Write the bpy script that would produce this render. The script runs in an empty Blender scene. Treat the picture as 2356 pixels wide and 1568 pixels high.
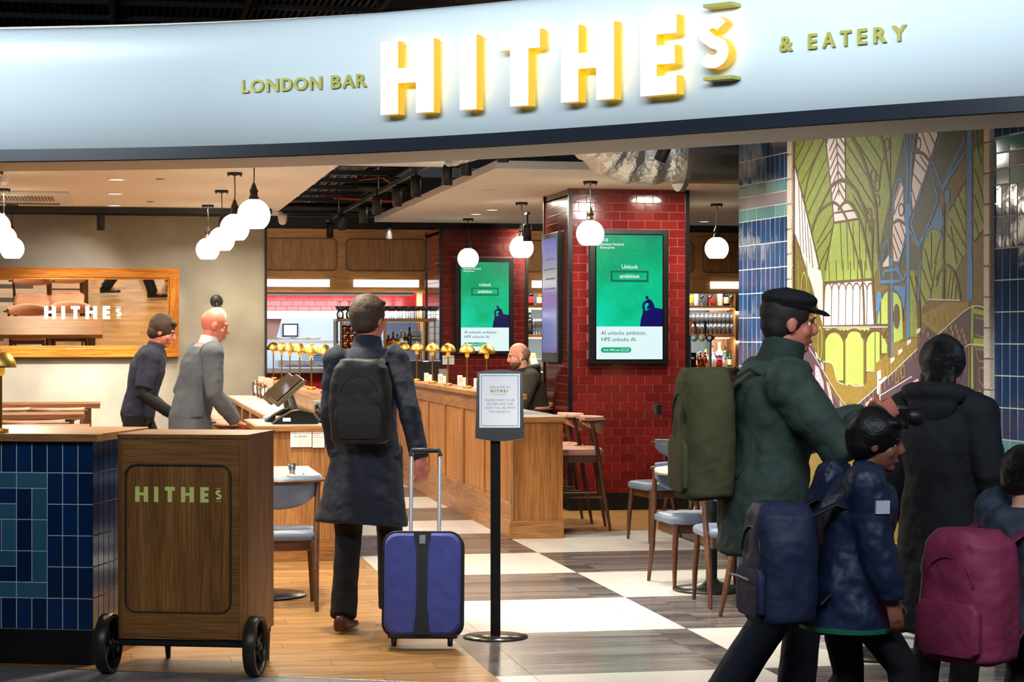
import bpy, math, random
import numpy as np
from mathutils import Vector, Matrix, Euler
random.seed(7)
SC = bpy.context.scene
COL = SC.collection
PI = math.pi
# ---------------------------------------------------------------- camera, light, exposure
F, CX, HY, EYE = 4780.0, 1178.0, 773.0, 1.56
TH = math.radians(10.83)
FW = Vector((math.sin(TH), math.cos(TH), 0)); RT = Vector((math.cos(TH), -math.sin(TH), 0)); UP = Vector((0, 0, 1))
CAM = Vector((0, 0, EYE))
cd = bpy.data.cameras.new('camera'); cam = bpy.data.objects.new('camera', cd); COL.objects.link(cam)
cam.location = CAM; cam.rotation_euler = (PI/2, 0, -TH)
cd.sensor_width = 36; cd.lens = 36*F/2356; cd.shift_y = -11/2356; cd.clip_end = 200
SC.camera = cam
SC.view_settings.view_transform = 'Standard'; SC.view_settings.look = 'None'
SC.view_settings.exposure = 0.0; SC.view_settings.gamma = 1.0; SC.view_settings.use_curve_mapping = False
w = bpy.data.worlds.new('World'); SC.world = w; w.use_nodes = True
w.node_tree.nodes['Background'].inputs[0].default_value = (0.55, 0.62, 0.72, 1)
w.node_tree.nodes['Background'].inputs[1].default_value = 0.06
SC.cycles.max_bounces = 8; SC.cycles.diffuse_bounces = 4; SC.cycles.glossy_bounces = 4
SC.cycles.transmission_bounces = 8; SC.cycles.transparent_max_bounces = 8
SC.cycles.sample_clamp_indirect = 6.0; SC.cycles.caustics_reflective = False; SC.cycles.caustics_refractive = False

def lamp(name, kind, loc, energy, col=(1, 1, 1), to=None, size=.3, size_y=None, angle=60, blend=.5, spread=180):
    l = bpy.data.lights.new(name, kind); l.energy = energy; l.color = col
    if kind == 'AREA':
        l.shape = 'RECTANGLE' if size_y else 'DISK'; l.size = size
        if size_y: l.size_y = size_y
        l.spread = math.radians(spread)
    elif kind == 'SPOT':
        l.spot_size = math.radians(angle); l.spot_blend = blend; l.shadow_soft_size = size
    else: l.shadow_soft_size = size
    o = bpy.data.objects.new(name, l); COL.objects.link(o); o.location = loc
    t = Vector(to) if to is not None else Vector(loc) - UP
    o.rotation_euler = (t - Vector(loc)).to_track_quat('-Z', 'Y').to_euler()
    return o
WARM = (1, .93, .75); WHITE = (1, .94, .87); COOL = (.80, .90, 1)
# concourse: cool ceiling lights over the walkway and a row of wash lights on the curved sign
lamp('concourse_light', 'AREA', (-1.0, 4.6, 4.0), 150, COOL, (-.6, 6.5, 0), 5.0, 1.2, spread=120)
lamp('concourse_light', 'AREA', (3.0, 3.8, 4.0), 75, COOL, (3.0, 6.5, 0), 2.5, 1.0, spread=120)
for x0, y0, x1, y1, e in ((-2.6, 8.0, -1.5, 10.2, 8.5), (-1.6, 7.5, -.5, 9.8, 9.3), (.0, 6.7, 1.1, 8.95, 9.6), (1.1, 5.8, 2.2, 7.95, 9.6), (2.0, 4.8, 3.1, 6.95, 9.6)):
    lamp('sign_wash_light', 'AREA', (x0, y0, 3.15), e, (.84, .93, 1), (x1, y1, 2.64), 1.5, .3, spread=60)
# downlights over the seating left, the aisle and the right side
for y, e in ((12.3, 60), (14.6, 60), (17.0, 60), (19.2, 60)):
    lamp('ceiling_downlight', 'AREA', (-.9, y, 2.84), e, WARM, None, .35)
for y, e in ((11.2, 70), (13.4, 55), (15.6, 48), (17.8, 48), (19.6, 48), (21.2, 48)):
    lamp('ceiling_downlight', 'AREA', (.95, y, 2.84), e, WARM, None, .25, spread=150)
for y, e in ((9.6, 145), (11.4, 150), (13.2, 135), (15.4, 130), (18.0, 110), (21.0, 110)):
    lamp('track_spot', 'SPOT', (2.36, y, 2.62), e, WHITE, (2.35, y-.2, 0), .06, angle=95, blend=.7)
for x, y, e in ((3.7, 17.2, 45), (3.7, 19.6, 45), (3.2, 20.8, 45), (4.9, 17.4, 36), (5.6, 20.5, 45), (5.2, 23.2, 40), (6.4, 23.2, 40)):
    lamp('ceiling_downlight', 'AREA', (x, y, 2.84), e, WARM, None, .25)
lamp('track_spot', 'SPOT', (3.15, 10.9, 2.85), 240, WHITE, (3.6, 10.9, 0), .06, angle=80, blend=.8)
lamp('track_spot', 'SPOT', (3.1, 12.8, 2.85), 200, WHITE, (3.6, 12.6, .3), .06, angle=80, blend=.8)
lamp('track_spot', 'SPOT', (2.3, 12.4, 2.75), 240, WHITE, (4.02, 11.3, 1.5), .05, angle=75, blend=.9)
lamp('track_spot', 'SPOT', (3.1, 12.6, 2.9), 110, WHITE, (3.96, 12.5, 1.3), .05, angle=70, blend=.9)
lamp('track_spot', 'SPOT', (2.0, 11.2, 2.75), 220, WHITE, (2.9, 16.8, .7), .05, angle=45, blend=.9)
# panelling and pier spots
for x in (2.0, 3.2, 5.0, 6.2): lamp('track_spot', 'SPOT', (x, 24.3, 2.72), 60, (1, .84, .62), (x, 26.3, 2.35), .05, angle=110, blend=.9)
lamp('track_spot', 'SPOT', (4.5, 16.5, 2.8), 90, WHITE, (4.5, 18.15, 1.4), .05, angle=100, blend=.9)
# mirror picture light spots
lamp('track_spot', 'SPOT', (.05, 20.9, 2.66), 90, WHITE, (-.55, 22.2, 1.75), .03, angle=70, blend=.8)
lamp('track_spot', 'SPOT', (-.4, 20.7, 2.66), 700, WHITE, (-.6, 22.2, .75), .03, angle=74, blend=.7)
lamp('track_spot', 'SPOT', (.9, 20.9, 2.66), 120, WHITE, (.9, 22.2, .9), .03, angle=70, blend=.8)
# kitchen tubes, back bar
lamp('kitchen_light', 'AREA', (3.0, 27.0, 2.7), 60, (.93, .97, 1), None, 3.0, .6)
lamp('kitchen_light', 'AREA', (2.9, 29.0, 2.6), 150, (.90, .96, 1), None, 2.6, .8)
lamp('kitchen_light', 'AREA', (2.9, 26.2, 1.95), 25, (.93, .97, 1), (2.9, 27.5, 1.4), 2.2, .3)
for z in (2.28, 1.9, 1.5):
    for x, w_ in ((8.0, 1.5), (5.55, .9)): lamp('shelf_light', 'AREA', (x, 27.25, z), 9*w_, WHITE, (x, 27.6, z-.3), w_, .06)

# ---------------------------------------------------------------- helpers
def at(px, py, d):                       # the point the photograph shows at (px, py), d metres ahead
    return CAM + FW*d + RT*(d*(px-CX)/F) + UP*(d*(HY-py)/F)
def ray(px, py): return FW + RT*((px-CX)/F) + UP*((HY-py)/F)
def on_z(px, py, z=0): return at(px, py, F*(EYE-z)/(py-HY))
def on_plane(px, py, p, n):
    r = ray(px, py); return CAM + r*((Vector(p)-CAM).dot(n)/r.dot(n))
def on_y(px, py, y): return on_plane(px, py, (0, y, 0), Vector((0, 1, 0)))
def on_x(px, py, x): return on_plane(px, py, (x, 0, 0), Vector((1, 0, 0)))
def pix(p):
    q = Vector(p)-CAM; d = q.dot(FW)
    return (CX+F*q.dot(RT)/d, HY-F*q.z/d, d) if d > .1 else (9e9, 9e9, d)
def seen(p, m=40):
    x, y, d = pix(p); return -m < x < 2356+m and -m < y < 1568+m

class MB:
    def __init__(s): s.v, s.f, s.m, s.s = [], [], [], []
    def add(s, vs, fs, mi=0, smooth=False):
        b = len(s.v); s.v += [tuple(v) for v in vs]
        for f in fs: s.f.append([b+i for i in f]); s.m.append(mi); s.s.append(smooth)
        return s
    def box(s, c, size, rot=None, mi=0):
        c = Vector(c); a, b, h = [x/2 for x in size]
        vs = [Vector((x, y, z)) for x in (-a, a) for y in (-b, b) for z in (-h, h)]
        if rot is not None:
            R = rot if isinstance(rot, Matrix) else Euler(rot).to_matrix()
            vs = [R @ v for v in vs]
        return s.add([c+v for v in vs], [(0, 1, 3, 2), (4, 6, 7, 5), (0, 4, 5, 1), (2, 3, 7, 6), (0, 2, 6, 4), (1, 5, 7, 3)], mi)
    def bb(s, x0, x1, y0, y1, z0, z1, mi=0):
        return s.box(((x0+x1)/2, (y0+y1)/2, (z0+z1)/2), (x1-x0, y1-y0, z1-z0), None, mi)
    def loft(s, rings, mi=0, smooth=True, cap=True, close=True):
        n = len(rings[0]); b = [p for r in rings for p in r]; fs = []
        for i in range(len(rings)-1):
            for j in range(n if close else n-1):
                k = (j+1) % n
                fs.append((i*n+j, i*n+k, (i+1)*n+k, (i+1)*n+j))
        s.add(b, fs, mi, smooth)
        if cap and close:
            s.add(rings[0], [tuple(range(n))[::-1]], mi); s.add(rings[-1], [tuple(range(n))], mi)
        return s
    def tube(s, pts, r, n=10, mi=0, cap=True, side=None, smooth=True):
        pts = [Vector(p) for p in pts]; N = len(pts)
        rs = r if isinstance(r, (list, tuple)) else [r]*N
        rings = []; ref = Vector(side) if side else None
        for i, p in enumerate(pts):
            t = (pts[min(i+1, N-1)]-pts[max(i-1, 0)])
            t = t.normalized() if t.length > 1e-9 else UP.copy()
            if ref is None: ref = Vector((1, 0, 0)) if abs(t.x) < .8 else Vector((0, 1, 0))
            u = ref - t*ref.dot(t)
            if u.length < 1e-6: u = t.orthogonal()
            u.normalize(); w_ = t.cross(u); ref = u
            ra, rb = rs[i] if isinstance(rs[i], (list, tuple)) else (rs[i], rs[i])
            rings.append([p+u*(ra*math.cos(a))+w_*(rb*math.sin(a)) for a in [2*PI*k/n for k in range(n)]])
        return s.loft(rings, mi, smooth, cap)
    def lathe(s, prof, c=(0, 0, 0), n=24, mi=0, smooth=True, rot=None):
        c = Vector(c); rings = []
        for r, z in prof:
            ring = [Vector((r*math.cos(2*PI*k/n), r*math.sin(2*PI*k/n), z)) for k in range(n)]
            if rot is not None: ring = [rot @ v for v in ring]
            rings.append([c+v for v in ring])
        return s.loft(rings, mi, smooth, True)
    def ball(s, c, r, n=16, m=10, rot=None, mi=0):
        r = (r, r, r) if not isinstance(r, (list, tuple)) else r
        c = Vector(c); rings = []
        for i in range(1, m):
            a = PI*i/m
            ring = [Vector((r[0]*math.sin(a)*math.cos(2*PI*k/n), r[1]*math.sin(a)*math.sin(2*PI*k/n), -r[2]*math.cos(a))) for k in range(n)]
            if rot is not None: ring = [rot @ v for v in ring]
            rings.append([c+v for v in ring])
        lo, hi = Vector((0, 0, -r[2])), Vector((0, 0, r[2]))
        if rot is not None: lo, hi = rot @ lo, rot @ hi
        b = [p for q in rings for p in q]+[c+lo, c+hi]; fs = []; K = len(rings)
        for i in range(K-1):
            for j in range(n): k = (j+1) % n; fs.append((i*n+j, i*n+k, (i+1)*n+k, (i+1)*n+j))
        for j in range(n):
            k = (j+1) % n; fs.append((K*n, k, j)); fs.append((K*n+1, (K-1)*n+j, (K-1)*n+k))
        return s.add(b, fs, mi, True)
    def prism(s, poly, o, u, v, depth, mi=0, mi_side=None, mi_back=None):
        """polygon in the plane (o; u, v), front face at o, thickness going along -(u x v)"""
        o, u, v = Vector(o), Vector(u), Vector(v); n = u.cross(v).normalized(); N = len(poly)
        A = [o+u*a+v*b for a, b in poly]; B = [p-n*depth for p in A]
        s.add(A, [tuple(range(N))], mi); s.add(B, [tuple(range(N))[::-1]], mi if mi_back is None else mi_back)
        ms = mi if mi_side is None else mi_side
        s.add(A+B, [(i, N+i, N+(i+1) % N, (i+1) % N) for i in range(N)], ms)
        return s
    def mesh(s, name, mats):
        me = bpy.data.meshes.new(name); me.from_pydata(s.v, [], s.f)
        for m in (mats if isinstance(mats, (list, tuple)) else [mats]): me.materials.append(m)
        me.polygons.foreach_set('material_index', s.m); me.polygons.foreach_set('use_smooth', s.s)
        me.update(); return me
    def build(s, name, mats, parent=None, bevel=0, **kw):
        return link(name, s.mesh(name, mats), parent, bevel, **kw)
def link(name, me, parent=None, bevel=0, loc=None, rot=None, label=None, kind=None, matrix=None):
    o = bpy.data.objects.new(name, me); COL.objects.link(o)
    if parent is not None: o.parent = parent
    if matrix is not None: o.matrix_local = matrix
    if loc is not None: o.location = loc
    if rot is not None: o.rotation_euler = rot
    if bevel:
        md = o.modifiers.new('bevel', 'BEVEL'); md.width = bevel; md.segments = 2; md.limit_method = 'ANGLE'; md.angle_limit = math.radians(40)
    if label: o['label'] = label
    if kind: o['kind'] = kind
    return o
def tag(o, label, cat, group=None):
    o['label'] = label; o['category'] = cat
    if group: o['group'] = group
    return o
def thing(name, label, cat, loc=(0, 0, 0), rz=0, group=None):
    o = bpy.data.objects.new(name, None); COL.objects.link(o); o.empty_display_size = .1
    o.location = loc; o.rotation_euler = (0, 0, rz); return tag(o, label, cat, group)
def dup(src, loc, rz=0, label=None, group=None):
    def cp(o, par):
        c = o.copy(); COL.objects.link(c)
        if par is not None: c.parent = par; c.matrix_parent_inverse = o.matrix_parent_inverse.copy()
        for ch in kids.get(o.name, []): cp(ch, c)
        return c
    kids = {}
    def walk(o):
        kids[o.name] = list(o.children)
        for ch in o.children: walk(ch)
    walk(src)
    r = cp(src, None); r.location = loc; r.rotation_euler = (0, 0, rz)
    if label: r['label'] = label
    if group: r['group'] = group
    return r
def struct(o): o['kind'] = 'structure'; return o
def rot_z(a): return Matrix.Rotation(a, 3, 'Z')
def head(deg):                            # unit vector for a plan heading, clockwise from +Y
    a = math.radians(deg); return Vector((math.sin(a), math.cos(a), 0))

# ---------------------------------------------------------------- materials
def lin(c):
    return tuple(((x/255)/12.92 if x/255 <= .04045 else (((x/255)+.055)/1.055)**2.4) for x in c)
_M = {}
def mat(name, col=(128, 128, 128), rough=.5, metal=0, emit=0, ecol=None, spec=.5, trans=0, alpha=1, vary=0, noise=0, nscale=6, bump=0, bscale=60, coat=0, sheen=0, col2=None, ior=1.45, bstretch=None, nstretch=None):
    if name in _M: return _M[name]
    m = bpy.data.materials.new(name); _M[name] = m; m.use_nodes = True
    nt = m.node_tree; b = nt.nodes['Principled BSDF']; L = nt.links.new
    c = lin(col)+(1,)
    b.inputs['Base Color'].default_value = c; b.inputs['Roughness'].default_value = rough; b.inputs['Metallic'].default_value = metal
    b.inputs['Specular IOR Level'].default_value = spec; b.inputs['Transmission Weight'].default_value = trans; b.inputs['Alpha'].default_value = alpha
    b.inputs['IOR'].default_value = ior; b.inputs['Coat Weight'].default_value = coat; b.inputs['Coat Roughness'].default_value = .08
    if sheen: b.inputs['Sheen Weight'].default_value = sheen
    if emit:
        b.inputs['Emission Color'].default_value = (lin(ecol) if ecol else c[:3])+(1,); b.inputs['Emission Strength'].default_value = emit
    src = None
    if noise or bump:
        tc = nt.nodes.new('ShaderNodeTexCoord')
    if noise:
        n = nt.nodes.new('ShaderNodeTexNoise'); n.inputs['Scale'].default_value = nscale; n.inputs['Detail'].default_value = 5
        if nstretch:
            mp = nt.nodes.new('ShaderNodeMapping'); mp.inputs['Scale'].default_value = nstretch
            L(tc.outputs['Object'], mp.inputs[0]); L(mp.outputs[0], n.inputs['Vector'])
        else: L(tc.outputs['Object'], n.inputs['Vector'])
        rp = nt.nodes.new('ShaderNodeValToRGB'); e = rp.color_ramp.elements
        e[0].position, e[1].position = .3, .7
        c2 = lin(col2) if col2 else tuple(x*(1-noise) for x in c[:3])
        e[0].color = c2+(1,); e[1].color = tuple(min(1, x*(1+noise*.5)) for x in c[:3])+(1,) if not col2 else c
        L(n.outputs['Fac'], rp.inputs[0]); src = rp.outputs[0]
    if vary:
        oi = nt.nodes.new('ShaderNodeObjectInfo'); mr = nt.nodes.new('ShaderNodeMapRange')
        mr.inputs[3].default_value = 1-vary; mr.inputs[4].default_value = 1+vary
        L(oi.outputs['Random'], mr.inputs[0])
        hs = nt.nodes.new('ShaderNodeHueSaturation'); L(mr.outputs[0], hs.inputs['Value'])
        if src: L(src, hs.inputs['Color'])
        else: hs.inputs['Color'].default_value = c
        src = hs.outputs[0]
    if src: L(src, b.inputs['Base Color'])
    if bump:
        n2 = nt.nodes.new('ShaderNodeTexNoise'); n2.inputs['Scale'].default_value = bscale; n2.inputs['Detail'].default_value = 3
        if bstretch:
            mp = nt.nodes.new('ShaderNodeMapping'); mp.inputs['Scale'].default_value = bstretch
            L(tc.outputs['Object'], mp.inputs[0]); L(mp.outputs[0], n2.inputs['Vector'])
        else: L(tc.outputs['Object'], n2.inputs['Vector'])
        bp = nt.nodes.new('ShaderNodeBump'); bp.inputs['Strength'].default_value = bump; bp.inputs['Distance'].default_value = .02
        L(n2.outputs['Fac'], bp.inputs['Height']); L(bp.outputs[0], b.inputs['Normal'])
    return m
def wood(name, light, dark, axis='Z', rough=.38, s=1.0, vary=0, fig=1.0):
    """grain running along one object axis: broad figure plus fine pores"""
    if name in _M: return _M[name]
    m = bpy.data.materials.new(name); _M[name] = m; m.use_nodes = True
    nt = m.node_tree; b = nt.nodes['Principled BSDF']; L = nt.links.new; N = nt.nodes.new
    b.inputs['Roughness'].default_value = rough; b.inputs['Specular IOR Level'].default_value = .4
    tc = N('ShaderNodeTexCoord'); oi = N('ShaderNodeObjectInfo')
    ad = N('ShaderNodeVectorMath'); ad.operation = 'ADD'
    ml = N('ShaderNodeVectorMath'); ml.operation = 'SCALE'; ml.inputs['Scale'].default_value = 37.0 if vary else 0.0
    cb = N('ShaderNodeCombineXYZ')
    for i in range(3): L(oi.outputs['Random'], cb.inputs[i])
    L(cb.outputs[0], ml.inputs[0]); L(tc.outputs['Object'], ad.inputs[0]); L(ml.outputs[0], ad.inputs[1])
    k = 'XYZ'.index(axis)
    def nz(lo, hi, det, dist):
        mp = N('ShaderNodeMapping'); sc = [hi*s]*3; sc[k] = lo*s; mp.inputs['Scale'].default_value = sc
        L(ad.outputs[0], mp.inputs[0]); n = N('ShaderNodeTexNoise'); n.inputs['Scale'].default_value = 1
        n.inputs['Detail'].default_value = det; n.inputs['Distortion'].default_value = dist; L(mp.outputs[0], n.inputs['Vector']); return n.outputs['Fac']
    a = nz(1.1*fig, 13, 4, 1.2); f = nz(5, 150, 2, 0)
    r1 = N('ShaderNodeValToRGB'); e = r1.color_ramp.elements
    e[0].position, e[1].position = .32, .68; e[0].color = lin(dark)+(1,); e[1].color = lin(light)+(1,)
    L(a, r1.inputs[0])
    r2 = N('ShaderNodeValToRGB'); e = r2.color_ramp.elements
    e[0].position, e[1].position = .35, .6; e[0].color = (.62, .58, .55, 1); e[1].color = (1.06, 1.05, 1.04, 1)
    L(f, r2.inputs[0])
    mx = N('ShaderNodeMix'); mx.data_type = 'RGBA'; mx.blend_type = 'MULTIPLY'; mx.inputs[0].default_value = 1
    L(r1.outputs[0], mx.inputs[6]); L(r2.outputs[0], mx.inputs[7]); out = mx.outputs[2]
    if vary:
        mr = N('ShaderNodeMapRange'); mr.inputs[3].default_value = 1-vary; mr.inputs[4].default_value = 1+vary; L(oi.outputs['Random'], mr.inputs[0])
        hs = N('ShaderNodeHueSaturation'); L(mr.outputs[0], hs.inputs['Value']); L(out, hs.inputs['Color']); out = hs.outputs[0]
    L(out, b.inputs['Base Color'])
    bp = N('ShaderNodeBump'); bp.inputs['Strength'].default_value = .12; bp.inputs['Distance'].default_value = .01
    L(f, bp.inputs['Height']); L(bp.outputs[0], b.inputs['Normal'])
    return m
OAK_L, OAK_D = (182, 130, 76), (146, 96, 50)
oak_x = wood('oak_x', OAK_L, OAK_D, 'X'); oak_y = wood('oak_y', OAK_L, OAK_D, 'Y'); oak_z = wood('oak_z', OAK_L, OAK_D, 'Z')
dark_x = wood('smoked_oak_x', (156, 108, 52), (124, 80, 34), 'X', .6); dark_z = wood('smoked_oak_z', (140, 94, 44), (108, 70, 30), 'Z', .6)
walnut = wood('walnut', (104, 66, 42), (74, 44, 27), 'Z', .35)
walnut_x = wood('walnut_x', (104, 66, 42), (74, 44, 27), 'X', .35)
black = mat('black_metal', (22, 22, 23), .45); black_satin = mat('black_satin', (18, 18, 20), .3)
bronze = mat('dark_bronze', (58, 48, 38), .35, .8)
brass = mat('brushed_brass', (206, 166, 84), .4, 1, bump=.08, bscale=40, bstretch=(1, 1, 12))
brass_dark = mat('brass_edge', (186, 140, 60), .3, 1)
steel = mat('stainless_steel', (190, 194, 198), .26, 1); chrome = mat('chrome', (225, 228, 232), .08, 1)
copper = mat('copper', (214, 136, 100), .2, 1)
marble = mat('white_marble', (226, 222, 214), .15, noise=.10, nscale=3)
white_paint = mat('white_ceiling_paint', (246, 240, 230), .75)
paper = mat('paper', (240, 238, 234), .6); white_gloss = mat('white_plastic', (235, 235, 232), .3)
pink_leather = mat('pink_leather', (196, 142, 118), .42, bump=.15, bscale=260)
blue_leather = mat('blue_grey_leather', (104, 116, 136), .34, bump=.12, bscale=260)
def thin_glass(name, tint, f=.1, ior=1.6, dif=.05):
    m = bpy.data.materials.new(name); m.use_nodes = True; nt = m.node_tree; N = nt.nodes.new; L = nt.links.new
    nt.nodes.remove(nt.nodes['Principled BSDF']); out = nt.nodes['Material Output']
    t = N('ShaderNodeBsdfTransparent'); t.inputs[0].default_value = lin(tint)+(1,)
    g = N('ShaderNodeBsdfGlossy'); g.inputs['Roughness'].default_value = .04
    d = N('ShaderNodeBsdfDiffuse'); d.inputs[0].default_value = (.9, .92, .95, 1)
    fr = N('ShaderNodeFresnel'); fr.inputs[0].default_value = ior
    ad = N('ShaderNodeMath'); ad.operation = 'ADD'; ad.inputs[1].default_value = f; ad.use_clamp = True; L(fr.outputs[0], ad.inputs[0])
    a = N('ShaderNodeMixShader'); a.inputs[0].default_value = dif; L(t.outputs[0], a.inputs[1]); L(d.outputs[0], a.inputs[2])
    b = N('ShaderNodeMixShader'); L(ad.outputs[0], b.inputs[0]); L(a.outputs[0], b.inputs[1]); L(g.outputs[0], b.inputs[2]); L(b.outputs[0], out.inputs[0]); return m
glass = thin_glass('clear_glass', (236, 240, 240))
ink = mat('ink', (60, 60, 62), .7); ink_gold = mat('gold_ink', (168, 138, 62), .6)
grout_white = mat('white_grout', (205, 208, 210), .8)

def text(body, size, extrude=0, bold=0, spacing=1, align='CENTER', line=1.0, name='lettering'):
    c = bpy.data.curves.new(name, 'FONT'); c.body = body; c.size = size; c.extrude = extrude; c.offset = bold
    c.space_character = spacing; c.space_line = line; c.align_x = align; c.align_y = 'CENTER'; c.resolution_u = 3
    o = bpy.data.objects.new('tmp', c); COL.objects.link(o)
    bpy.context.view_layer.update()
    me = bpy.data.meshes.new_from_object(o.evaluated_get(bpy.context.evaluated_depsgraph_get()))
    bpy.data.objects.remove(o); bpy.data.curves.remove(c); me.name = name
    return me
def put_text(body, size, o, u, v, m, parent=None, name='lettering', **kw):
    """text in the plane (o; u, v), facing u x v"""
    me = text(body, size, **kw)
    me.materials.clear(); me.materials.append(m)
    u, v = Vector(u).normalized(), Vector(v).normalized(); n = u.cross(v)
    M4 = Matrix((u, v, n)).transposed().to_4x4(); M4.translation = Vector(o)
    return link(name, me, parent, matrix=M4)

def rrect(w_, h, r, n=6, cx=0, cy=0):
    p = []
    for (sx, sy, a0) in ((1, 1, 0), (-1, 1, 90), (-1, -1, 180), (1, -1, 270)):
        for i in range(n+1):
            a = math.radians(a0+90*i/n); p.append((cx+sx*(w_/2-r)+r*math.cos(a), cy+sy*(h/2-r)+r*math.sin(a)))
    return p
ORD = ['first', 'second', 'third', 'fourth', 'fifth', 'sixth', 'seventh', 'eighth', 'ninth', 'tenth', 'eleventh', 'twelfth']
# a hand-set geometric sans capital S as a closed outline, height 1
def s_outline(t=.255, n=14):
    def arc(cx, cy, rx, ry, a0, a1):
        return [(cx+rx*math.cos(math.radians(a0+(a1-a0)*i/n)), cy+ry*math.sin(math.radians(a0+(a1-a0)*i/n))) for i in range(n+1)]
    # centre line: upper bowl then lower bowl
    c = arc(.31, .725, .205, .175, 25, 262)[:-1] + arc(.31, .29, .225, .195, 85, -150)[0:]
    L, R = [], []
    for i, p in enumerate(c):
        a, b = c[max(i-1, 0)], c[min(i+1, len(c)-1)]; dx, dy = b[0]-a[0], b[1]-a[1]; q = math.hypot(dx, dy) or 1
        L.append((p[0]-dy/q*t/2, p[1]+dx/q*t/2)); R.append((p[0]+dy/q*t/2, p[1]-dx/q*t/2))
    return L[::-1]+R
def letter_polys(ch, w_, h, t):
    """block capitals as rectangles, origin bottom-left"""
    R = lambda x0, x1, y0, y1: [(x0, y0), (x1, y0), (x1, y1), (x0, y1)]
    if ch == 'H': return [[(0, 0), (t, 0), (t, h*.42), (w_-t, h*.42), (w_-t, 0), (w_, 0), (w_, h), (w_-t, h), (w_-t, h*.62), (t, h*.62), (t, h), (0, h)]]
    if ch == 'I': return [R(0, w_, 0, h)]
    if ch == 'T': return [[(w_/2-t/2, 0), (w_/2+t/2, 0), (w_/2+t/2, h*.75), (w_, h*.75), (w_, h), (0, h), (0, h*.75), (w_/2-t/2, h*.75)]]
    if ch == 'E': return [[(0, 0), (w_, 0), (w_, h*.235), (t, h*.235), (t, h*.385), (w_*.95, h*.385), (w_*.95, h*.62), (t, h*.62), (t, h*.765), (w_, h*.765), (w_, h), (0, h)]]
    if ch == 'S': return [[(x*w_/.62, y*h) for x, y in s_outline()]]
# ---------------------------------------------------------------- tiles
def tile_mesh(w_, h, t, c=.0015):
    a, b = w_/2, h/2; v = []
    for z, i in ((0, 0), (t-c, 0), (t, c)): v += [(-a+i, -b+i, z), (a-i, -b+i, z), (a-i, b-i, z), (-a+i, b-i, z)]
    f = [(8, 9, 10, 11)]
    for k in (0, 4):
        for i in range(4): j = (i+1) % 4; f.append((k+i, k+j, k+4+j, k+4+i))
    return v, f
_T = {}
def tile_obj(name, w_, h, t, m, parent, o, u, v, c=.0015, tilt=.003):
    key = (round(w_, 3), round(h, 3), t, m.name)
    if key not in _T:
        vs, fs = tile_mesh(w_, h, t, c); mb = MB(); mb.add(vs, fs); _T[key] = mb.mesh(name, m)
    n = u.cross(v); M4 = Matrix((u, v, n)).transposed()
    M4 = (M4 @ Euler((random.uniform(-tilt, tilt), random.uniform(-tilt, tilt), 0)).to_matrix()).to_4x4(); M4.translation = o
    return link(name, _T[key], parent, matrix=M4)
def tile_field(parent, O, u, v, W, H, tw, th, m, gap=.003, t=.0035, bond=.5, holes=(), limit=300, pick=None, name='tile', start=0.0):
    """tiles w x h over the rectangle (O; u W, v H); the largest `limit` in view as pieces, the rest as one"""
    O, u, v = Vector(O), Vector(u), Vector(v); cells = []
    for j in range(int(math.ceil(H/th-1e-6))):
        v0, v1 = j*th, min((j+1)*th, H); x = -start-(bond*tw if j % 2 else 0)
        while x < W-1e-6:
            a, b = max(x, 0), min(x+tw, W); x += tw
            if b-a < .012 or v1-v0 < .012: continue
            spans = [(a, b)]
            for (h0, h1, k0, k1) in holes:
                if v0 >= k0-.02 and v1 <= k1+.02:
                    ns = []
                    for (p, q) in spans:
                        if q <= h0 or p >= h1: ns.append((p, q)); continue
                        if h0-p > .012: ns.append((p, h0))
                        if q-h1 > .012: ns.append((h1, q))
                    spans = ns
            for p, q in spans: cells.append((p, q, v0, v1))
    out = []
    for p, q, v0, v1 in cells:
        c = O+u*((p+q)/2)+v*((v0+v1)/2)
        if seen(c): out.append((c, q-p-gap, v1-v0-gap))
    out.sort(key=lambda k: pix(k[0])[2])
    for c, w_, h in out[:limit]:
        tile_obj(name, w_, h, t, pick(c) if pick else m, parent, c, u, v)
    if len(out) > limit: stuff_tiles(out[limit:], m, parent, u, v, t, name)
def stuff_tiles(cells, m, parent, u, v, t, name='tile'):
    mb = MB(); n = u.cross(v)
    for c, w_, h in cells:
        vs, fs = tile_mesh(w_, h, t)
        mb.add([c+u*x+v*y+n*z for x, y, z in vs], fs)
    return mb.build(name+'_field', m, parent, kind='stuff')
# ================================================================ setting
X, Y, Z = Vector((1, 0, 0)), Vector((0, 1, 0)), Vector((0, 0, 1))
CEIL = 2.88
# ---- floor: oak planks left and far right, big black-and-white vinyl squares between, grey stone outside
joint = mat('floor_joint', (52, 46, 40), .7)
fl = MB(); fl.bb(-6, 8, 2, 30, -.12, -.002); floor = struct(fl.build('floor', joint)); 
P0, P1 = Vector((-.53, 10.09, 0)), Vector((.736, 9.54, 0))      # threshold of the unit
TD = (P1-P0).normalized(); TN = Vector((-TD.y, TD.x, 0))         # TN points into the unit
def clip(poly, p, n):
    out = []
    for i, a in enumerate(poly):
        b = poly[(i+1) % len(poly)]; da, db = (a-p).dot(n), (b-p).dot(n)
        if da >= 0: out.append(a)
        if da*db < 0: out.append(a+(b-a)*(da/(da-db)))
    return out
plank_m = wood('floor_oak', (188, 144, 90), (150, 108, 60), 'X', .32, 1.0, vary=.09)
def slab(poly, name, m, top=0.0, thick=.006, org=None):
    mb = MB(); c = sum(poly, Vector())/len(poly)
    top_ = [p-c for p in poly]
    mb.prism([(p.x, p.y) for p in top_], (0, 0, top), X, Y, thick)
    o = mb.build(name, m, floor); o.location = (c.x, c.y, 0); return o
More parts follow.
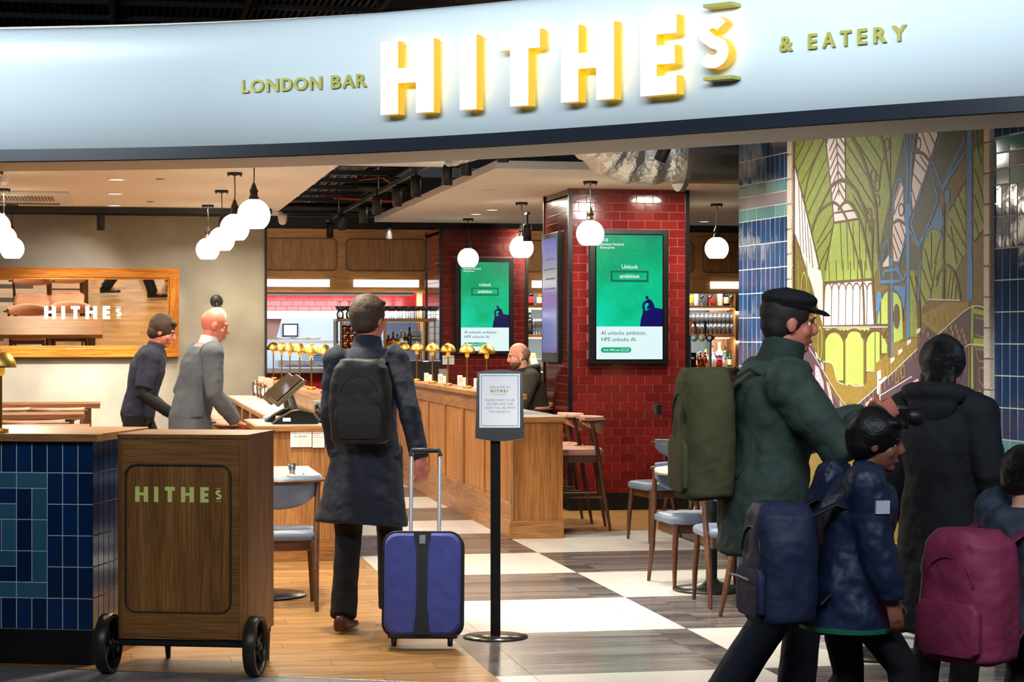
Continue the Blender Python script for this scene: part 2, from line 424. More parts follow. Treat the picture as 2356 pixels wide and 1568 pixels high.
def shrink(x0, x1, y0, y1, g=.0012): return [Vector((x0+g, y0+g, 0)), Vector((x1-g, y0+g, 0)), Vector((x1-g, y1-g, 0)), Vector((x0+g, y1-g, 0))]
BX = 1.714
row = 0; y = 9.1; far_planks = MB()
while y < 22.3:
    x = -3.2-(row*.47) % 1.22
    while x < BX:
        a, b = x, min(x+1.22, BX); x += 1.22
        poly = clip(shrink(a, b, y, y+.184), P0+TN*.002, TN)
        if len(poly) < 3 or b-a < .02: continue
        if not any(seen(p, 60) for p in poly) and not seen(sum(poly, Vector())/len(poly), 60): continue
        if y < 18.5: slab(poly, 'plank', plank_m)
        else: far_planks.prism([(p.x, p.y) for p in poly], (0, 0, 0), X, Y, .006)
    y += .184; row += 1
far_planks.build('plank_field', plank_m, floor, kind='stuff')
row = 0; y = 16.2
while y < 18.3:                                                   # oak again under the stools on the right
    x = 3.0-(row*.47) % 1.22
    while x < 6.5:
        a, b = max(x, 3.0), x+1.22; x += 1.22
        if seen(Vector(((a+b)/2, y, 0)), 80) and b-a > .02: slab(shrink(a, b, y, y+.184), 'plank', plank_m)
    y += .184; row += 1
vin_w = mat('white_vinyl', (212, 207, 198), .22, vary=.04, noise=.06, nscale=2.0)
vin_g = wood('grey_vinyl', (132, 124, 118), (66, 64, 68), 'X', .2, .42, vary=.14)
rows = [8.0, 9.38, 10.72, 12.08, 13.4, 14.68, 16.2, 17.4, 18.7, 20.0, 21.3, 22.6, 24.0]
for i in range(len(rows)-1):
    for j, (xa, xb) in enumerate(((BX, 3.0), (3.0, 4.3))):
        if j == 1 and rows[i] > 16: continue
        grey = (i+j) % 2 == 1
        m = vin_g if grey else vin_w
        cuts = [xa, xa+.175, xb-.185, xb]
        for k in range(3):
            if seen(Vector(((cuts[k]+cuts[k+1])/2, (rows[i]+rows[i+1])/2, 0)), 700):
                slab(shrink(cuts[k], cuts[k+1], rows[i], rows[i+1]), 'vinyl_tile', m)
stone = mat('grey_stone', (118, 118, 120), .4, vary=.12, noise=.3, nscale=8, nstretch=(3, 1, 1))
for r in range(3):
    for k in range(-6, 16):
        a = P0+TD*(k*.41+(r % 2)*.2)-TN*(.3*r); q = [a-TN*.298, a+TD*.407-TN*.298, a+TD*.407, a]
        if any(seen(p, 80) for p in q): slab(q, 'stone_tile', stone)
tr = MB(); tr.tube([P0-TD*3, P0+TD*6], .004, 6); tr.build('threshold_strip', steel, floor)
# ---- walls
concrete = mat('polished_plaster', (158, 150, 134), .5, noise=.22, nscale=1.6, bump=.05, bscale=4, col2=(122, 115, 103))
o = struct(MB().bb(-5, 1.59, 22.3, 22.5, 0, CEIL).build('wall_back', concrete))
o2 = MB().bb(1.575, 1.6, 22.285, 22.5, 0, CEIL).build('corner_trim', black, o)
struct(MB().bb(-5.2, -5, 9, 23, 0, CEIL).build('wall_left', concrete))
red_grout = mat('pink_grout', (146, 98, 90), .8)
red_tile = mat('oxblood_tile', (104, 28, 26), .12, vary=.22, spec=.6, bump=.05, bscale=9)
red_tile_lit = mat('oxblood_tile_lit', (176, 34, 36), .12, vary=.10, spec=.6)  # brighter copy of the pier tile, kitchen light painted into its red
KY = 27.7
hx0, hx1 = 1.3, on_y(990, 790, KY).x; hz0, hz1 = on_y(700, 857, KY).z, on_y(700, 717, KY).z
kb = MB(); kb.bb(1.2, 5.2, KY, KY+.16, hz1, 3.2); kb.bb(1.2, 5.2, KY, KY+.16, 0, hz0); kb.bb(hx1, 5.2, KY, KY+.16, hz0, hz1)
kw = struct(kb.build('wall_kitchen', red_grout))
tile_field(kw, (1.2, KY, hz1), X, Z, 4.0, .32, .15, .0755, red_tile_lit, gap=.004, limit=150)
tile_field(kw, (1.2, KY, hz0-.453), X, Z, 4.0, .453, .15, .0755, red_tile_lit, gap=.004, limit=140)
struct(MB().bb(1.2, 5.2, 30.2, 30.3, 0, 3.2).build('wall_kitchen_rear', mat('brushed_steel_wall', (168, 180, 194), .42, .35)))
struct(MB().bb(4.6, 9.5, 27.75, 27.9, 0, 3.2).build('wall_backbar', mat('slate_blue_paint', (92, 104, 112), .6)))
struct(MB().bb(1.2, 1.3, 22.4, 30.2, 0, 3.2).build('wall_kitchen_side', white_paint))
# black head above the back walls
blk = mat('black_paint', (14, 14, 15), .8)
struct(MB().bb(1.3, 10, 26.42, 26.5, 2.9, 3.6).build('wall_head', blk))
struct(MB().bb(-5, 1.6, 22.06, 22.12, 2.82, 2.88).build('trim_1', black_satin))
# ---- ceilings
cl = struct(MB().bb(-5, 1.70, 10.4, 22.3, CEIL, CEIL+.06).build('ceiling_left', white_paint))
cr = struct(MB().bb(2.95, 8.5, 16.1, 23.9, CEIL, CEIL+.065).build('ceiling_right', white_paint, bevel=.003))
deck = mat('black_deck', (24, 20, 17), .7)
cb = MB(); cb.bb(-6, 9, -1, 30, 4.02, 4.1); deckc = struct(cb.build('ceiling_deck', deck))
slm = mat('brown_slat', (84, 62, 46), .5)
sl = MB()
for k in range(110): sl.bb(-3.6+k*.05, -3.6+k*.05+.022, 13.5, 24, 3.985, 4.02)
sl.build('slat_field', slm, deckc, kind='stuff')
for xx in (-.02, .94, 1.9): MB().bb(xx-.02, xx+.02, 12.5, 24, 3.93, 3.985).build('ceiling_rail', black_satin, deckc)
for yy in (15.25, 16.0, 16.8): MB().bb(-4, 2.6, yy, yy+.03, 3.95, 3.985).build('cross_rail', black_satin, deckc)
# ---- right wall: blue tiles, cream tile frame, printed mural
WA, WB = Vector((3.925, 12.79, 0)), Vector((4.19, 9.12, 0))
WU = (WB-WA).normalized(); WN = Vector((WU.y, -WU.x, 0)); WN = WN if WN.x < 0 else -WN      # WN faces into the room
WL = 6.0
def on_wall(px, py): return on_plane(px, py, WA, WN)
wm = MB(); a, b = WA, WA+WU*WL; q = WN*-.3
wm.prism([((p-WA).x, (p-WA).y) for p in (a, a+q, b+q, b)], WA+Z*3.0, X, Y, 3.0)
rw = struct(wm.build('wall_right', grout_white))
navy = mat('navy_gloss_tile', (32, 66, 108), .08, vary=.2, spec=.6, bump=.05, bscale=9)
teal = mat('teal_gloss_tile', (92, 150, 152), .08, vary=.15, spec=.6); ggrey = mat('grey_gloss_tile', (140, 138, 146), .08, vary=.12, spec=.6)
UL = (on_wall(1817, 773)-WA).dot(WU); UM0 = (on_wall(1830, 773)-WA).dot(WU); UM1 = (on_wall(2271, 773)-WA).dot(WU); UR = (on_wall(2288, 773)-WA).dot(WU)
def blue_rows(u0, u1, align_right):
    zt = 2.286+.0762*3
    rowsz = []
    z = 2.286
    while z > 1.07: rowsz.append((z-.1525, z, 'v')); z -= .1525
    for k, nm in enumerate('tgt'): rowsz.append((z-.0762*(k+1), z-.0762*k, nm))
    z -= .2286
    while z > .02: rowsz.append((max(z-.1525, 0), z, 'v')); z -= .1525
    z = 2.286
    for k, nm in enumerate('tgt'): rowsz.append((z+.0762*k, z+.0762*(k+1), nm))
    z = zt
    while z < 2.99: rowsz.append((z, z+.1525, 'v')); z += .1525
    for z0, z1, nm in rowsz:
        tw = .0762 if nm == 'v' else .1525
        m = {'v': navy, 't': teal, 'g': ggrey}[nm]
        x = u0
        while x < u1-.01:
            b = min(x+tw, u1); w_ = b-x-.004
            c = WA+WU*((x+b)/2)+Z*((z0+z1)/2)
            if not seen(c) and align_right and nm == 'v': beyond.append((c, w_-.003, z1-z0-.006))
            elif w_ > .01 and (seen(c) or align_right): tile_obj('tile', w_-.003, z1-z0-.006, .002, m, rw, c, WN.cross(Z)*-1, Z, tilt=.01)
            x += tw
beyond = []
blue_rows(0, UL, False); blue_rows(UR, UR+1.6, True)
stuff_tiles(beyond, navy, rw, WN.cross(Z)*-1, Z, .002)
under = []
for k in range(30):
    for j in range(3):
        c = WA+WU*(UL+.04+k*.0762)+Z*(.075+.1525*j)
        if seen(c): under.append((c, .072, .148))
stuff_tiles(under, navy, rw, WN.cross(Z)*-1, Z, .0035)
# ---- tiled piers
def pier(name, x0, x1, y0, y1, ztop, hole, side_hole, zmin):
    core = struct(MB().bb(x0, x1, y0, y1, 0, ztop).build(name, red_grout))
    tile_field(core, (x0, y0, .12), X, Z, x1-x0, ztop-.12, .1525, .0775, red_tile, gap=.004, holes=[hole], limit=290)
    # left flank: narrow on screen, one joined field
    u = Vector((0, -1, 0)); cells = []
    for j in range(int((ztop-.12)/.0775)+1):
        zz = .12+j*.0775; x = 0
        while x < y1-y0-.02:
            b = min(x+.1525*.5 if False else x+.0762, y1-y0)
            c = Vector((x0, y1-(x+b)/2, min(zz+.03875, ztop-.03)))
            h0, h1, k0, k1 = side_hole
            if not (h0 < c.y < h1 and k0 < c.z < k1) and seen(c) and c.z > zmin: cells.append((c, b-x-.004, .0735))
            x = b
    stuff_tiles(cells, red_tile, core, u, Z, .0035)
    for (xx, yy) in ((x0, y0), (x1, y0), (x0, y1)):
        MB().bb(xx-.018, xx+.018, yy-.018, yy+.018, .12, ztop).build('corner_trim', black_satin, core)
    MB().bb(x0-.014, x1+.014, y0-.014, y1, 0, .155).build('skirting', black_satin, core)
    return core
C1 = (on_y(1309, 700, 18.2).x, on_y(1581, 700, 18.15).x, 18.15, 19.25)
C2 = (on_y(1014, 700, 24.75).x, on_y(1212, 700, 24.75).x, 24.75, 25.9)
s1 = [on_y(1353, 837, 18.15), on_y(1534, 529, 18.15)]; s2 = [on_y(1046, 815, 24.75), on_y(1180, 594, 24.75)]
sd = [on_x(1259, 835, C1[0]), on_x(1297, 532, C1[0])]
p1 = pier('wall_pier_near', *C1, CEIL, (s1[0].x-C1[0], s1[1].x-C1[0], s1[0].z-.12, s1[1].z-.12), (sd[1].y, sd[0].y, sd[0].z, sd[1].z), 0)
p2 = pier('wall_pier_far', *C2, 2.86, (s2[0].x-C2[0], s2[1].x-C2[0], s2[0].z-.12, s2[1].z-.12), (0, 0, 0, 0), .8)
# ---- oak panelling above the pass and the back bar, with light boxes
PY = 26.3
pz0, pz1 = on_y(800, 672, PY).z, on_y(800, 527, PY).z
pan = struct(MB().bb(1.3, 9.5, PY, PY+.08, pz0, pz1).build('wall_panelling', dark_x))
light_box = mat('light_box_face', (255, 253, 248), .4, emit=1.6, ecol=(255, 250, 240))
words = {0: 'BREAKFAST', 1: 'LUNCH', 5: 'CLASSICS'}
lz0, lz1 = on_y(800, 660, PY).z, on_y(800, 643, PY).z; rz0, rz1 = on_y(800, 622, PY).z, on_y(800, 549, PY).z
for k in range(0, 6):
    pl = 813+205.2*(k-1); xa, xb = on_y(pl, 650, PY).x, on_y(pl+150, 650, PY).x; xm = (xa+xb)/2
    ra, rb = on_y(pl-17, 580, PY).x, on_y(pl+167, 580, PY).x; rc = (ra+rb)/2
    MB().prism(rrect(rb-ra-.02, rz1-rz0-.02, .06), (rc, PY-.004, (rz0+rz1)/2), X, Z, .012).build('raised_panel', dark_z, pan, bevel=.004)
    rr = MB(); ring = rrect(rb-ra, rz1-rz0, .066)
    rr.tube([(rc+x, PY-.006, (rz0+rz1)/2+y) for x, y in ring+ring[:1]], .009, 6); rr.build('panel_bead', walnut_x, pan)
    MB().box((xm, PY-.02, (lz0+lz1)/2), (xb-xa, .05, lz1-lz0)).build('light_box', light_box, pan, bevel=.003)
    if k in words: put_text(words[k], .064, (xm, PY-.047, (lz0+lz1)/2), X, Z, mat('faint_letter', (150, 146, 140), .6, emit=.5, ecol=(214, 210, 204)), pan, spacing=1.3)
MB().bb(1.3, 9.5, PY-.03, PY, pz1-.05, pz1).build('panel_cornice', dark_x, pan)
MB().bb(1.3, on_y(950, 680, PY).x, PY, PY+.1, pz0-.04, pz0).build('panel_soffit', black_satin, pan)
xp = on_y(962, 680, PY).x; MB().bb(xp, xp+.07, PY+.1, PY+.18, 0, pz0+.1).build('panel_post', oak_z, pan)
# ================================================================ curved fascia with its letters
_fx = np.array([-260, 0, 408, 650, 900, 1250, 1576, 1900, 2133, 2356, 2600]); _fy = np.array([398.5, 401, 408.5, 415, 424.5, 444, 466, 488.5, 503.5, 517, 529])
_pf = np.polyfit((_fx-1178)/1178, _fy, 5)
FZ0, FZ1, FZ2 = 2.36, 2.414, 2.975
def fd(px): return F*(FZ0-EYE)/float(np.polyval(_pf, (px-1178)/1178))
def fpt(px, off=0, z=0):
    p = at(px, HY, fd(px)); a, b = at(px-6, HY, fd(px-6)), at(px+6, HY, fd(px+6)); t = (b-a).normalized(); n = Vector((t.y, -t.x, 0))
    q = p+n*off; return Vector((q.x, q.y, z))
fas = thing('shop_fascia', 'long curved pale blue-white sign fascia over the bar entrance with glowing letters', 'sign', fpt(1178, -.2, 2.36))
FO = fas.location.copy()
def fstrip(prof, name, m, smooth=True):
    rings = [[fpt(px, o, z)-FO for o, z in prof] for px in np.linspace(-260, 2620, 90)]
    mb = MB(); mb.loft([r for r in rings], 0, smooth, cap=True); return mb.build(name, m, fas)
fas_white = mat('fascia_satin_white', (206, 219, 224), .32, spec=.5)
fstrip([(0, FZ1), (0, 2.90), (-.003, 2.93), (-.012, 2.953), (-.03, 2.968), (-.055, FZ2), (-.12, FZ2), (-.2, FZ2), (-.2, FZ1)], 'sign_panel', fas_white)
fstrip([(.012, FZ0), (.012, FZ1), (-.2, FZ1), (-.2, FZ0)], 'dark_band', mat('fascia_navy_band', (20, 27, 38), .35), False)
fstrip([(-.004, FZ0-.004), (-.004, FZ0), (-.5, FZ0), (-.5, FZ0-.004)], 'soffit', mat('soffit_paint', (222, 212, 200), .6), False)
fstrip([(-.48, FZ0), (-.48, 3.05), (-.5, 3.05), (-.5, FZ0)], 'back_board', white_paint, False)
let_face = mat('lit_letter_face', (255, 252, 236), .4, emit=1.6, ecol=(255, 250, 222))
let_side = mat('lit_letter_side', (226, 176, 30), .35, emit=.45, ecol=(255, 190, 24))
let_back = mat('letter_back_light', (255, 220, 60), .4, emit=1.3, ecol=(255, 200, 30))
brass_olive = mat('satin_gold_letter', (176, 172, 84), .4, .3)
def frame_at(pa, pb, off):
    a, b = fpt(pa, off), fpt(pb, off); u = (b-a).normalized(); return a, u, (b-a).length
LB = 2.51; LH = .312
for ch, pa, pb, yb, yt in (('H', 904, 1027, 0, 1), ('I', 1088, 1126, 0, 1), ('T', 1178, 1273, 0, 1), ('H', 1322, 1444, 0, 1), ('E', 1505, 1588, 0, 1), ('S', 1640, 1703, .36, 1)):
    a, u, wd = frame_at(pa-5, pb-5, .085)
    h = LH if ch != 'S' else .192; z0 = LB if ch != 'S' else LB+.092
    t = wd*.31 if ch != 'S' else 0
    polys = letter_polys(ch, wd, h, {'H': wd*.33, 'T': wd*.44, 'E': wd*.45}.get(ch, wd))
    mb = MB()
    for p in polys: mb.prism(p, a-FO+Z*z0, u, Z, .055, 0, 1, 2)
    mb.build('letter', [let_face, let_side, let_back], fas, label='glowing yellow-edged block letter %s' % ch)
for zb in (LB+.325, LB+.042):
    a, u, wd = frame_at(1641, 1706, .075)
    mb = MB(); mb.prism([(0, 0), (wd, 0), (wd, .013), (0, .013)], a-FO+Z*zb, u, Z, .07); mb.build('letter_bar', brass_olive, fas)
def small_letter(ch, pa, pb, z0, h):
    a, u, wd = frame_at(pa, pb, .012); me = text(ch, .1, .006, .0022)
    co = np.array([v.co[:] for v in me.vertices]); lo, hi = co.min(0), co.max(0)
    for v in me.vertices: v.co = ((v.co.x-lo[0])/(hi[0]-lo[0])*wd, (v.co.y-lo[1])/(hi[1]-lo[1])*h, v.co.z)
    me.materials.clear(); me.materials.append(brass_olive)
    n = u.cross(Z); M4 = Matrix((u, Z, n)).transposed().to_4x4(); M4.translation = a-FO+Z*z0
    link('small_letter', me, fas, matrix=M4)
for ch, a, b in (('L', 1371, 1410), ('O', 1421, 1495), ('N', 1511, 1578), ('D', 1597, 1655), ('O', 1666, 1742), ('N', 1757, 1822), ('B', 1876, 1929), ('A', 1939, 2007), ('R', 2018, 2075)):
    small_letter(ch, a/2.45, b/2.45, 2.645, .057)
for ch, a, b in (('&', 1465, 1512), ('E', 1570, 1600), ('A', 1622, 1668), ('T', 1687, 1727), ('E', 1751, 1784), ('R', 1810, 1857), ('Y', 1876, 1930)):
    small_letter(ch, 880+a*.6265, 880+b*.6265, 2.645, .058)
LOGO = (('H', 0, .867), ('I', 1.28, .28), ('T', 2.0, .667), ('H', 3.09, .867), ('E', 4.39, .555))
def logo(o, u, v, h, m, parent, depth=.002, name='lettering', label=None):
    """the six-letter name, left-bottom at o"""
    o, u, v = Vector(o), Vector(u), Vector(v); mb = MB()
    for ch, x, wd in LOGO:
        for p in letter_polys(ch, wd*h, h, {'H': .29*h, 'T': .28*h, 'E': .28*h}.get(ch, wd*h)): mb.prism(p, o+u*(x*h), u, v, depth)
    for p in letter_polys('S', .38*h, .6*h, 0): mb.prism(p, o+u*(5.41*h)+v*(.21*h), u, v, depth)
    for zz in (.07, .92): mb.prism([(0, 0), (.38*h, 0), (.38*h, .03*h), (0, .03*h)], o+u*(5.41*h)+v*(zz*h), u, v, depth)
    return mb.build(name, m, parent, label=label)

# ================================================================ globe pendants
globe_m = mat('opal_globe', (255, 248, 236), .25, emit=2.6, ecol=(255, 238, 210))
def pendant(px, py, d, zc, label, ztop=CEIL):
    p = at(px, py, d); t = thing('globe_pendant', label, 'pendant lamp', (p.x, p.y, zc), 0, 'opal globe pendants'); R = .119
    pr = [(R*math.sin(a), -R*math.cos(a)) for a in np.linspace(math.radians(38), math.radians(168), 20)]
    mb = MB(); mb.loft([[Vector((r*math.cos(2*PI*k/28), r*math.sin(2*PI*k/28), z)) for k in range(28)] for r, z in pr], 0, True, cap=False)
    rb = pr[0]; mb.lathe([(rb[0]*.99, rb[1]+.004), (rb[0]*.99, rb[1]+.006)], n=28); mb.build('globe', globe_m, t)
    h = MB(); h.lathe([(.034, R-.012), (.036, R+.012), (.028, R+.02), (.027, R+.045), (.031, R+.05), (.031, R+.06), (.022, R+.075), (.016, R+.095), (.007, R+.115)], n=18); h.build('lamp_holder', bronze, t)
    H = ztop-zc
    c = MB(); c.tube([(0, 0, R+.11), (.003, 0, (R+H)/2), (0, 0, H-.02)], .0042, 6); c.build('cord', black, t)
    k = MB(); k.lathe([(.0, H-.03), (.012, H-.03), (.014, H-.022), (.06, H-.02), (.062, H-.002), (.0, H)], n=20)
    for s in (-1, 1): k.box((s*.05, 0, H-.026), (.01, .01, .012))
    k.build('canopy', black, t); return t
for px, py, d, w_ in ((584, 495, 14.96, 'nearest of the row beside the open ceiling'), (540, 525, 16.77, 'second of the row beside the open ceiling'), (510, 552, 18.8, 'third of the row beside the open ceiling'), (478, 574, 20.9, 'last of the row, close to the plaster wall')):
    pendant(px, py, d, 2.43, 'white globe pendant lamp, '+w_)
for px, py, d, w_ in ((-10, 524, 16.6, 'nearest of the cluster at the left edge'), (8, 549, 18.6, 'middle of the cluster at the left edge'), (28, 572, 20.7, 'lowest looking of the cluster at the left edge, above the mirror')):
    pendant(px, py, d, 2.43, 'white globe pendant lamp, '+w_)
for px, py, d, w_ in ((1358, 540, 17.7, 'in front of the near brick pier'), (1200, 570, 20.5, 'between the two brick piers'), (1077, 595, 23.3, 'in front of the far brick pier'), (1649, 572, 20.7, 'beside the blue tiled wall')):
    pendant(px, py, d, 2.43, 'white globe pendant lamp hanging '+w_)

# ================================================================ track, spot cans, services above the aisle
spot_face = mat('spot_lens', (255, 255, 255), .3, emit=2.5, ecol=(255, 246, 230))
def can(p, h, label, tilt=(0, 0, 0), on=True, cat='spotlight', grp='black can spotlights', r=.04, drop=.05):
    t = thing('can_spotlight', label, cat, p, 0, grp); E = Euler(tilt).to_matrix()
    mb = MB(); mb.lathe([(r*.8, -h/2+.006), (r, -h/2), (r, h/2-.004), (r*.9, h/2), (.0, h/2)], n=20, rot=E); mb.build('body', black, t)
    ln = MB(); ln.lathe([(r*.8, -h/2+.008), (.0, -h/2+.009)], n=20, rot=E); ln.build('lens', spot_face if on else black_satin, t)
    s = MB(); s.tube([(0, 0, h/2-.02), (0, 0, h/2+drop)], .012, 8); s.box((0, 0, h/2+drop), (.03, .12, .02)); s.build('bracket', black, t); return t
trk = thing('lighting_track', 'long black lighting track carrying can spotlights over the aisle', 'track', (2.36, 18, 2.87))
mb = MB(); mb.box((0, -1, 0), (.035, 13, .03)); mb.box((.05, -1, .04), (.012, 13, .012)); mb.build('rail', black, trk)
for k in range(4): MB().tube([(0, -6+3.4*k, .015), (0, -6+3.4*k, 1.08)], .006, 6).build('rod', steel, trk)
nm = ['first', 'second', 'third', 'fourth', 'fifth', 'sixth', 'seventh', 'eighth', 'ninth']
for i, (px, py, d) in enumerate(((759, 527, 23.3), (787, 515, 21.7), (836, 494, 20.3), (867, 473, 18.9), (914, 452, 17.7), (957, 426, 16.5), (1029, 404, 15.2), (1072, 384, 14.3), (1157, 358, 13.2))):
    p = at(px, py, d); can((p.x, p.y, 2.75), .17, 'black can spotlight on the aisle track, %s from the far end' % nm[i], (.12 if i % 3 == 0 else 0, 0, 0))
p = at(895, 534, 24.6); can((p.x, p.y, p.z), .16, 'black can spotlight in front of the wood panel over the lunch sign', drop=1.2)
p = at(1213, 535, 19.6); can((p.x, p.y, p.z), .16, 'lit black can spotlight behind the globe between the brick piers', drop=.1)
p = on_y(232, 512, 21.6); can((p.x, 21.6, p.z), .155, 'black can spotlight over the wall mirror', on=False, drop=.03)
p = at(1528, 345, 13.6); can((p.x, p.y, p.z), .15, 'tilted black can spotlight under the silver duct', (.3, .35, 0), False, drop=1.15)
trk2 = thing('lighting_track', 'black lighting track along the top of the plaster wall', 'track', (-1.5, 21.6, 2.85)); MB().box((0, 0, 0), (6.2, .05, .05)).build('rail', black, trk2)
# cable trays on strut hangers
tray = thing('cable_tray', 'ribbed steel cable tray on black strut hangers above the aisle', 'cable tray', (1.98, 18.5, 3.02))
mb = MB()
for k in range(9): mb.box((-.2+k*.05, 0, .03+.008*(k % 2)), (.03, 9.6, .006))
mb.build('tray_deck', mat('galvanised', (120, 118, 112), .45, .8), tray)
for k in range(11):
    m2 = MB(); m2.box((.05*((k*7) % 3), -4.6+k*.92, 0), (.52+.12*(k % 2), .045, .042)); m2.build('strut', black, tray)
    m3 = MB()
    for s in (-.24, .26): m3.tube([(s, -4.6+k*.92, -.05), (s, -4.6+k*.92, .98)], .006, 6)
    m3.build('hanger_rod', black, tray)
red_c = mat('red_conduit', (170, 52, 36), .5)
cdt = thing('red_conduit', 'red fire-alarm cable run looping between the ceiling trays', 'cable', (2.2, 18, 3.05))
mb = MB(); mb.tube([(-.5, 4.6, -.05), (.1, 4.55, .02), (.8, 4.5, -.02), (1.0, 4.4, .05)], .018, 8); mb.tube([(-.2, 1.0, 0), (0, 1.3, .03), (.1, 2.0, .02), (.4, 2.4, .08), (.6, 3.0, .05), (.9, 3.9, .05), (1.0, 4.4, .05)], .014, 8); mb.build('conduit', red_c, cdt)
lad = thing('cable_ladder', 'black cable ladder crossing above the oak bar', 'cable ladder', (2.7, 19, 3.25))
mb = MB()
for s in (-.15, .15): mb.box((s, 0, 0), (.02, 11, .07))
for k in range(36): mb.box((0, -5.4+k*.31, 0), (.3, .02, .02))
mb.build('rungs', black, lad)
for yy, zz, x0, x1 in ((22.9, 2.98, 1.7, 3.1), (21.4, 3.1, 1.7, 3.0), (24.6, 3.02, 1.6, 4.4), (15.2, 3.2, 2.1, 4.6)):
    pp = thing('service_pipe', 'black service pipe across the open ceiling, %s' % {22.9: 'second from the back', 21.4: 'third from the back', 24.6: 'at the very back', 15.2: 'nearest the entrance'}[yy], 'pipe', ((x0+x1)/2, yy, zz))
    MB().tube([((x0-x1)/2, 0, 0), ((x1-x0)/2, 0, 0)], .045, 12).build('pipe', black, pp)
    for s in (-.5, .5): MB().tube([(s, 0, .03), (s, 0, 4.02-zz)], .008, 6).build('hanger_rod', black, pp)
cam_ = thing('security_camera', 'small white dome camera at the end of the left ceiling', 'camera', at(650, 498, 22.0))
MB().lathe([(.0, -.09), (.03, -.08), (.045, -.05), (.05, -.01), (.055, .03), (.0, .03)], n=18).build('dome', white_gloss, cam_); MB().box((-.08, 0, .03), (.16, .07, .04)).build('arm', white_gloss, cam_)
# foil and steel ducts
foil = mat('crumpled_foil', (226, 222, 216), .36, .85, bump=.8, bscale=22); duct_s = mat('duct_steel', (176, 174, 170), .28, 1)
def crumple(mb, a):
    mb.v = [tuple(Vector(v)+Vector((random.uniform(-a, a), random.uniform(-a, a), random.uniform(-a, a)))) for v in mb.v]; return mb
dR = .235; DY = 14.0
pe = on_y(1560, 400, DY); zc = on_y(1640, 424, DY).z+dR
d1 = thing('ventilation_duct', 'large silver foil elbow joined to a straight steel duct under the ceiling', 'duct', (pe.x, DY, zc))
path = [(0, 0, 0), (-.15, 0, -.015), (-.28, 0, -.02), (-.4, 0, .0), (-.5, -.02, .05), (-.58, -.05, .12), (-.66, -.08, .22), (-.72, -.1, .34), (-.78, -.12, .5), (-.84, -.14, .7)]
fine = []
for i in range(len(path)-1):
    for k in range(5): fine.append(Vector(path[i]).lerp(Vector(path[i+1]), k/5))
crumple(MB().tube(fine, [dR*(.96+.05*math.sin(i*1.1)) for i in range(len(fine))], 30, cap=False), .007).build('foil_elbow', foil, d1)
MB().tube([(.0, 0, 0), (3.2, 0, 0)], dR*.98, 40, cap=False).build('straight_duct', duct_s, d1)
MB().tube([(.0, 0, -.02), (.035, 0, -.02)], dR*1.14, 40).build('flange', duct_s, d1)
pf = on_y(1018, 386, 13.0)
d2 = thing('ventilation_duct', 'pale duct with a foil sleeve just behind the middle of the fascia', 'duct', (pf.x, 13.0, pf.z+.17))
MB().tube([(-1.0, 0, .0), (.0, 0, 0)], .165, 32).build('straight_duct', mat('white_duct', (206, 202, 194), .4, .3), d2)
crumple(MB().tube([Vector((.0, 0, 0)).lerp(Vector((.55, .1, .16)), k/14) for k in range(15)], .17, 28), .006).build('foil_sleeve', foil, d2)
d3 = thing('ventilation_duct', 'crumpled foil duct lying above the cable tray', 'duct', (2.05, 15.4, 3.5))
crumple(MB().tube([(.32-.02*k, -1.4+.3*k, .02*math.sin(k)) for k in range(13)], .12, 20), .012).build('foil_sleeve', foil, d3)
# ceiling bits on the left panel
lampdisc = mat('downlight_disc', (255, 255, 255), .4, emit=1.9, ecol=(235, 240, 255))
for (px, py), w_ in zip(((268, 412), (265, 445), (263, 472)), ('nearest', 'middle', 'far')):
    p = on_plane(px, py, (0, 0, CEIL), Z); t = thing('recessed_downlight', 'lit round downlight in the left ceiling, %s of three in line' % w_, 'downlight', p, 0, 'lit downlights in a line')
    MB().lathe([(.068, -.004), (.0, -.005)], n=24).build('diffuser', lampdisc, t); MB().lathe([(.078, .0), (.078, -.005), (.068, -.006), (.068, .0)], n=24).build('trim_ring', white_gloss, t)
for (px, py), w_ in zip(((368, 411), (346, 463)), ('nearer', 'farther')):
    p = on_plane(px, py, (0, 0, CEIL), Z); t = thing('ceiling_speaker', 'small round brown disc in the left ceiling, the %s one' % w_, 'ceiling disc', p)
    MB().lathe([(.035, .0), (.035, -.006), (.0, -.008)], n=18).build('disc', mat('tan_disc', (150, 120, 90), .6), t)
for (px, py), w_ in zip(((1126, 437), (1133, 482), (1095, 492), (1620, 509)), ('nearest the foil duct', 'second of the right panel', 'far end of the right panel', 'beside the blue wall')):
    p = on_plane(px, py, (0, 0, CEIL), Z); t = thing('recessed_downlight', 'pale round downlight in the right ceiling, %s' % w_, 'downlight', p, 0, 'pale downlights')
    MB().lathe([(.06, -.004), (.0, -.005)], n=24).build('diffuser', lampdisc if px != 1126 else white_gloss, t); MB().lathe([(.07, .0), (.07, -.005), (.06, -.006), (.06, .0)], n=24).build('trim_ring', white_gloss, t)
p = on_plane(5, 432, (0, 0, CEIL), Z); p = at(8, 415, 17.2)
t = thing('smoke_detector', 'white smoke detector on the left ceiling near the frame edge', 'smoke detector', (p.x, p.y, CEIL))
MB().lathe([(.05, .0), (.052, -.03), (.045, -.034)], n=20).build('base', white_gloss, t); MB().lathe([(.04, -.034), (.036, -.055), (.02, -.07), (.0, -.072)], n=20).build('sensor', white_gloss, t)
p = on_plane(60, 452, (0, 0, CEIL), Z)
t = thing('air_cassette', 'white ceiling air-conditioning cassette with a ribbed grille', 'air conditioner', p)
MB().bb(-.75, .42, -.75, .75, -.03, 0).build('panel', white_gloss, t, bevel=.01)
g = MB()
for k in range(26): g.box((-.5+k*.03, -.2, -.034), (.014, .6, .008))
g.build('grille', mat('brown_grille', (110, 88, 62), .6), t)
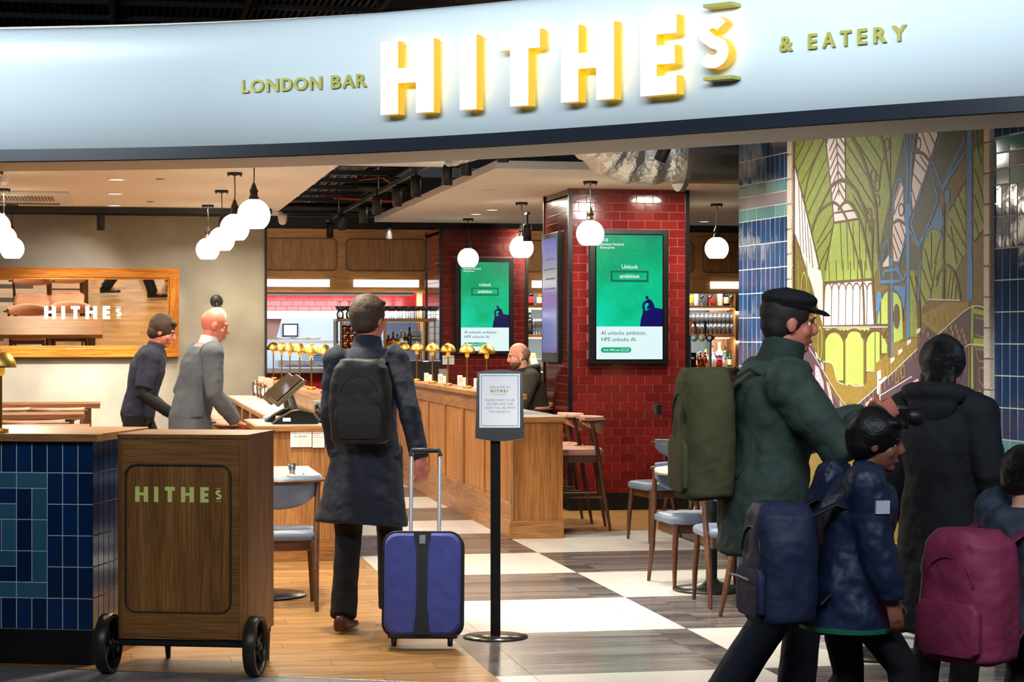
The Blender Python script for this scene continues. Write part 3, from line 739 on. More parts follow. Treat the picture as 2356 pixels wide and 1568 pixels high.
MB().box((-.1, .55, -.035), (.8, .07, .01)).build('air_slot', mat('brown_grille', (110, 88, 62), .6), t)
# ================================================================ host desk in blue tiles (left foreground)
RZ = math.radians(-18.8)
c0 = on_z(215, 1530, 0)
desk = thing('host_desk', 'blue tiled reception desk with an oak top and black plinth at the left edge', 'desk', c0, RZ)
MB().bb(-1.6, -.01, .012, .72, .165, 1.06).build('carcass', grout_white, desk)
MB().bb(-1.6, -.006, .006, .72, 0, .165).build('plinth', black_satin, desk); MB().bb(-.008, .004, .03, .74, 0, .165).build('side_plinth', oak_y, desk)
MB().bb(-1.62, .025, -.03, .76, 1.06, 1.098).build('worktop', oak_x, desk, bevel=.003)
d_navy = mat('desk_navy_tile', (4, 44, 88), .1, vary=.3, spec=.6); d_teal = mat('desk_teal_tile', (52, 104, 132), .1, vary=.12, spec=.6)
def dt(c, h, cw, hh, m):              # c columns from the right, h half rows from the top
    x1 = -.004-c*.0762; z1 = 1.06-h*.0746; w_, hh_ = cw*.0762-.005, hh*.0746-.005
    tile_obj('tile', w_, hh_, .0035, m, desk, Vector((x1-cw*.0762/2, .012, z1-hh*.0746/2)), X, Z)
for c in range(3):
    for r in range(6): dt(c, r*2, 1, 2, d_navy)
for c in range(3, 9): dt(c, 0, 1, 2, d_navy); dt(c, 10, 1, 2, d_navy)
for c in (3, 5, 7): dt(c, 2, 2, 1, d_teal); dt(c, 9, 2, 1, d_teal)
for h in (3, 5, 7): dt(3, h, 1, 2, d_teal); dt(4, h, 1, 2, d_navy); dt(8, h, 1, 2, d_navy)
dt(5, 3, 2, 1, d_navy); dt(5, 4, 2, 1, d_teal); dt(5, 5, 1, 2, d_teal); dt(6, 5, 1, 2, d_navy); dt(5, 7, 2, 1, d_teal); dt(5, 8, 2, 1, d_navy)
for h in (3, 4, 7, 8): dt(7, h, 1, 1, d_navy)
dt(7, 5, 1, 2, d_teal)
for k in range(9):
    for r in range(6): tile_obj('tile', .0718, .144, .0035, d_navy, desk, Vector((-.01, .05+k*.0762, 1.06-(r+.5)*.149)), Y, Z)

# ================================================================ oak trolley with the name
tl = at(266, 998, 9.6); tl = Vector((tl.x, tl.y, 0))
RZ2 = math.radians(-18.2)
trol = thing('service_trolley', 'oak trolley cabinet on two black spoked wheels with a lime name on its front', 'trolley', tl, RZ2)
W_, D_ = .62, .52
def round_foot(x0, x1, y0, y1, r):
    p = []
    for (cx, cy, a0, rr) in ((x1-r, y0+r, -90, r), (x1-.006, y1-.006, 0, .006), (x0+.006, y1-.006, 90, .006), (x0+r, y0+r, 180, r)):
        for i in range(7): a = math.radians(a0+15*i); p.append((cx+rr*math.cos(a), cy+rr*math.sin(a)))
    return p
zt = wood('trolley_oak_z', (164, 112, 56), (132, 84, 38), 'Z', .45); zx = wood('trolley_oak_x', (160, 108, 54), (132, 84, 38), 'X', .45)
MB().prism(round_foot(0, W_, .006, D_, .036), (0, 0, 1.09), X, Y, .925).build('cabinet', zt, trol)
MB().prism(round_foot(-.004, W_+.004, 0, D_+.004, .04), (0, 0, 1.108), X, Y, .018).build('top', zx, trol, bevel=.003)
# front rails and stiles around the recessed panel
fr = MB(); hole = rrect(.498, .679, .05, 8, .297, .6285)
outer = [(.034, .168), (W_-.034, .168), (W_-.034, 1.088), (.034, 1.088)]
def frame_plate(mb, outer, inner, o, u, v, depth):
    """rectangular plate with a rounded hole"""
    n = u.cross(v); A = [o+u*a+v*b for a, b in inner]; N = len(inner); rect = []
    (x0, y0), (x1, y1) = outer[0], outer[2]; cx, cy = sum(p[0] for p in inner)/N, sum(p[1] for p in inner)/N
    for a, b in inner:
        dx, dy = a-cx, b-cy; k = min(((x1 if dx > 0 else x0)-cx)/dx if abs(dx) > 1e-9 else 9e9, ((y1 if dy > 0 else y0)-cy)/dy if abs(dy) > 1e-9 else 9e9)
        rect.append((cx+dx*k, cy+dy*k))
    Bv = [o+u*a+v*b for a, b in rect]
    mb.loft([A, Bv], 0, False, False); mb.loft([A, [p-n*depth for p in A]], 0, False, False); mb.loft([Bv, [p-n*depth for p in Bv]], 0, False, False)
    # corners
    for (a, b) in ((x0, y0), (x1, y0), (x1, y1), (x0, y1)):
        i = min(range(N), key=lambda q: math.atan2(rect[q][1]-b, rect[q][0]-a)**2*0+(rect[q][0]-a)**2+(rect[q][1]-b)**2)
        js = [j for j in range(N)]
        for j in js:
            k2 = (j+1) % N
            if abs(rect[j][0]-rect[k2][0]) > 1e-6 and abs(rect[j][1]-rect[k2][1]) > 1e-6 and (rect[j][0] in (a,) or rect[j][1] in (b,)) and (rect[k2][0] in (a,) or rect[k2][1] in (b,)):
                mb.add([o+u*rect[j][0]+v*rect[j][1], o+u*a+v*b, o+u*rect[k2][0]+v*rect[k2][1]], [(0, 1, 2)])
frame_plate(fr, outer, hole, Vector((0, .0, 0)), X, Z, .008); fr.build('front_frame', zx, trol)
bd = MB(); bd.tube([(x, -.001, z) for x, z in hole+hole[:1]], .0045, 6); bd.build('panel_bead', mat('dark_bead', (52, 48, 40), .4), trol)
lime = mat('lime_letter', (242, 248, 140), .5)
logo((.092, .0035, .796), X, Z, .0705, lime, trol, .003)
for sx in (-.045, W_+.035):
    wm_ = MB(); E = Matrix.Rotation(PI/2, 3, 'Y'); R = .138
    wm_.lathe([(R-.016, -.028), (R-.004, -.028), (R, -.023), (R, .023), (R-.004, .028), (R-.016, .028), (R-.02, .008), (R-.02, -.008), (R-.016, -.028)], (0, 0, 0), 40, rot=E)
    wm_.lathe([(.0, -.026), (.018, -.026), (.022, -.014), (.022, .014), (.018, .026), (.0, .026)], (0, 0, 0), 16, rot=E)
    for k in range(5):
        a = 2*PI*k/5+.4; q = Vector((0, math.cos(a), math.sin(a)))
        wm_.tube([q*.018, q*(R-.02)], [(.012, .007), (.008, .006)], 8)
    wm_.build('wheel', mat('gunmetal', (62, 58, 54), .35, .6), trol, loc=(sx, .03, R))
MB().tube([(-.045, .03, .138), (W_+.045, .03, .138)], .01, 8).build('axle', black, trol); MB().bb(.01, W_-.01, .02, D_-.02, .14, .166).build('chassis', black, trol)
for sx in (.1, W_-.03): MB().tube([(sx, D_-.04, .16), (sx, D_-.02, 0)], [.022, .012], 8).build('leg', black, trol)

# ================================================================ left bar: till counter, long marble counter, raised shelf
tillc = thing('till_counter', 'square oak till counter with a marble top at the near end of the left bar', 'counter', (.96, 14.45, 0))
MB().bb(0.01, .68, 0.01, 1.18, .14, .90).build('carcass', oak_z, tillc, bevel=.003); MB().bb(-.005, .69, -.008, 1.19, 0, .14).build('plinth', oak_x, tillc, bevel=.004)
MB().bb(-.012, .71, -.022, 1.2, .90, .94).build('top_edge', oak_x, tillc, bevel=.004); MB().bb(.012, .69, .0, 1.19, .94, .942).build('marble_top', marble, tillc)
def card(px0, py0, px1, py1, y, label, lines):
    a, b = on_y(px0, py1, y), on_y(px1, py0, y); t = thing('allergy_notice', label, 'notice', ((a.x+b.x)/2, y-.003, a.z)); w_, h = b.x-a.x, b.z-a.z
    MB().box((0, 0, h/2), (w_, .003, h)).build('card', paper, t)
    for s, sz, x, z, m, al in lines: put_text(s, sz, (x*w_, -.003, z*h), X, Z, m, t, align=al)
    return t
red_ink = mat('red_ink', (200, 50, 60), .7)
ln = [('ALLERGIES?', .019, 0, .68, ink, 'CENTER'), ('HITHES', .008, -.3, .9, ink_gold, 'CENTER')]+[('please tell your server before ordering', .0048, .14, .5-.07*k, ink, 'CENTER') for k in range(6)]
card(668, 992, 717, 1028, 14.445, 'white allergies notice on the left till counter', ln)
card(719, 992, 746, 1029, 14.445, 'white notice with red lettering beside the allergies notice on the till counter', [('IMPORTANT', .01, -.42, .88, red_ink, 'LEFT'), ('ALLERGEN', .01, -.42, .76, red_ink, 'LEFT'), ('INFORMATION', .01, -.42, .64, red_ink, 'LEFT')]+[('please ask a member of staff', .005, -.42, .5-.08*k, ink, 'LEFT') for k in range(5)])
dine = thing('marble_counter', 'long marble topped counter with an oak edge running back along the left bar', 'counter', (1.15, 15.68, 0))
MB().bb(0, .42, 0, 6.3, .90, .936).build('top_edge', oak_y, dine, bevel=.003); MB().bb(.012, .42, .012, 6.29, .936, .94).build('marble_top', marble, dine)
MB().bb(.26, .36, .05, 6.25, 0, .90).build('back_panel', wood('deep_oak', (110, 70, 36), (84, 52, 26), 'Z'), dine)
for k in range(6): MB().bb(.02, .08, .1+1.22*k, .16+1.22*k, 0, .90).build('leg', oak_z, dine)
shelf = thing('bar_shelf', 'narrow raised oak shelf carrying the brass lamps of the left bar', 'shelf', (1.58, 15.68, 0))
MB().bb(0, .18, 0, 6.3, 1.06, 1.10).build('board', oak_y, shelf, bevel=.003); MB().bb(.03, .10, .02, 6.28, 0, 1.06).build('upright_panel', oak_z, shelf)

# ================================================================ long oak bar on the right
bar = thing('oak_bar', 'long panelled oak bar with a lower marble end, running back on the right', 'bar', (2.99, 15.72, 0))
BL = 8.0
MB().bb(.03, .13, .42, BL, .0, 1.06).build('core', oak_z, bar)
MB().bb(.0, .03, .0, BL, .0, .13).build('skirting', oak_y, bar, bevel=.004); MB().bb(-.008, .0, .0, BL, .0, .022).build('bead', oak_y, bar)
MB().bb(.008, .03, .4, BL, .93, 1.06).build('top_rail', oak_y, bar, bevel=.002); MB().bb(.008, .03, .0, BL, .13, .265).build('bottom_rail', oak_y, bar, bevel=.002)
ys = [.02]+[16.97-15.72+1.03*k for k in range(7)]
for k, y in enumerate(ys): MB().bb(.008, .03, y-.045 if k else 0, y+.045, .265, .93 if k else .9).build('stile', oak_z, bar, bevel=.002)
for k in range(len(ys)):
    a = ys[k]+.045; b = (ys[k+1]-.045) if k+1 < len(ys) else BL
    MB().bb(.024, .032, a+.008, b-.008, .273, .922 if k else .9).build('panel', wood('bar_panel_oak', (194, 134, 74), (160, 104, 52), 'Z', vary=.05), bar)
    m2 = MB()
    for q in ((a, .265, b, .265), (a, .93, b, .93)): m2.tube([(.02, q[0], q[1]), (.02, q[2], q[3])], .008, 6)
    m2.build('moulding', oak_y, bar)
MB().bb(-.04, .22, .42, BL, 1.06, 1.10).build('top', oak_y, bar, bevel=.006)
MB().bb(.02, .42, .01, .5, .13, .895).build('end_panel', wood('bar_end_oak', (180, 120, 62), (138, 84, 38), 'Z', fig=.45), bar); MB().bb(-.004, .424, -.014, .5, 0, .135).build('end_skirting', oak_x, bar, bevel=.004)
MB().bb(.30, .40, .5, BL, 0, .895).build('inner_panel', oak_z, bar)
MB().bb(-.02, .44, -.02, .43, .895, .94).build('end_top', oak_x, bar, bevel=.005); MB().bb(.13, .44, .43, BL, .895, .94).build('low_top', oak_y, bar, bevel=.004)
MB().bb(.0, .42, .0, .43, .94, .942).build('marble_top', marble, bar); MB().bb(.22, .42, .43, BL, .94, .942).build('marble_top', marble, bar)

# ================================================================ brass mushroom lamps
lamp_glow = mat('amber_lamp_neck', (246, 190, 80), .4, emit=.5, ecol=(255, 180, 60))
def make_brass_lamp(label, group):
    t = thing('brass_lamp', label, 'table lamp', (0, 0, 0), 0, group)
    MB().lathe([(.0, 0), (.036, 0), (.037, .004), (.037, .02), (.034, .023), (.0, .023)], n=24).build('base', brass, t)
    MB().tube([(0, 0, .02), (0, 0, .31)], .0065, 10).build('stem', brass_dark, t)
    MB().lathe([(.008, .272), (.016, .278), (.019, .29), (.019, .318), (.0, .318)], n=18).build('neck', lamp_glow, t)
    pr = [(.0725*math.cos(a), .312+.082*math.sin(a)) for a in np.linspace(0, PI/2-.06, 14)]
    MB().lathe([(.0685, .313)]+pr+[(.004, .398), (.005, .403), (.0, .405)], n=36).build('dome_shade', brass, t); return t
proto = make_brass_lamp('brass dome lamp on the blue tiled desk at the left edge', 'brass dome lamps')
p = at(2, 992, 9.95); proto.location = (p.x, p.y, 1.098)
words7 = ['nearest', 'second', 'third', 'fourth', 'fifth', 'sixth', 'farthest']
for i, x in enumerate((1120, 1075, 1031, 995, 959, 929, 899)):
    p = on_x(x, 800, 3.055); dup(proto, (3.055, p.y, 1.10), .3*i, 'brass dome lamp on the long oak bar, %s from the welcome sign' % words7[i])
w6 = ['nearest', 'second', 'third', 'fourth', 'fifth', 'farthest']
for i, x in enumerate((747, 716.7, 689.6, 667, 648, 629)):
    p = on_x(x, 800, 1.67); dup(proto, (1.67, p.y, 1.10), .5*i, 'brass dome lamp on the left bar shelf, %s of six counting from the tills' % w6[i])

# ================================================================ seats
def arc_pts(R, a0, a1, n, z, cy=0, ry=None): return [Vector((R*math.sin(a), cy-(ry or R)*math.cos(a), z)) for a in np.linspace(a0, a1, n)]
def make_seat(kind, label, group, pad_m):
    hi = kind == 'stool'; S = .66 if hi else .45; B = S+(.25 if hi else .31); t = thing('bar_stool' if hi else 'dining_chair', label, 'stool' if hi else 'chair', (0, 0, 0), 0, group)
    wv = .21 if hi else .225
    sec = []
    for z, k in ((S-.055, .93), (S-.045, 1.0), (S-.015, 1.0), (S-.002, .94), (S+.004, .8)):
        sec.append([Vector((x*k, y*k+.01, z)) for x, y in rrect(.44, .43, .09, 5)])
    MB().loft(sec, 0, True).build('seat', pad_m, t)
    MB().bb(-.18, .18, -.17, .17, S-.115, S-.05).build('seat_frame', walnut_x, t, bevel=.006)
    for s in (-1, 1):
        MB().tube([(s*.18, .175, S-.05), (s*.195, .19, S*.45), (s*.2, .2, 0)], [.019, .018, .011], 12).build('leg', walnut, t)
        MB().tube([(s*.225, -.10, B-.02), (s*.215, -.15, S), (s*.21, -.2, S*.5), (s*.215, -.255, 0)], [.014, .018, .019, .011], 12).build('leg', walnut, t)
    # upholstered curved back, wood rail behind it
    A = 1.25; n = 18; outer, inner = [], []
    rings = []
    for a in np.linspace(-A, A, n):
        hgt = (.145 if hi else .185)*(.35+.65*math.cos(a/A*PI/2)**.7); q = Vector((math.sin(a), -math.cos(a), 0)); ctr = Vector((0, .03, 0))
        th = .017
        prof = [(.0, B), (-th, B-.004), (-th*1.1, B-hgt*.5), (-th*.8, B-hgt+.01), (0, B-hgt), (.012, B-hgt*.9), (.012, B-.05), (.014, B+.002)]
        rings.append([ctr+Vector((q.x*(.245+o), q.y*(.235+o), z)) for o, z in prof])
    MB().loft(rings, 0, True).build('backrest', pad_m, t)
    rail = [Vector((math.sin(a)*.268, .03-math.cos(a)*.258, B-.028)) for a in np.linspace(-A-.12, A+.12, 24)]
    MB().tube(rail, [(.011, .02)]*24, 8, side=(0, 0, 1)).build('back_rail', walnut, t)
    if hi:
        for a, b in (((-.2, .197, .24), (.2, .197, .24)), ((-.21, -.22, .24), (.21, -.22, .24)), ((-.2, .197, .27), (-.212, -.22, .27)), ((.2, .197, .27), (.212, -.22, .27))):
            MB().tube([a, b], .011, 8).build('footrest', walnut, t)
    return t
st0 = make_seat('stool', 'pink leather bar stool with walnut legs, nearest on the right of the oak bar', 'pink bar stools', pink_leather)
st0.location = (3.68, 16.45, 0); st0.rotation_euler = (0, 0, math.radians(82))
dup(st0, (3.66, 17.1, 0), math.radians(88), 'pink leather bar stool with walnut legs, second on the right of the oak bar')
for k, y in enumerate((18.9, 19.6, 20.3)): dup(st0, (3.75, y, 0), math.radians(90), 'pink bar stool farther back along the oak bar, %s between the two brick piers' % ('first', 'second', 'third')[k])
for k in range(6):
    dup(st0, (.98, 15.98+.62*k, 0), math.radians(-90), 'pink bar stool tucked under the left marble counter, %s from the tills' % ('first', 'second', 'third', 'fourth', 'fifth', 'sixth')[k])
ch0 = make_seat('chair', 'blue-grey leather dining chair seen from behind, between the trolley and the marble table', 'blue-grey dining chairs', blue_leather)
ch0.location = (.93, 12.05, 0); ch0.rotation_euler = (0, 0, math.radians(-4))
dup(ch0, (3.58, 12.62, 0), math.radians(184), 'blue-grey dining chair facing the entrance on the far side of the round table')
dup(ch0, (3.57, 11.70, 0), math.radians(-2), 'blue-grey dining chair with its back to the entrance at the round table')
dup(ch0, (3.62, 11.02, 0), math.radians(-72), 'blue-grey dining chair turned sideways to the blue wall, in front of the round table')
dup(ch0, (3.60, 10.25, 0), math.radians(178), 'blue-grey dining chair at the second round table, half hidden behind the passers-by')
dup(ch0, (4.12, 15.4, 0), math.radians(100), 'dark dining chair standing against the foot of the near brick pier')
# ---- tables
def round_table(c, r, label, mtop=marble, h=.75):
    t = thing('round_table', label, 'table', c, 0)
    MB().lathe([(.0, h-.03), (r-.01, h-.03), (r, h-.024), (r, h-.004), (r-.004, h), (.0, h)], n=48).build('tabletop', mtop, t); MB().lathe([(r-.01, h-.034), (r+.003, h-.032), (r+.003, h-.026), (r-.01, h-.028)], n=48).build('top_edge', brass_dark, t)
    MB().tube([(0, 0, .03), (0, 0, h-.03)], .035, 16).build('column', black, t)
    MB().lathe([(.0, 0), (.235, 0), (.24, .006), (.238, .014), (.12, .03), (.05, .055), (.036, .07), (.0, .07)], n=40).build('base', black_satin, t); return t
t1 = on_z(1637, 1357, 0); round_table(t1, .35, 'round white marble table on a black pedestal against the blue tiled wall')
t2 = on_z(2028, 1508, 0); round_table(t2, .35, 'round marble table behind the passers-by on the right', h=.75)
mt = thing('marble_table', 'square white marble table on a round black foot behind the trolley', 'table', (.86, 12.55, 0))
MB().bb(-.35, .33, -.42, .45, .722, .75).build('tabletop', marble, mt, bevel=.004); MB().tube([(0, 0, .02), (0, 0, .73)], .035, 16).build('column', black, mt)
MB().lathe([(.0, 0), (.275, 0), (.28, .006), (.275, .014), (.12, .022), (.04, .05), (.0, .05)], n=40).build('base', black_satin, mt)
hts = []
for (px, py), lb in zip(((230, 928), (192, 952), (205, 983)), ('farthest, below the mirror', 'middle one of the row', 'nearest, just behind the blue desk')):
    d = F*.63/(py-HY); p = at(px, py, d)
    t = thing('high_table', 'long walnut high table on the left, '+lb, 'table', (p.x, p.y, 0)); hts.append(t)
    MB().bb(-2.0, 0, -.0, .62, .885, .93).build('tabletop', walnut_x if False else wood('table_oak', (158, 104, 58), (122, 76, 40), 'X'), t, bevel=.003)
    for x in (-.12, -1.85):
        for y in (.05, .53): MB().bb(x-.035, x+.035, y-.03, y+.04, 0, .885).build('leg', walnut, t)
    MB().bb(-1.85, -.12, .27, .31, .80, .885).build('rail', walnut_x, t)
for px, d, rz, lb in ((8, 19.0, 0, 'left of the pair at the farthest high table'), (132, 19.0, 0, 'right of the pair at the farthest high table'), (76, 16.2, 0, 'at the middle high table')):
    p = at(px, 1000, d); dup(st0, (p.x, p.y, 0), 0, 'pink bar stool seen from behind, '+lb)
for px, d, lb in ((-6, 17.9, 'left'), (104, 17.9, 'right')):
    p = at(px, 1000, d); dup(st0, (p.x, p.y, 0), 0, 'pink bar stool between the farthest and middle high tables, %s of two' % lb)

# ================================================================ wall mirror and sconce
my0 = 22.3; ma, mb_ = on_y(-260, 820, my0-.06), on_y(412, 617, my0-.16); mw = mb_.x-ma.x
mir = thing('wall_mirror', 'wide tilted mirror in an oak frame with white lettering on the plaster wall', 'mirror', (mb_.x, my0, 0))
za, zb = on_y(200, 821, my0-.06).z, on_y(200, 616, my0-.17).z
tilt = .165
def mp(x, s, o=0):                    # x from the right edge, s from bottom to top of the leaning face
    k = s/(zb-za); return Vector((x, -.06-tilt*k-o, za+s))
H_ = zb-za; FWd = .085
def bar_(x0, x1, s0, s1, o0, o1): 
    A = [mp(x0, s0, o1), mp(x1, s0, o1), mp(x1, s1, o1), mp(x0, s1, o1)]; B = [mp(x0, s0, o0), mp(x1, s0, o0), mp(x1, s1, o0), mp(x0, s1, o0)]
    m_ = MB(); m_.add(A+B, [(0, 1, 2, 3), (7, 6, 5, 4), (0, 4, 5, 1), (1, 5, 6, 2), (2, 6, 7, 3), (3, 7, 4, 0)]); return m_
oakm = wood('mirror_oak_x', (196, 126, 50), (156, 92, 30), 'X', .3); oakmz = wood('mirror_oak_z', (196, 126, 50), (156, 92, 30), 'Z', .3)
bar_(-mw, 0, H_-.10, H_, -.03, .025).build('top_rail', oakm, mir, bevel=.003); bar_(-mw, 0, 0, .09, -.03, .025).build('bottom_rail', oakm, mir, bevel=.003)
bar_(-.10, 0, .09, H_-.10, -.03, .025).build('side_rail', oakmz, mir, bevel=.003)
bar_(-mw, -.10, .09, .115, -.02, .012).build('inner_bead', oakm, mir); bar_(-mw, -.10, H_-.12, H_-.10, -.02, .012).build('inner_bead', oakm, mir); bar_(-.12, -.10, .115, H_-.12, -.02, .012).build('inner_bead', oakmz, mir)
bar_(-mw, -.09, .08, H_-.09, -.018, .0).build('mirror_glass', mat('mirror_glass', (236, 226, 206), .015, 1), mir)
bk = MB(); bk.add([(-mw, 0, za), (0, 0, za), (0, 0, zb), (-mw, 0, zb)]+[tuple(mp(x, s, -.03)) for x, s in ((-mw, 0), (0, 0), (0, H_), (-mw, H_))], [(0, 4, 5, 1), (1, 5, 6, 2), (2, 6, 7, 3), (3, 7, 4, 0)]); bk.build('wedge_box', oakmz, mir)
a = on_y(102, 733, my0-.13); vv = (mp(0, 1)-mp(0, 0)).normalized(); sz = (on_y(102, 703, my0-.13).z-a.z)
k = (a.z-za); logo(mp(a.x-mb_.x, k, .003), X, vv, sz, mat('white_letter', (222, 216, 202), .5), mir, .002)
p = on_y(498, 692, 22.3); sc = thing('wall_sconce', 'black wall sconce with an opal globe on the plaster wall', 'wall light', (p.x, 22.3, p.z))
MB().lathe([(.0, 0), (.066, 0), (.066, .02), (.06, .026), (.0, .026)], n=28, rot=Matrix.Rotation(PI/2, 3, 'X')).build('wall_plate', black, sc)
MB().tube([(0, -.02, .0), (0, -.09, .0), (0, -.11, -.015), (0, -.11, -.075)], [.014, .014, .016, .022], 12).build('arm', bronze, sc)
MB().ball((0, -.11, -.165), .098, 28, 18).build('globe', globe_m, sc)

# ================================================================ welcome sign on a stand
sb = on_z(1140, 1465, 0); sgn = thing('sign_stand', 'black pedestal stand holding a framed welcome notice for waiting guests', 'sign', sb, -math.radians(10.5))
MB().lathe([(.0, 0), (.166, 0), (.169, .003), (.167, .008), (.03, .012), (.0, .012)], n=48).build('base', mat('pewter_base', (62, 58, 52), .22, .7), sgn)
MB().bb(-.026, .026, -.014, .014, .01, 1.06).build('pole', black_satin, sgn, bevel=.004)
fp = bpy.data.objects.new('sign_frame', None); 
E = Euler((math.radians(-7), 0, 0)).to_matrix()
fo = Vector((.022, -.03, 1.205)); su, sv = X, E @ Z; sn = su.cross(sv)
top = [(-.118, .172)]+[(-.118+.236*i/10, .172+.012*math.sin(PI*i/10)) for i in range(1, 10)]+[(.118, .172)]
bot = [(.126, -.172)]+[(.126-.252*i/10, -.172-.016*math.sin(PI*i/10)) for i in range(1, 10)]+[(-.126, -.172)]
MB().prism(top[::-1]+bot[::-1], fo, su, sv, .018).build('sign_frame', black_satin, sgn, bevel=.003)
bpy.data.objects.remove(fp)
MB().prism([(-.105, -.118), (.105, -.118), (.105, .162), (-.105, .162)], fo+sn*.002, su, sv, .001).build('poster', mat('poster_paper', (232, 233, 238), .35), sgn)
bz = MB()
for (x0, x1, y0, y1) in ((-.096, .096, -.109, -.1065), (-.096, .096, .1505, .153), (-.096, -.0935, -.109, .153), (.0935, .096, -.109, .153)):
    bz.prism([(x0, y0), (x1, y0), (x1, y1), (x0, y1)], fo+sn*.0032, su, sv, .0008)
bz.build('poster_border', mat('teal_ink', (96, 122, 124), .6), sgn)
gi = mat('grey_ink', (150, 146, 142), .7)
for s_, z, sz_ in (('WELCOME TO', .091, .0155), ('PLEASE WAIT TO BE', .024, .0155), ('SEATED AND THE', .0045, .0155), ('HOST WILL BE WITH', -.0155, .0155), ('YOU SHORTLY.', -.036, .0155)):
    put_text(s_, sz_, fo+sn*.0034+sv*z+su*.001, su, sv, gi, sgn, spacing=1.1)
logo(fo+sn*.0036+sv*.064+su*-.0465, su, sv, .0155, ink_gold, sgn, .0005)
MB().prism([(-.036, .0), (.036, .0), (.036, .0012), (-.036, .0012)], fo+sn*.0034+sv*.053, su, sv, .0005).build('poster_rule', ink_gold, sgn)
# ================================================================ advertising screens on the piers
def emis(name, col, s): return mat(name, (4, 4, 5), .25, emit=s, ecol=col)
m_gr = bpy.data.materials.new('screen_green'); m_gr.use_nodes = True
def green_screen(m):
    nt = m.node_tree; b = nt.nodes['Principled BSDF']; L = nt.links.new; N = nt.nodes.new
    tc = N('ShaderNodeTexCoord'); n1 = N('ShaderNodeTexNoise'); n1.inputs['Scale'].default_value = 3.2; n1.inputs['Detail'].default_value = 6
    sx = N('ShaderNodeSeparateXYZ'); L(tc.outputs['Generated'], sx.inputs[0]); L(tc.outputs['Object'], n1.inputs['Vector'])
    a = N('ShaderNodeMath'); a.operation = 'MULTIPLY_ADD'; L(n1.outputs['Fac'], a.inputs[0]); a.inputs[1].default_value = .8; 
    i = N('ShaderNodeMath'); i.operation = 'MULTIPLY_ADD'; L(sx.outputs[2], i.inputs[0]); i.inputs[1].default_value = -.45; i.inputs[2].default_value = .32; L(i.outputs[0], a.inputs[2])
    r = N('ShaderNodeValToRGB'); e = r.color_ramp.elements; e[0].position = .2; e[0].color = lin((0, 128, 92))+(1,); e[1].position = .85; e[1].color = lin((10, 216, 176))+(1,)
    k = e.new(.5); k.color = lin((0, 172, 108))+(1,); L(a.outputs[0], r.inputs[0])
    n2 = N('ShaderNodeTexNoise'); n2.inputs['Scale'].default_value = 160; n2.inputs['Detail'].default_value = 1; L(tc.outputs['Object'], n2.inputs['Vector'])
    t = N('ShaderNodeMapRange'); t.inputs[1].default_value = .62; t.inputs[2].default_value = .8; t.inputs[3].default_value = 0; t.inputs[4].default_value = .45; L(n2.outputs['Fac'], t.inputs[0])
    mx = N('ShaderNodeMix'); mx.data_type = 'RGBA'; L(t.outputs[0], mx.inputs[0]); L(r.outputs[0], mx.inputs[6]); mx.inputs[7].default_value = lin((120, 240, 190))+(1,)
    L(mx.outputs[2], b.inputs['Emission Color']); b.inputs['Emission Strength'].default_value = 1.0; b.inputs['Base Color'].default_value = (.0, .02, .015, 1); b.inputs['Roughness'].default_value = .2
green_screen(m_gr)
m_wh = emis('screen_white', (226, 250, 250), .98); m_tx = emis('screen_text', (255, 255, 255), 1.05); m_bl = mat('screen_navy', (2, 2, 60), .3, emit=.8, ecol=(0, 0, 62)); m_ik = mat('screen_ink', (10, 46, 66), .4, emit=.25, ecol=(10, 60, 84)); m_bt = emis('screen_button', (0, 170, 116), 1.0); m_dk = emis('screen_dark_green', (0, 112, 86), .9)
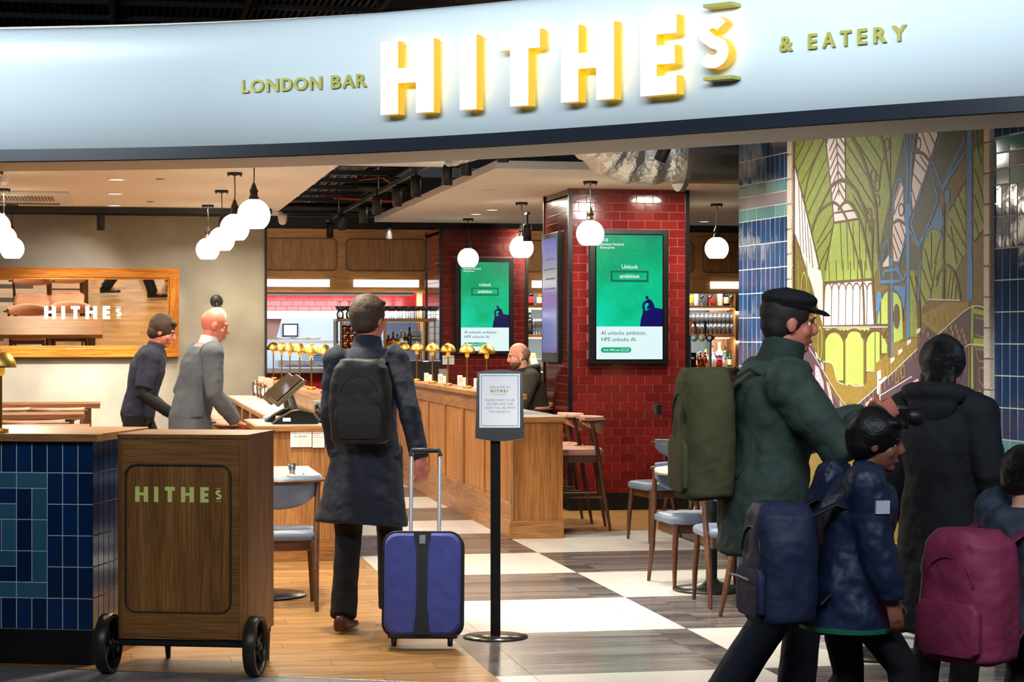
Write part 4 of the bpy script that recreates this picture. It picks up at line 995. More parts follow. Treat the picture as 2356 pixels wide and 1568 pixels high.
def ad_screen(px0, py0, px1, py1, y, label):
    a, b = on_y(px0, py1, y), on_y(px1, py0, y); w_, h = b.x-a.x, b.z-a.z
    t = thing('display_screen', label, 'screen', ((a.x+b.x)/2, y-.008, a.z)); K = h/1470.0
    def U(u, v): return ((u-492)*K, h-(v-40)*K)
    def quad(u0, v0, u1, v1, d, m, nm, lab=None):
        (x0, z1), (x1, z0) = U(u0, v0), U(u1, v1); mb = MB(); mb.prism([(x0, z0), (x1, z0), (x1, z1), (x0, z1)], (0, -d, 0), X, Z, .002); return mb.build(nm, m, t, label=lab)
    MB().bb(-w_/2, w_/2, -.05, 0, 0, h).build('housing', black_satin, t, bevel=.004)
    quad(112, 90, 880, 1470, .0505, mat('screen_rim', (8, 8, 10), .15), 'bezel')
    quad(125, 102, 868, 1100, .052, m_gr, 'screen_image', 'green starry picture'); quad(125, 1100, 868, 1458, .052, m_wh, 'screen_caption', 'white caption field')
    y0 = -.0535
    rk = [(613, 1100), (620, 1050), (628, 1000), (645, 955), (668, 932), (720, 912), (775, 892), (830, 902), (868, 908), (868, 1100)]
    MB().prism([U(*p) for p in rk[::-1]], (0, y0, 0), X, Z, .001).build('rock_silhouette', m_bl, t)
    leg = [(632, 947), (650, 926), (640, 900), (639, 872), (644, 848), (662, 826), (690, 812), (716, 822), (716, 846), (690, 842), (670, 854), (664, 872), (670, 902), (674, 926), (654, 949)]
    back = [(688, 806), (714, 797), (742, 812), (762, 838), (775, 872), (778, 897), (704, 912), (688, 900), (700, 880), (712, 860), (706, 836)]
    for q, nm in ((leg, 'silhouette_leg'), (back, 'silhouette_body'), ([(693+18*math.cos(a), 783+18*math.sin(a)) for a in np.linspace(0, 2*PI, 16, endpoint=False)], 'silhouette_head')):
        P = [U(*p) for p in q]; ar = sum(P[i][0]*P[(i+1) % len(P)][1]-P[(i+1) % len(P)][0]*P[i][1] for i in range(len(P)))
        MB().prism(P if ar > 0 else P[::-1], (0, y0-.0004, 0), X, Z, .001).build(nm, m_bl, t)
    def tx(s, u, v, cap, m, al='LEFT', bold=0.0):
        x, z = U(u, v); put_text(s, cap*K*1.37, (x, y0-.0006, z), X, Z, m, t, align=al, bold=bold)
    tx('Unlock', 497, 450, 46, m_tx, 'CENTER', .0003); tx('ambition', 497, 552, 46, m_tx, 'CENTER', .0003)
    for q in ((283, 492, 710, 512), (283, 592, 710, 615), (283, 512, 306, 592), (688, 512, 710, 592)): quad(*q, .0532, m_dk, 'caption_box')
    tx('AI unlocks ambition.', 176, 1172, 45, m_ik); tx('HPE unlocks AI.', 176, 1242, 45, m_ik)
    tx('Hewlett Packard', 163, 205, 29, m_tx, 'LEFT', .0001); tx('Enterprise', 163, 240, 29, m_tx)
    for q in ((165, 145, 255, 151), (165, 164, 255, 170), (165, 151, 171, 164), (249, 151, 255, 164)): quad(*q, .0532, m_tx, 'emblem_bar')
    x, z = U(345, 1356); MB().prism(rrect(340*K, 58*K, 28*K, 6, x, z), (0, y0-.0002, 0), X, Z, .001).build('button', m_bt, t)
    x, z = U(200, 1357); put_text('Visit HPE.com', 24*K*1.37, (x, y0-.0012, z), X, Z, m_tx, t, align='LEFT')
    for q in ((400, 1343, 486, 1347), (400, 1364, 486, 1368), (400, 1347, 404, 1364), (482, 1347, 486, 1364)): quad(*q, .0548, m_tx, 'button_icon')
    return t
ad_screen(1353, 837, 1534, 529, C1[2], 'upright advertising screen with a green starry picture on the near brick pier') if False else None
ad_screen(1353, 529, 1534, 837, C1[2], 'upright advertising screen with a green starry picture on the near brick pier')
ad_screen(1046, 594, 1180, 815, C2[2], 'smaller-looking upright advertising screen with a green picture on the far brick pier')
# flank screen, seen almost edge on, with glare painted into its colour ramp
m_fl = bpy.data.materials.new('flank_screen_glare'); m_fl.use_nodes = True; nt = m_fl.node_tree; b = nt.nodes['Principled BSDF']
tc = nt.nodes.new('ShaderNodeTexCoord'); sx = nt.nodes.new('ShaderNodeSeparateXYZ'); r = nt.nodes.new('ShaderNodeValToRGB'); nt.links.new(tc.outputs['Generated'], sx.inputs[0]); nt.links.new(sx.outputs[2], r.inputs[0])
e = r.color_ramp.elements; e[0].position = .0; e[0].color = lin((66, 72, 150))+(1,); e[1].position = 1; e[1].color = lin((110, 112, 190))+(1,)
for q, c in ((.06, (84, 100, 164)), (.5, (92, 108, 176)), (.68, (178, 180, 168)), (.78, (150, 160, 186)), (.93, (118, 128, 196))): k = e.new(q); k.color = lin(c)+(1,)
nt.links.new(r.outputs[0], b.inputs['Emission Color']); b.inputs['Emission Strength'].default_value = .85; b.inputs['Base Color'].default_value = (.01, .01, .03, 1); b.inputs['Roughness'].default_value = .15
a, b_ = on_x(1259, 832, C1[0]), on_x(1297, 532, C1[0])
t = thing('display_screen', 'narrow blue information screen on the left flank of the near brick pier', 'screen', (C1[0]-.008, (a.y+b_.y)/2, a.z)); wy, h = a.y-b_.y, b_.z-a.z
MB().bb(-.045, 0, -wy/2, wy/2, 0, h).build('housing', black_satin, t, bevel=.004); MB().bb(-.048, -.044, -wy/2+.05, wy/2-.05, .09, h-.05).build('screen_image', m_fl, t)
for k in range(5): MB().bb(-.049, -.0478, -wy/2+.1, wy/2-.1-.1*(k % 2), h-.16-.09*k, h-.145-.09*k).build('text_line', mat('screen_grey_line', (96, 100, 150), .5, emit=.3, ecol=(80, 84, 140)), t)
card(1017, 817, 1045, 838, C2[2]-.012, 'white allergies notice on the far brick pier', [('ALLERGIES?', .022, 0, .72, ink, 'CENTER')]+[('ask your server', .009, .16, .5-.1*k, ink, 'CENTER') for k in range(4)])

# ================================================================ kitchen pass
ks = KY-.02
def wallbox(name, label, cat, px0, py0, px1, py1, y, dep, m, part='body', bevel=.002, out=True):
    a, b = on_y(px0, py1, y), on_y(px1, py0, y); t = thing(name, label, cat, ((a.x+b.x)/2, y, a.z)); w_, h = b.x-a.x, b.z-a.z
    MB().bb(-w_/2, w_/2, 0, dep, 0, h).build(part, m, t, bevel=bevel); return t, w_, h
t, w_, h = wallbox('extractor_hood', 'stainless steel hood edge above the kitchen pass', 'hood', 596, 716, 992, 733, KY-.16, .16, steel)
t, w_, h = wallbox('pass_ledge', 'stainless steel ledge below the kitchen pass', 'ledge', 596, 845, 992, 858, KY-.22, .4, steel)
t, w_, h = wallbox('pass_shelf', 'steel shelf running through the kitchen pass behind the brass lamps', 'shelf', 596, 781, 960, 789, KY+.165, .4, steel)
t, w_, h = wallbox('kitchen_cabinet', 'low steel kitchen cabinet seen through the pass', 'cabinet', 640, 828, 860, 1010, KY+1.3, .6, steel); 
for k in range(3): MB().bb(-w_/2+.1+k*w_/3, -w_/2+.14+k*w_/3+.3, -.015, 0, h*.92, h*.95).build('handle', chrome, t)
t, w_, h = wallbox('framed_notice', 'white printed notice in a black frame inside the kitchen pass', 'notice', 650, 744, 686, 774, 30.16, .03, black_satin, 'frame')
MB().bb(-w_/2+.02, w_/2-.02, -.004, 0, .02, h-.02).build('sheet', paper, t)
for k in range(6): put_text('food safety check', .018, (0, -.006, h*.82-k*.03), X, Z, mat('blue_print', (110, 130, 180), .7), t)
t, w_, h = wallbox('hygiene_sign', 'blue and white food hygiene sign inside the kitchen pass', 'sign', 721, 815, 747, 829, KY+.5, .01, mat('sign_blue', (26, 96, 172), .5), 'board', 0)
put_text('All food must be', .028, (0, -.003, h*.64), X, Z, m_tx if False else paper, t); put_text('covered and dated', .028, (0, -.003, h*.28), X, Z, paper, t)
t, w_, h = wallbox('wall_sticker', 'pale grey sticker beside the blue hygiene sign in the kitchen', 'sign', 694, 812, 712, 830, KY+.5, .01, mat('pale_sticker', (206, 214, 226), .6), 'board', 0)
a = on_y(613, 780.5, KY+.3); t = thing('folded_flap', 'pink-brown slanted flap at the left of the kitchen pass', 'flap', a)
fl_ = MB(); k = 1/ (F/28.3); fl_.prism([(-.3, 0), (22*k, 0), (35*k, 49*k), (-.3, 49*k)], (0, 0, 0), X, Z, .02); fl_.build('panel', mat('dusty_pink', (196, 150, 142), .5), t)
for i, px in enumerate((652, 690, 720)):
    p = on_y(px, 781, KY+.35); t = thing('plate_stack', 'small stack of white plates on the pass shelf, %s from the left' % ('first', 'second', 'third')[i], 'plates', (p.x, p.y, p.z))
    for k in range(3): MB().lathe([(.0, .008*k), (.07, .008*k), (.115, .008*k+.014), (.112, .008*k+.016), (.07, .008*k+.004), (.0, .008*k+.004)], n=28).build('plate', white_gloss, t)
p = on_y(757, 837, KY+.1); t = thing('serving_bowl', 'shallow bowl of green salad on the pass ledge', 'bowl', (p.x, p.y-.15, on_y(700, 845, KY-.2).z+.0))
MB().lathe([(.0, 0), (.05, 0), (.11, .05), (.105, .052), (.05, .008), (.0, .008)], n=28).build('bowl', white_gloss, t); MB().ball((0, 0, .045), (.09, .09, .03)).build('salad', mat('salad_green', (130, 150, 60), .6, noise=.5, nscale=30), t)

# ================================================================ glassware and bottles
def make_glass(kind):
    if kind == 'coupe': pr = [(.0, .0), (.032, .0), (.032, .003), (.005, .008), (.004, .09), (.012, .098), (.04, .118), (.049, .15), (.047, .15), (.038, .12), (.01, .102), (.0, .101)]
    elif kind == 'wine': pr = [(.0, .0), (.034, .0), (.034, .003), (.005, .008), (.004, .085), (.02, .1), (.042, .135), (.045, .165), (.036, .205), (.034, .205), (.043, .165), (.04, .137), (.018, .103), (.0, .098)]
    elif kind == 'flute': pr = [(.0, .0), (.03, .0), (.03, .003), (.004, .008), (.004, .08), (.018, .11), (.026, .17), (.024, .22), (.022, .22), (.024, .17), (.016, .112), (.0, .09)]
    else: pr = [(.0, .0), (.03, .0), (.041, .15), (.039, .15), (.0285, .008), (.0, .008)]
    return MB().lathe(pr, n=18).mesh(kind+'_glass', glass)
GL = {k: make_glass(k) for k in ('coupe', 'wine', 'flute', 'pint')}
def glass_obj(kind, loc, label, group, flip=False):
    o = link(kind+'_glass', GL[kind], None, loc=loc, rot=(PI if flip else 0, 0, random.uniform(0, 6))); return tag(o, label, 'glass', group)
def bottle(loc, h, r, m, label_m, cap_m, label, neck=.36, group=None, flat=False, lab_text=None):
    t = thing('bottle', label, 'bottle', loc, 0, group); hb = h*(1-neck)
    MB().lathe([(.0, 0), (r*.92, 0), (r, .008), (r, hb*.86), (r*.92, hb*.95), (r*.5, hb*1.06), (r*.36, hb*1.18), (r*.34, h*.97), (.0, h*.97)], n=20).build('body', m, t)
    MB().lathe([(r*1.015, hb*.2), (r*1.02, hb*.21), (r*1.02, hb*.72), (r*1.015, hb*.73)], n=20).build('label', label_m, t)
    MB().lathe([(.0, h*.9), (r*.42, h*.9), (r*.42, h), (.0, h)], n=16).build('cap', cap_m, t); return t
g_green = mat('green_glass', (30, 110, 50), .05, trans=.6); g_brown = mat('brown_glass', (120, 60, 20), .05, trans=.6); g_amber = mat('amber_spirit', (170, 90, 24), .05, trans=.5); g_dark = mat('dark_glass', (16, 14, 14), .08); g_clear = mat('clear_spirit', (230, 236, 236), .03, trans=.85); g_red = mat('red_spirit', (150, 24, 40), .05, trans=.4); g_frost = mat('frosted_glass', (226, 232, 234), .4)
L_ = {n: mat('label_'+n, c, .5) for n, c in dict(white=(236, 232, 222), yellow=(238, 196, 40), orange=(236, 110, 40), blue=(30, 40, 110), cream=(220, 208, 170), red=(196, 40, 44), black=(24, 22, 22), pink=(226, 160, 150)).items()}
# gantry of brass and reeded glass, coupes on top
GY = 24.35
ga, gb = on_y(774, 741, GY), on_y(1004, 733, GY); gw = gb.x-ga.x; gm = on_y(800, 801, GY).z; g0 = .94
gan = thing('glass_gantry', 'brass and reeded-glass bar gantry with rows of coupe glasses on top', 'shelving', (ga.x, GY, 0))
MB().bb(0, gw, 0, .34, gb.z-.035, gb.z).build('top_shelf', mat('antique_brass', (128, 92, 54), .35, .7), gan); MB().bb(0, gw, 0, .34, gm-.03, gm).build('shelf', mat('antique_brass', (128, 92, 54), .35, .7), gan)
for px in (776, 786, 887, 977, 986, 1001):
    x = on_y(px, 780, GY).x-ga.x; MB().tube([(x, .02, g0), (x, .02, gb.z-.03)], .011, 10).build('post', brass_dark, gan)
MB().bb(.0, .02, 0, .34, g0, gb.z-.03).build('end_frame', black, gan)
reed = thin_glass('reeded_glass', (196, 204, 226), .12, 1.5, .12)
for (x0, x1) in ((788, 885), (889, 975)):
    xa, xb = on_y(x0, 780, GY).x-ga.x, on_y(x1, 780, GY).x-ga.x; mb = MB(); n = int((xb-xa)/.018)
    for k in range(n): mb.tube([(xa+(k+.5)*(xb-xa)/n, .3, g0), (xa+(k+.5)*(xb-xa)/n, .3, gb.z-.04)], .0085, 6)
    mb.build('reeded_glass', reed, gan, kind='stuff')
MB().bb(-.1, gw+.2, 0, .5, 0, g0).build('base_cabinet', black_satin, gan)
lab_c = 'coupe glass standing on top of the brass gantry behind the oak bar'
for r in range(3):
    for k in range(12):
        if r == 0 and k < 2: continue
        glass_obj('coupe', (ga.x+.06+k*.1+(.04 if r % 2 else 0), GY+.06+r*.1, gb.z), 'coupe glass on the brass gantry top, %s from the left in the %s row' % (ORD[k], ('front', 'middle', 'back')[r]), 'coupe glasses on the gantry')
for k in range(2): glass_obj('wine', (ga.x+.05+k*.11, GY+.06, gb.z+.205), 'upturned wine glass at the left end of the gantry top, %s of two' % ('left', 'right')[k], 'upturned glasses on the gantry', True)
for c in range(3):
    for r in range(3):
        p = on_y(795+16*c, 790, GY); t = thing('copper_mug', 'copper mug in the brass gantry, %s stack from the left, %s' % (ORD[c], ('bottom one', 'middle one', 'top one')[r]), 'mug', (p.x, GY+.16, gm+r*.092), 0, 'copper mugs in the gantry')
        MB().lathe([(.0, 0), (.03, 0), (.042, .02), (.043, .06), (.036, .088), (.034, .088), (.04, .06), (.0, .01)], n=18).build('cup', copper, t); MB().tube([(.04, 0, .07), (.066, 0, .06), (.064, 0, .03), (.04, 0, .02)], .004, 6).build('handle', copper, t)
spec = [(897, .16, .04, g_brown, 'red', 'red', 'short brown jar with a red label'), (908, .2, .03, g_brown, 'orange', 'red', 'brown sauce bottle with an orange label'), (918, .17, .028, g_green, 'yellow', 'black', 'small green bottle with a yellow label'), (927, .22, .03, g_clear, 'white', 'white', 'clear bottle with a white label'), (936, .19, .03, g_dark, 'cream', 'red', 'dark bottle with a cream label'), (946, .25, .032, g_brown, 'black', 'black', 'tall brown bottle with a black cap')]
for px, h, r, m, l, c, s in spec:
    p = on_y(px, 790, GY); bottle((p.x, GY+.14, gm), h, r, m, L_[l], L_[c], s+' in the right bay of the brass gantry')
for px, s in ((955, 'left'), (966, 'right')):
    p = on_y(px, 790, GY); t = thing('sauce_tin', 'blue-grey sauce tin with a dark label, %s of two in the brass gantry' % s, 'tin', (p.x, GY+.12, gm))
    MB().bb(-.028, .028, -.02, .02, 0, .2).build('tin', mat('tin_blue', (120, 140, 156), .4), t, bevel=.005); MB().bb(-.024, .024, -.0215, -.02, .09, .15).build('label', L_['black'], t); put_text('HP', .04, (0, -.0235, .12), X, Z, paper, t)
# black till screens behind the oak bar
for px, py, lb in ((932, 880, 'left'), (968, 880, 'right')):
    p = on_y(px, py, 21.9 if lb == 'left' else 21.2); t = thing('till_screen', 'black till monitor behind the oak bar, %s of the pair' % lb, 'monitor', (p.x+.05, p.y, .942))
    MB().bb(-.16, .16, -.02, .03, .13, .37).build('screen', black_satin, t, bevel=.008); MB().tube([(0, .03, .0), (0, .03, .2)], .025, 10).build('stand', black, t); MB().bb(-.1, .1, -.07, .1, 0, .015).build('base', black, t); MB().bb(-.03, .03, -.022, -.02, .355, .363).build('sticker', paper, t)
# back bar shelves right of and between the piers
BY = 27.3
zs = [on_y(1640, 703, BY).z, on_y(1640, 769, BY).z, on_y(1640, 844, BY).z]; xl, xr = on_y(1196, 700, BY).x, on_y(1698, 700, BY).x
bbx = thing('back_bar', 'oak back-bar shelving with lit shelf edges behind the brick piers', 'shelving', ((xl+xr)/2, BY, 0)); hw = (xr-xl)/2
strip = mat('shelf_light_strip', (255, 240, 214), .4, emit=2.4, ecol=(255, 232, 196))
for z in zs[:2]:
    MB().bb(-hw, hw, 0, .4, z-.045, z).build('shelf', dark_x, bbx, bevel=.002); MB().bb(-hw, hw-.12, .01, .03, z-.056, z-.045).build('light_strip', strip, bbx)
MB().bb(-hw, hw, -.15, .4, zs[2]-.05, zs[2]).build('worktop', oak_x, bbx, bevel=.002); MB().bb(-hw, hw-.12, -.13, -.11, zs[2]-.065, zs[2]-.05).build('light_strip', strip, bbx)
MB().bb(-hw, hw, .05, .4, 0, zs[2]-.05).build('cupboard', oak_z, bbx)
MB().bb(hw-.05, hw+.03, -.05, .42, 0, 2.2).build('side_post', dark_z, bbx); MB().bb(hw-.3, hw-.05, .36, .4, 0, 2.1).build('back_panel', oak_z, bbx)
def shelf_bottle(px, k, dy, h, r, m, l, c, s): p = on_y(px, 700, BY+dy); bottle((p.x, BY+dy, zs[k]), h, r, m, L_[l], L_[c], s)
for a in ((1589, 0, .12, .30, .036, g_clear, 'yellow', 'white', 'clear rum bottle with a round yellow label on the top back-bar shelf'), (1602, 0, .12, .31, .038, g_frost, 'white', 'white', 'white spirit bottle next to the yellow-labelled one on the top shelf'),
          (1634, 0, .2, .30, .042, g_red, 'red', 'black', 'dark red liqueur bottle in the middle of the top shelf'), (1656, 0, .14, .31, .038, g_frost, 'cream', 'white', 'white coconut liqueur bottle on the top shelf'), (1672, 0, .16, .26, .045, g_dark, 'cream', 'black', 'squat dark bottle with a cream label at the right of the top shelf'),
          (1221, 0, .15, .26, .04, g_dark, 'red', 'black', 'dark spirit box-shaped bottle on the top shelf between the piers'), (1243, 0, .15, .24, .048, g_amber, 'cream', 'red', 'amber whiskey bottle with a cream label between the piers'),
          (1219, 1, .12, .33, .042, g_dark, 'black', 'pink', 'champagne bottle with pink foil between the piers')): shelf_bottle(*a)
for px, s in ((1613, 'left'), (1632, 'middle'), (1680, 'right')): p = on_y(px, 700, BY+.08); glass_obj('wine', (p.x, BY+.06, zs[0]), 'balloon gin glass on the top back-bar shelf, %s one' % s, 'gin glasses')
for r in range(2):
    for t_ in range(2):
        for k in range(11): p = on_y(1584+10*k, 760, BY+.1); glass_obj('pint', (p.x, BY+.1+.1*r, zs[1]+.152*t_), 'beer glass on the middle back-bar shelf, %s from the left, %s layer, %s row' % (ORD[k], ('lower', 'upper')[t_], ('front', 'back')[r]), 'beer glasses on the middle shelf')
for r in range(2):
    for k in range(5): p = on_y(1228+6*k, 760, BY+.1); glass_obj('flute', (p.x, BY+.08+.09*r, zs[1]), 'champagne flute on the shelf between the piers, %s from the left in the %s row' % (ORD[k], ('front', 'back')[r]), 'flutes between the piers')
low = [(1594, .1, .19, .05, g_dark, 'white', 'red', 'dark jar with a red lid on the worktop shelf'), (1609, .12, .2, .05, g_amber, 'orange', 'cream', 'carton-shaped bottle with an orange label'), (1624, .14, .24, .04, g_clear, 'white', 'yellow', 'clear bottle with a yellow cap'), (1638, .16, .30, .04, g_clear, 'white', 'blue', 'clear vodka bottle with a blue cap'), (1655, .16, .34, .05, g_frost, 'blue', 'cream', 'tall square frosted bottle'), (1669, .18, .28, .034, g_green, 'white', 'black', 'tall green bottle'), (1679, .16, .22, .03, g_green, 'green' if False else 'cream', 'black', 'small green bottle'), (1641, -.02, .2, .045, g_frost, 'white', 'white', 'white frosted vodka bottle in the front row'), (1655, -.02, .17, .042, g_red, 'red', 'red', 'bright red liqueur bottle in the front row'), (1667, -.02, .22, .04, g_clear, 'white', 'white', 'clear bottle in the front row'), (1629, -.04, .17, .04, g_frost, 'cream', 'orange', 'cream bottle in the front row')]
for px, dy, h, r, m, l, c, s in low: p = on_y(px, 840, BY+dy); bottle((p.x, BY+dy, zs[2]), h, r, m, L_[l], L_[c], s+' on the back-bar worktop')
for px, lb in ((1611, 'left'), (1622, 'right')):
    p = on_y(px, 842, BY-.08); t = thing('cocktail_shaker', 'copper cocktail shaker on the back-bar worktop, %s of two' % lb, 'shaker', (p.x, BY-.08, zs[2]))
    MB().lathe([(.0, 0), (.03, 0), (.04, .1), (.04, .13), (.0, .13)], n=20).build('cup', copper, t); MB().lathe([(.04, .13), (.036, .15), (.016, .17), (.014, .185), (.02, .2), (.012, .214), (.0, .216)], n=20).build('cap', copper, t)
p = on_y(1590, 842, BY-.08); t = thing('ice_bucket', 'square black caddy on the back-bar worktop beside the near pier', 'caddy', (p.x, BY-.08, zs[2])); MB().bb(-.06, .06, -.05, .05, 0, .2).build('box', black_satin, t, bevel=.006); MB().bb(-.03, .03, -.053, -.05, .11, .14).build('label', L_['cream'], t)
p = on_y(1228, 812, BY); t = thing('gold_shaker', 'shiny gold pineapple-shaped shaker on the worktop between the piers', 'shaker', (p.x, BY+.05, zs[2]+.0)); MB().lathe([(.0, 0), (.04, 0), (.05, .03), (.062, .1), (.055, .15), (.04, .17), (.042, .19), (.0, .2)], n=14).build('body', brass, t)
p = on_y(1240, 835, BY-.2); t = thing('card_till', 'small white till with a tilted screen on the worktop between the piers', 'till', (p.x, BY-.06, zs[2])); MB().box((.02, 0, .06), (.16, .1, .12)).build('body', mat('till_grey', (170, 170, 164), .5), t, bevel=.01); MB().box((-.05, -.07, .07), (.1, .02, .12), (-.5, 0, .3)).build('screen', white_gloss, t)
# beer taps
p = on_y(1610, 776, BY-.9); t = thing('beer_font', 'chrome beer font with three round badges and tall tap handles', 'beer tap', (p.x, BY-.9, 0)); z0 = p.z
MB().tube([(-.2, 0, z0), (.2, 0, z0)], .028, 14).build('bar', chrome, t)
for s in (-.14, .14): MB().tube([(s, 0, .94), (s, 0, z0)], .022, 12).build('column', chrome, t)
for px, c, cs in ((1597, (120, 190, 220), 'blue-green badge'), (1615, (226, 216, 170), 'cream badge'), (1633, (24, 34, 70), 'navy badge')):
    q = on_y(px, 778, BY-.95).x-p.x; MB().lathe([(.0, -.006), (.045, -.006), (.048, 0), (.045, .006), (.0, .006)], (q, -.05, z0-.01), 24, rot=Matrix.Rotation(PI/2, 3, 'X')).build('badge', mat('badge_'+cs[:4], c, .3), t, label=cs)
    MB().lathe([(.026, .0), (.03, .003), (.0, .004)], (q, -.057, z0-.01), 20, rot=Matrix.Rotation(PI/2, 3, 'X')).build('badge_centre', L_['white'], t)
for px, m, ln in ((1588, L_['orange'], 0), (1605, copper, .25), (1623, black_satin, 0)):
    q = on_y(px, 770, BY-.9).x-p.x; MB().tube([(q, 0, z0+.02), (q-ln*.05, 0, z0+.08), (q-ln*.2, 0, z0+.22)], [.012, .014, .018], 10).build('tap_handle', m, t)
MB().bb(on_y(1575, 800, BY-.9).x-p.x, on_y(1700, 800, BY-.9).x-p.x, -.2, .25, 0, .94).build('plinth', oak_x, t)

# ================================================================ things on the counters
def on_top(px, py, z): p = on_z(px, py, z); return Vector((p.x, p.y, z))
for i, (px, py) in enumerate(((589, 910), (607, 914), (627, 917))):
    p = on_top(px, py, .94); p.x = max(1.25, min(p.x, 1.45)); w_ = ('farthest', 'middle', 'nearest')[i]
    t = thing('cutlery_pot', 'metal cutlery pot with copper pepper mill on the marble counter, %s of three' % w_, 'cutlery pot', p)
    MB().lathe([(.0, 0), (.036, 0), (.036, .006), (.046, .11), (.044, .11), (.034, .008), (.0, .008)], n=22).build('pot', steel, t); MB().lathe([(.037, 0), (.038, .03), (.037, .035)], n=22).build('base_band', copper, t)
    MB().lathe([(.016, .06), (.016, .105), (.03, .118), (.034, .135), (.024, .152), (.006, .16), (.008, .166), (.0, .17)], (-.005, -.01, 0), 16).build('pepper_mill', copper, t)
    MB().box((.055, .03, .1), (.07, .02, .2), (.12, 0, .3)).build('menu', mat('cream_menu', (220, 206, 182), .6), t); MB().box((.07, -.01, .05), (.05, .03, .1), (0, .3, .2)).build('card_reader', black_satin, t)
    for k in range(3): MB().tube([(-.02+.012*k, .01, .05), (-.05+.012*k, .02, .16)], .004, 6).build('fork', steel, t)
bz_ = mat('till_bronze', (92, 84, 66), .22, .4)
for i, (x, y) in enumerate(((1.26, 14.72), (1.24, 15.12))):
    t = thing('till_terminal', 'touch-screen till on a curved base on the left till counter, %s' % ('nearer one', 'farther one'), 'till', (x, y, .942)) if False else thing('till_terminal', 'touch-screen till on a curved base on the left counter, %s of two' % ('nearer', 'farther')[i], 'till', (x, y, .942))
    pr = [(-.17, 0), (.15, 0), (.15, .03), (.11, .075), (.03, .095), (-.04, .085), (-.12, .04)]
    MB().prism(pr, (0, -.09, 0), X, Z, .2).build('base', black_satin, t, bevel=.006)
    MB().tube([(-.175, -.095, .005), (-.12, -.095, .048), (-.04, -.095, .093), (.03, -.095, .102), (.11, -.095, .082), (.155, -.095, .03)], .008, 8).build('base_trim', bz_, t)
    MB().tube([(.0, 0, .08), (-.02, 0, .15), (-.045, 0, .2)], [(.03, .05), (.02, .04), (.03, .05)], 12).build('arm', mat('till_grey_arm', (112, 112, 112), .35, .4), t)
    MB().box((-.06, 0, .235), (.27, .29, .034), (.16, -.72, 0)).build('screen', bz_, t, bevel=.012); MB().box((-.07, -.004, .2565), (.235, .25, .004), (.16, -.72, 0)).build('screen_glass', mat('dark_screen', (16, 16, 18), .05), t)
    MB().bb(-.1, -.045, -.093, -.09, .02, .045).build('sticker', paper, t)
p = on_top(622, 966, .942); t = thing('cleaning_cloth', 'crumpled pale blue cloth on the till counter', 'cloth', p); mb = MB(); mb.ball((0, 0, .016), (.055, .045, .018), 18, 10); crumple(mb, .004).build('cloth', mat('pale_blue_cloth', (150, 200, 222), .8), t)
p = Vector((1.47, 14.9, .942)); t = thing('card_reader_dock', 'black card reader dock with a red light beside the tills', 'card reader', p); MB().box((0, 0, .045), (.1, .16, .09), (0, .3, .2)).build('body', black_satin, t, bevel=.02); MB().box((0, -.02, .1), (.07, .12, .025), (.5, .2, .2)).build('handset', black, t, bevel=.008); MB().ball((-.03, -.09, .08), .005).build('led', mat('red_led', (255, 30, 30), .4, emit=4, ecol=(255, 20, 20)), t)
t = thing('receipt_printer', 'small black printer with white paper strips beside the tills', 'printer', (1.5, 15.25, .942)); MB().box((0, 0, .06), (.12, .15, .12)).build('body', black_satin, t, bevel=.01); MB().box((-.04, -.05, .125), (.06, .002, .06), (.6, 0, 0)).build('receipt', paper, t)
for i, (px, hh) in enumerate(((920, .09), (951, .09), (981, .085), (1013, .09), (1058, .1), (1096, .09))):
    p = on_x(px, 860, 3.13); w_ = ('farthest', 'fifth', 'fourth', 'third', 'second', 'nearest')[i]
    t = thing('napkin_holder', 'white card and napkin holder on the oak bar, %s to the welcome sign' % w_, 'napkin holder', (3.13, p.y, 1.10)); MB().bb(-.02, .02, -.03, .03, 0, hh).build('holder', white_gloss, t, bevel=.003); MB().bb(.02, .05, -.04, .03, 0, hh*.8).build('napkins', paper, t); MB().bb(-.012, .012, -.032, -.03, hh*.35, hh*.8).build('label', L_['cream'], t)
p = on_x(1027, 860, 3.2); t = thing('menu_stand', 'dark slanted menu card standing on the oak bar near the far pier', 'menu', (3.17, p.y, 1.10)); MB().box((0, 0, .07), (.09, .012, .14), (-.2, 0, .3)).build('card', mat('taupe_card', (112, 96, 82), .6), t)
p = on_top(672, 1092, .75); t = thing('water_glass', 'small clear glass on the square marble table', 'glass', p); t2_ = link('tumbler', GL['pint'], t); t2_.scale = (.55, .55, .45)
t = thing('place_setting', 'folded napkin with a knife and fork on the square marble table', 'napkin', p+Vector((.03, -.05, 0))); MB().box((0, 0, .003), (.12, .09, .006), (0, 0, .2)).build('napkin', paper, t)
for s in (-.02, .03): MB().tube([(s, -.04, .009), (s, .04, .009)], [.004, .003], 6).build('cutlery', copper, t)
p = Vector((t1.x-.12, t1.y-.1, .75)); t = thing('table_napkin', 'folded white napkin with cutlery on the round marble table', 'napkin', p); MB().box((0, 0, .004), (.1, .13, .008), (0, 0, .4)).build('napkin', paper, t); MB().tube([(-.02, -.05, .011), (.02, .05, .011)], .004, 6).build('cutlery', steel, t)
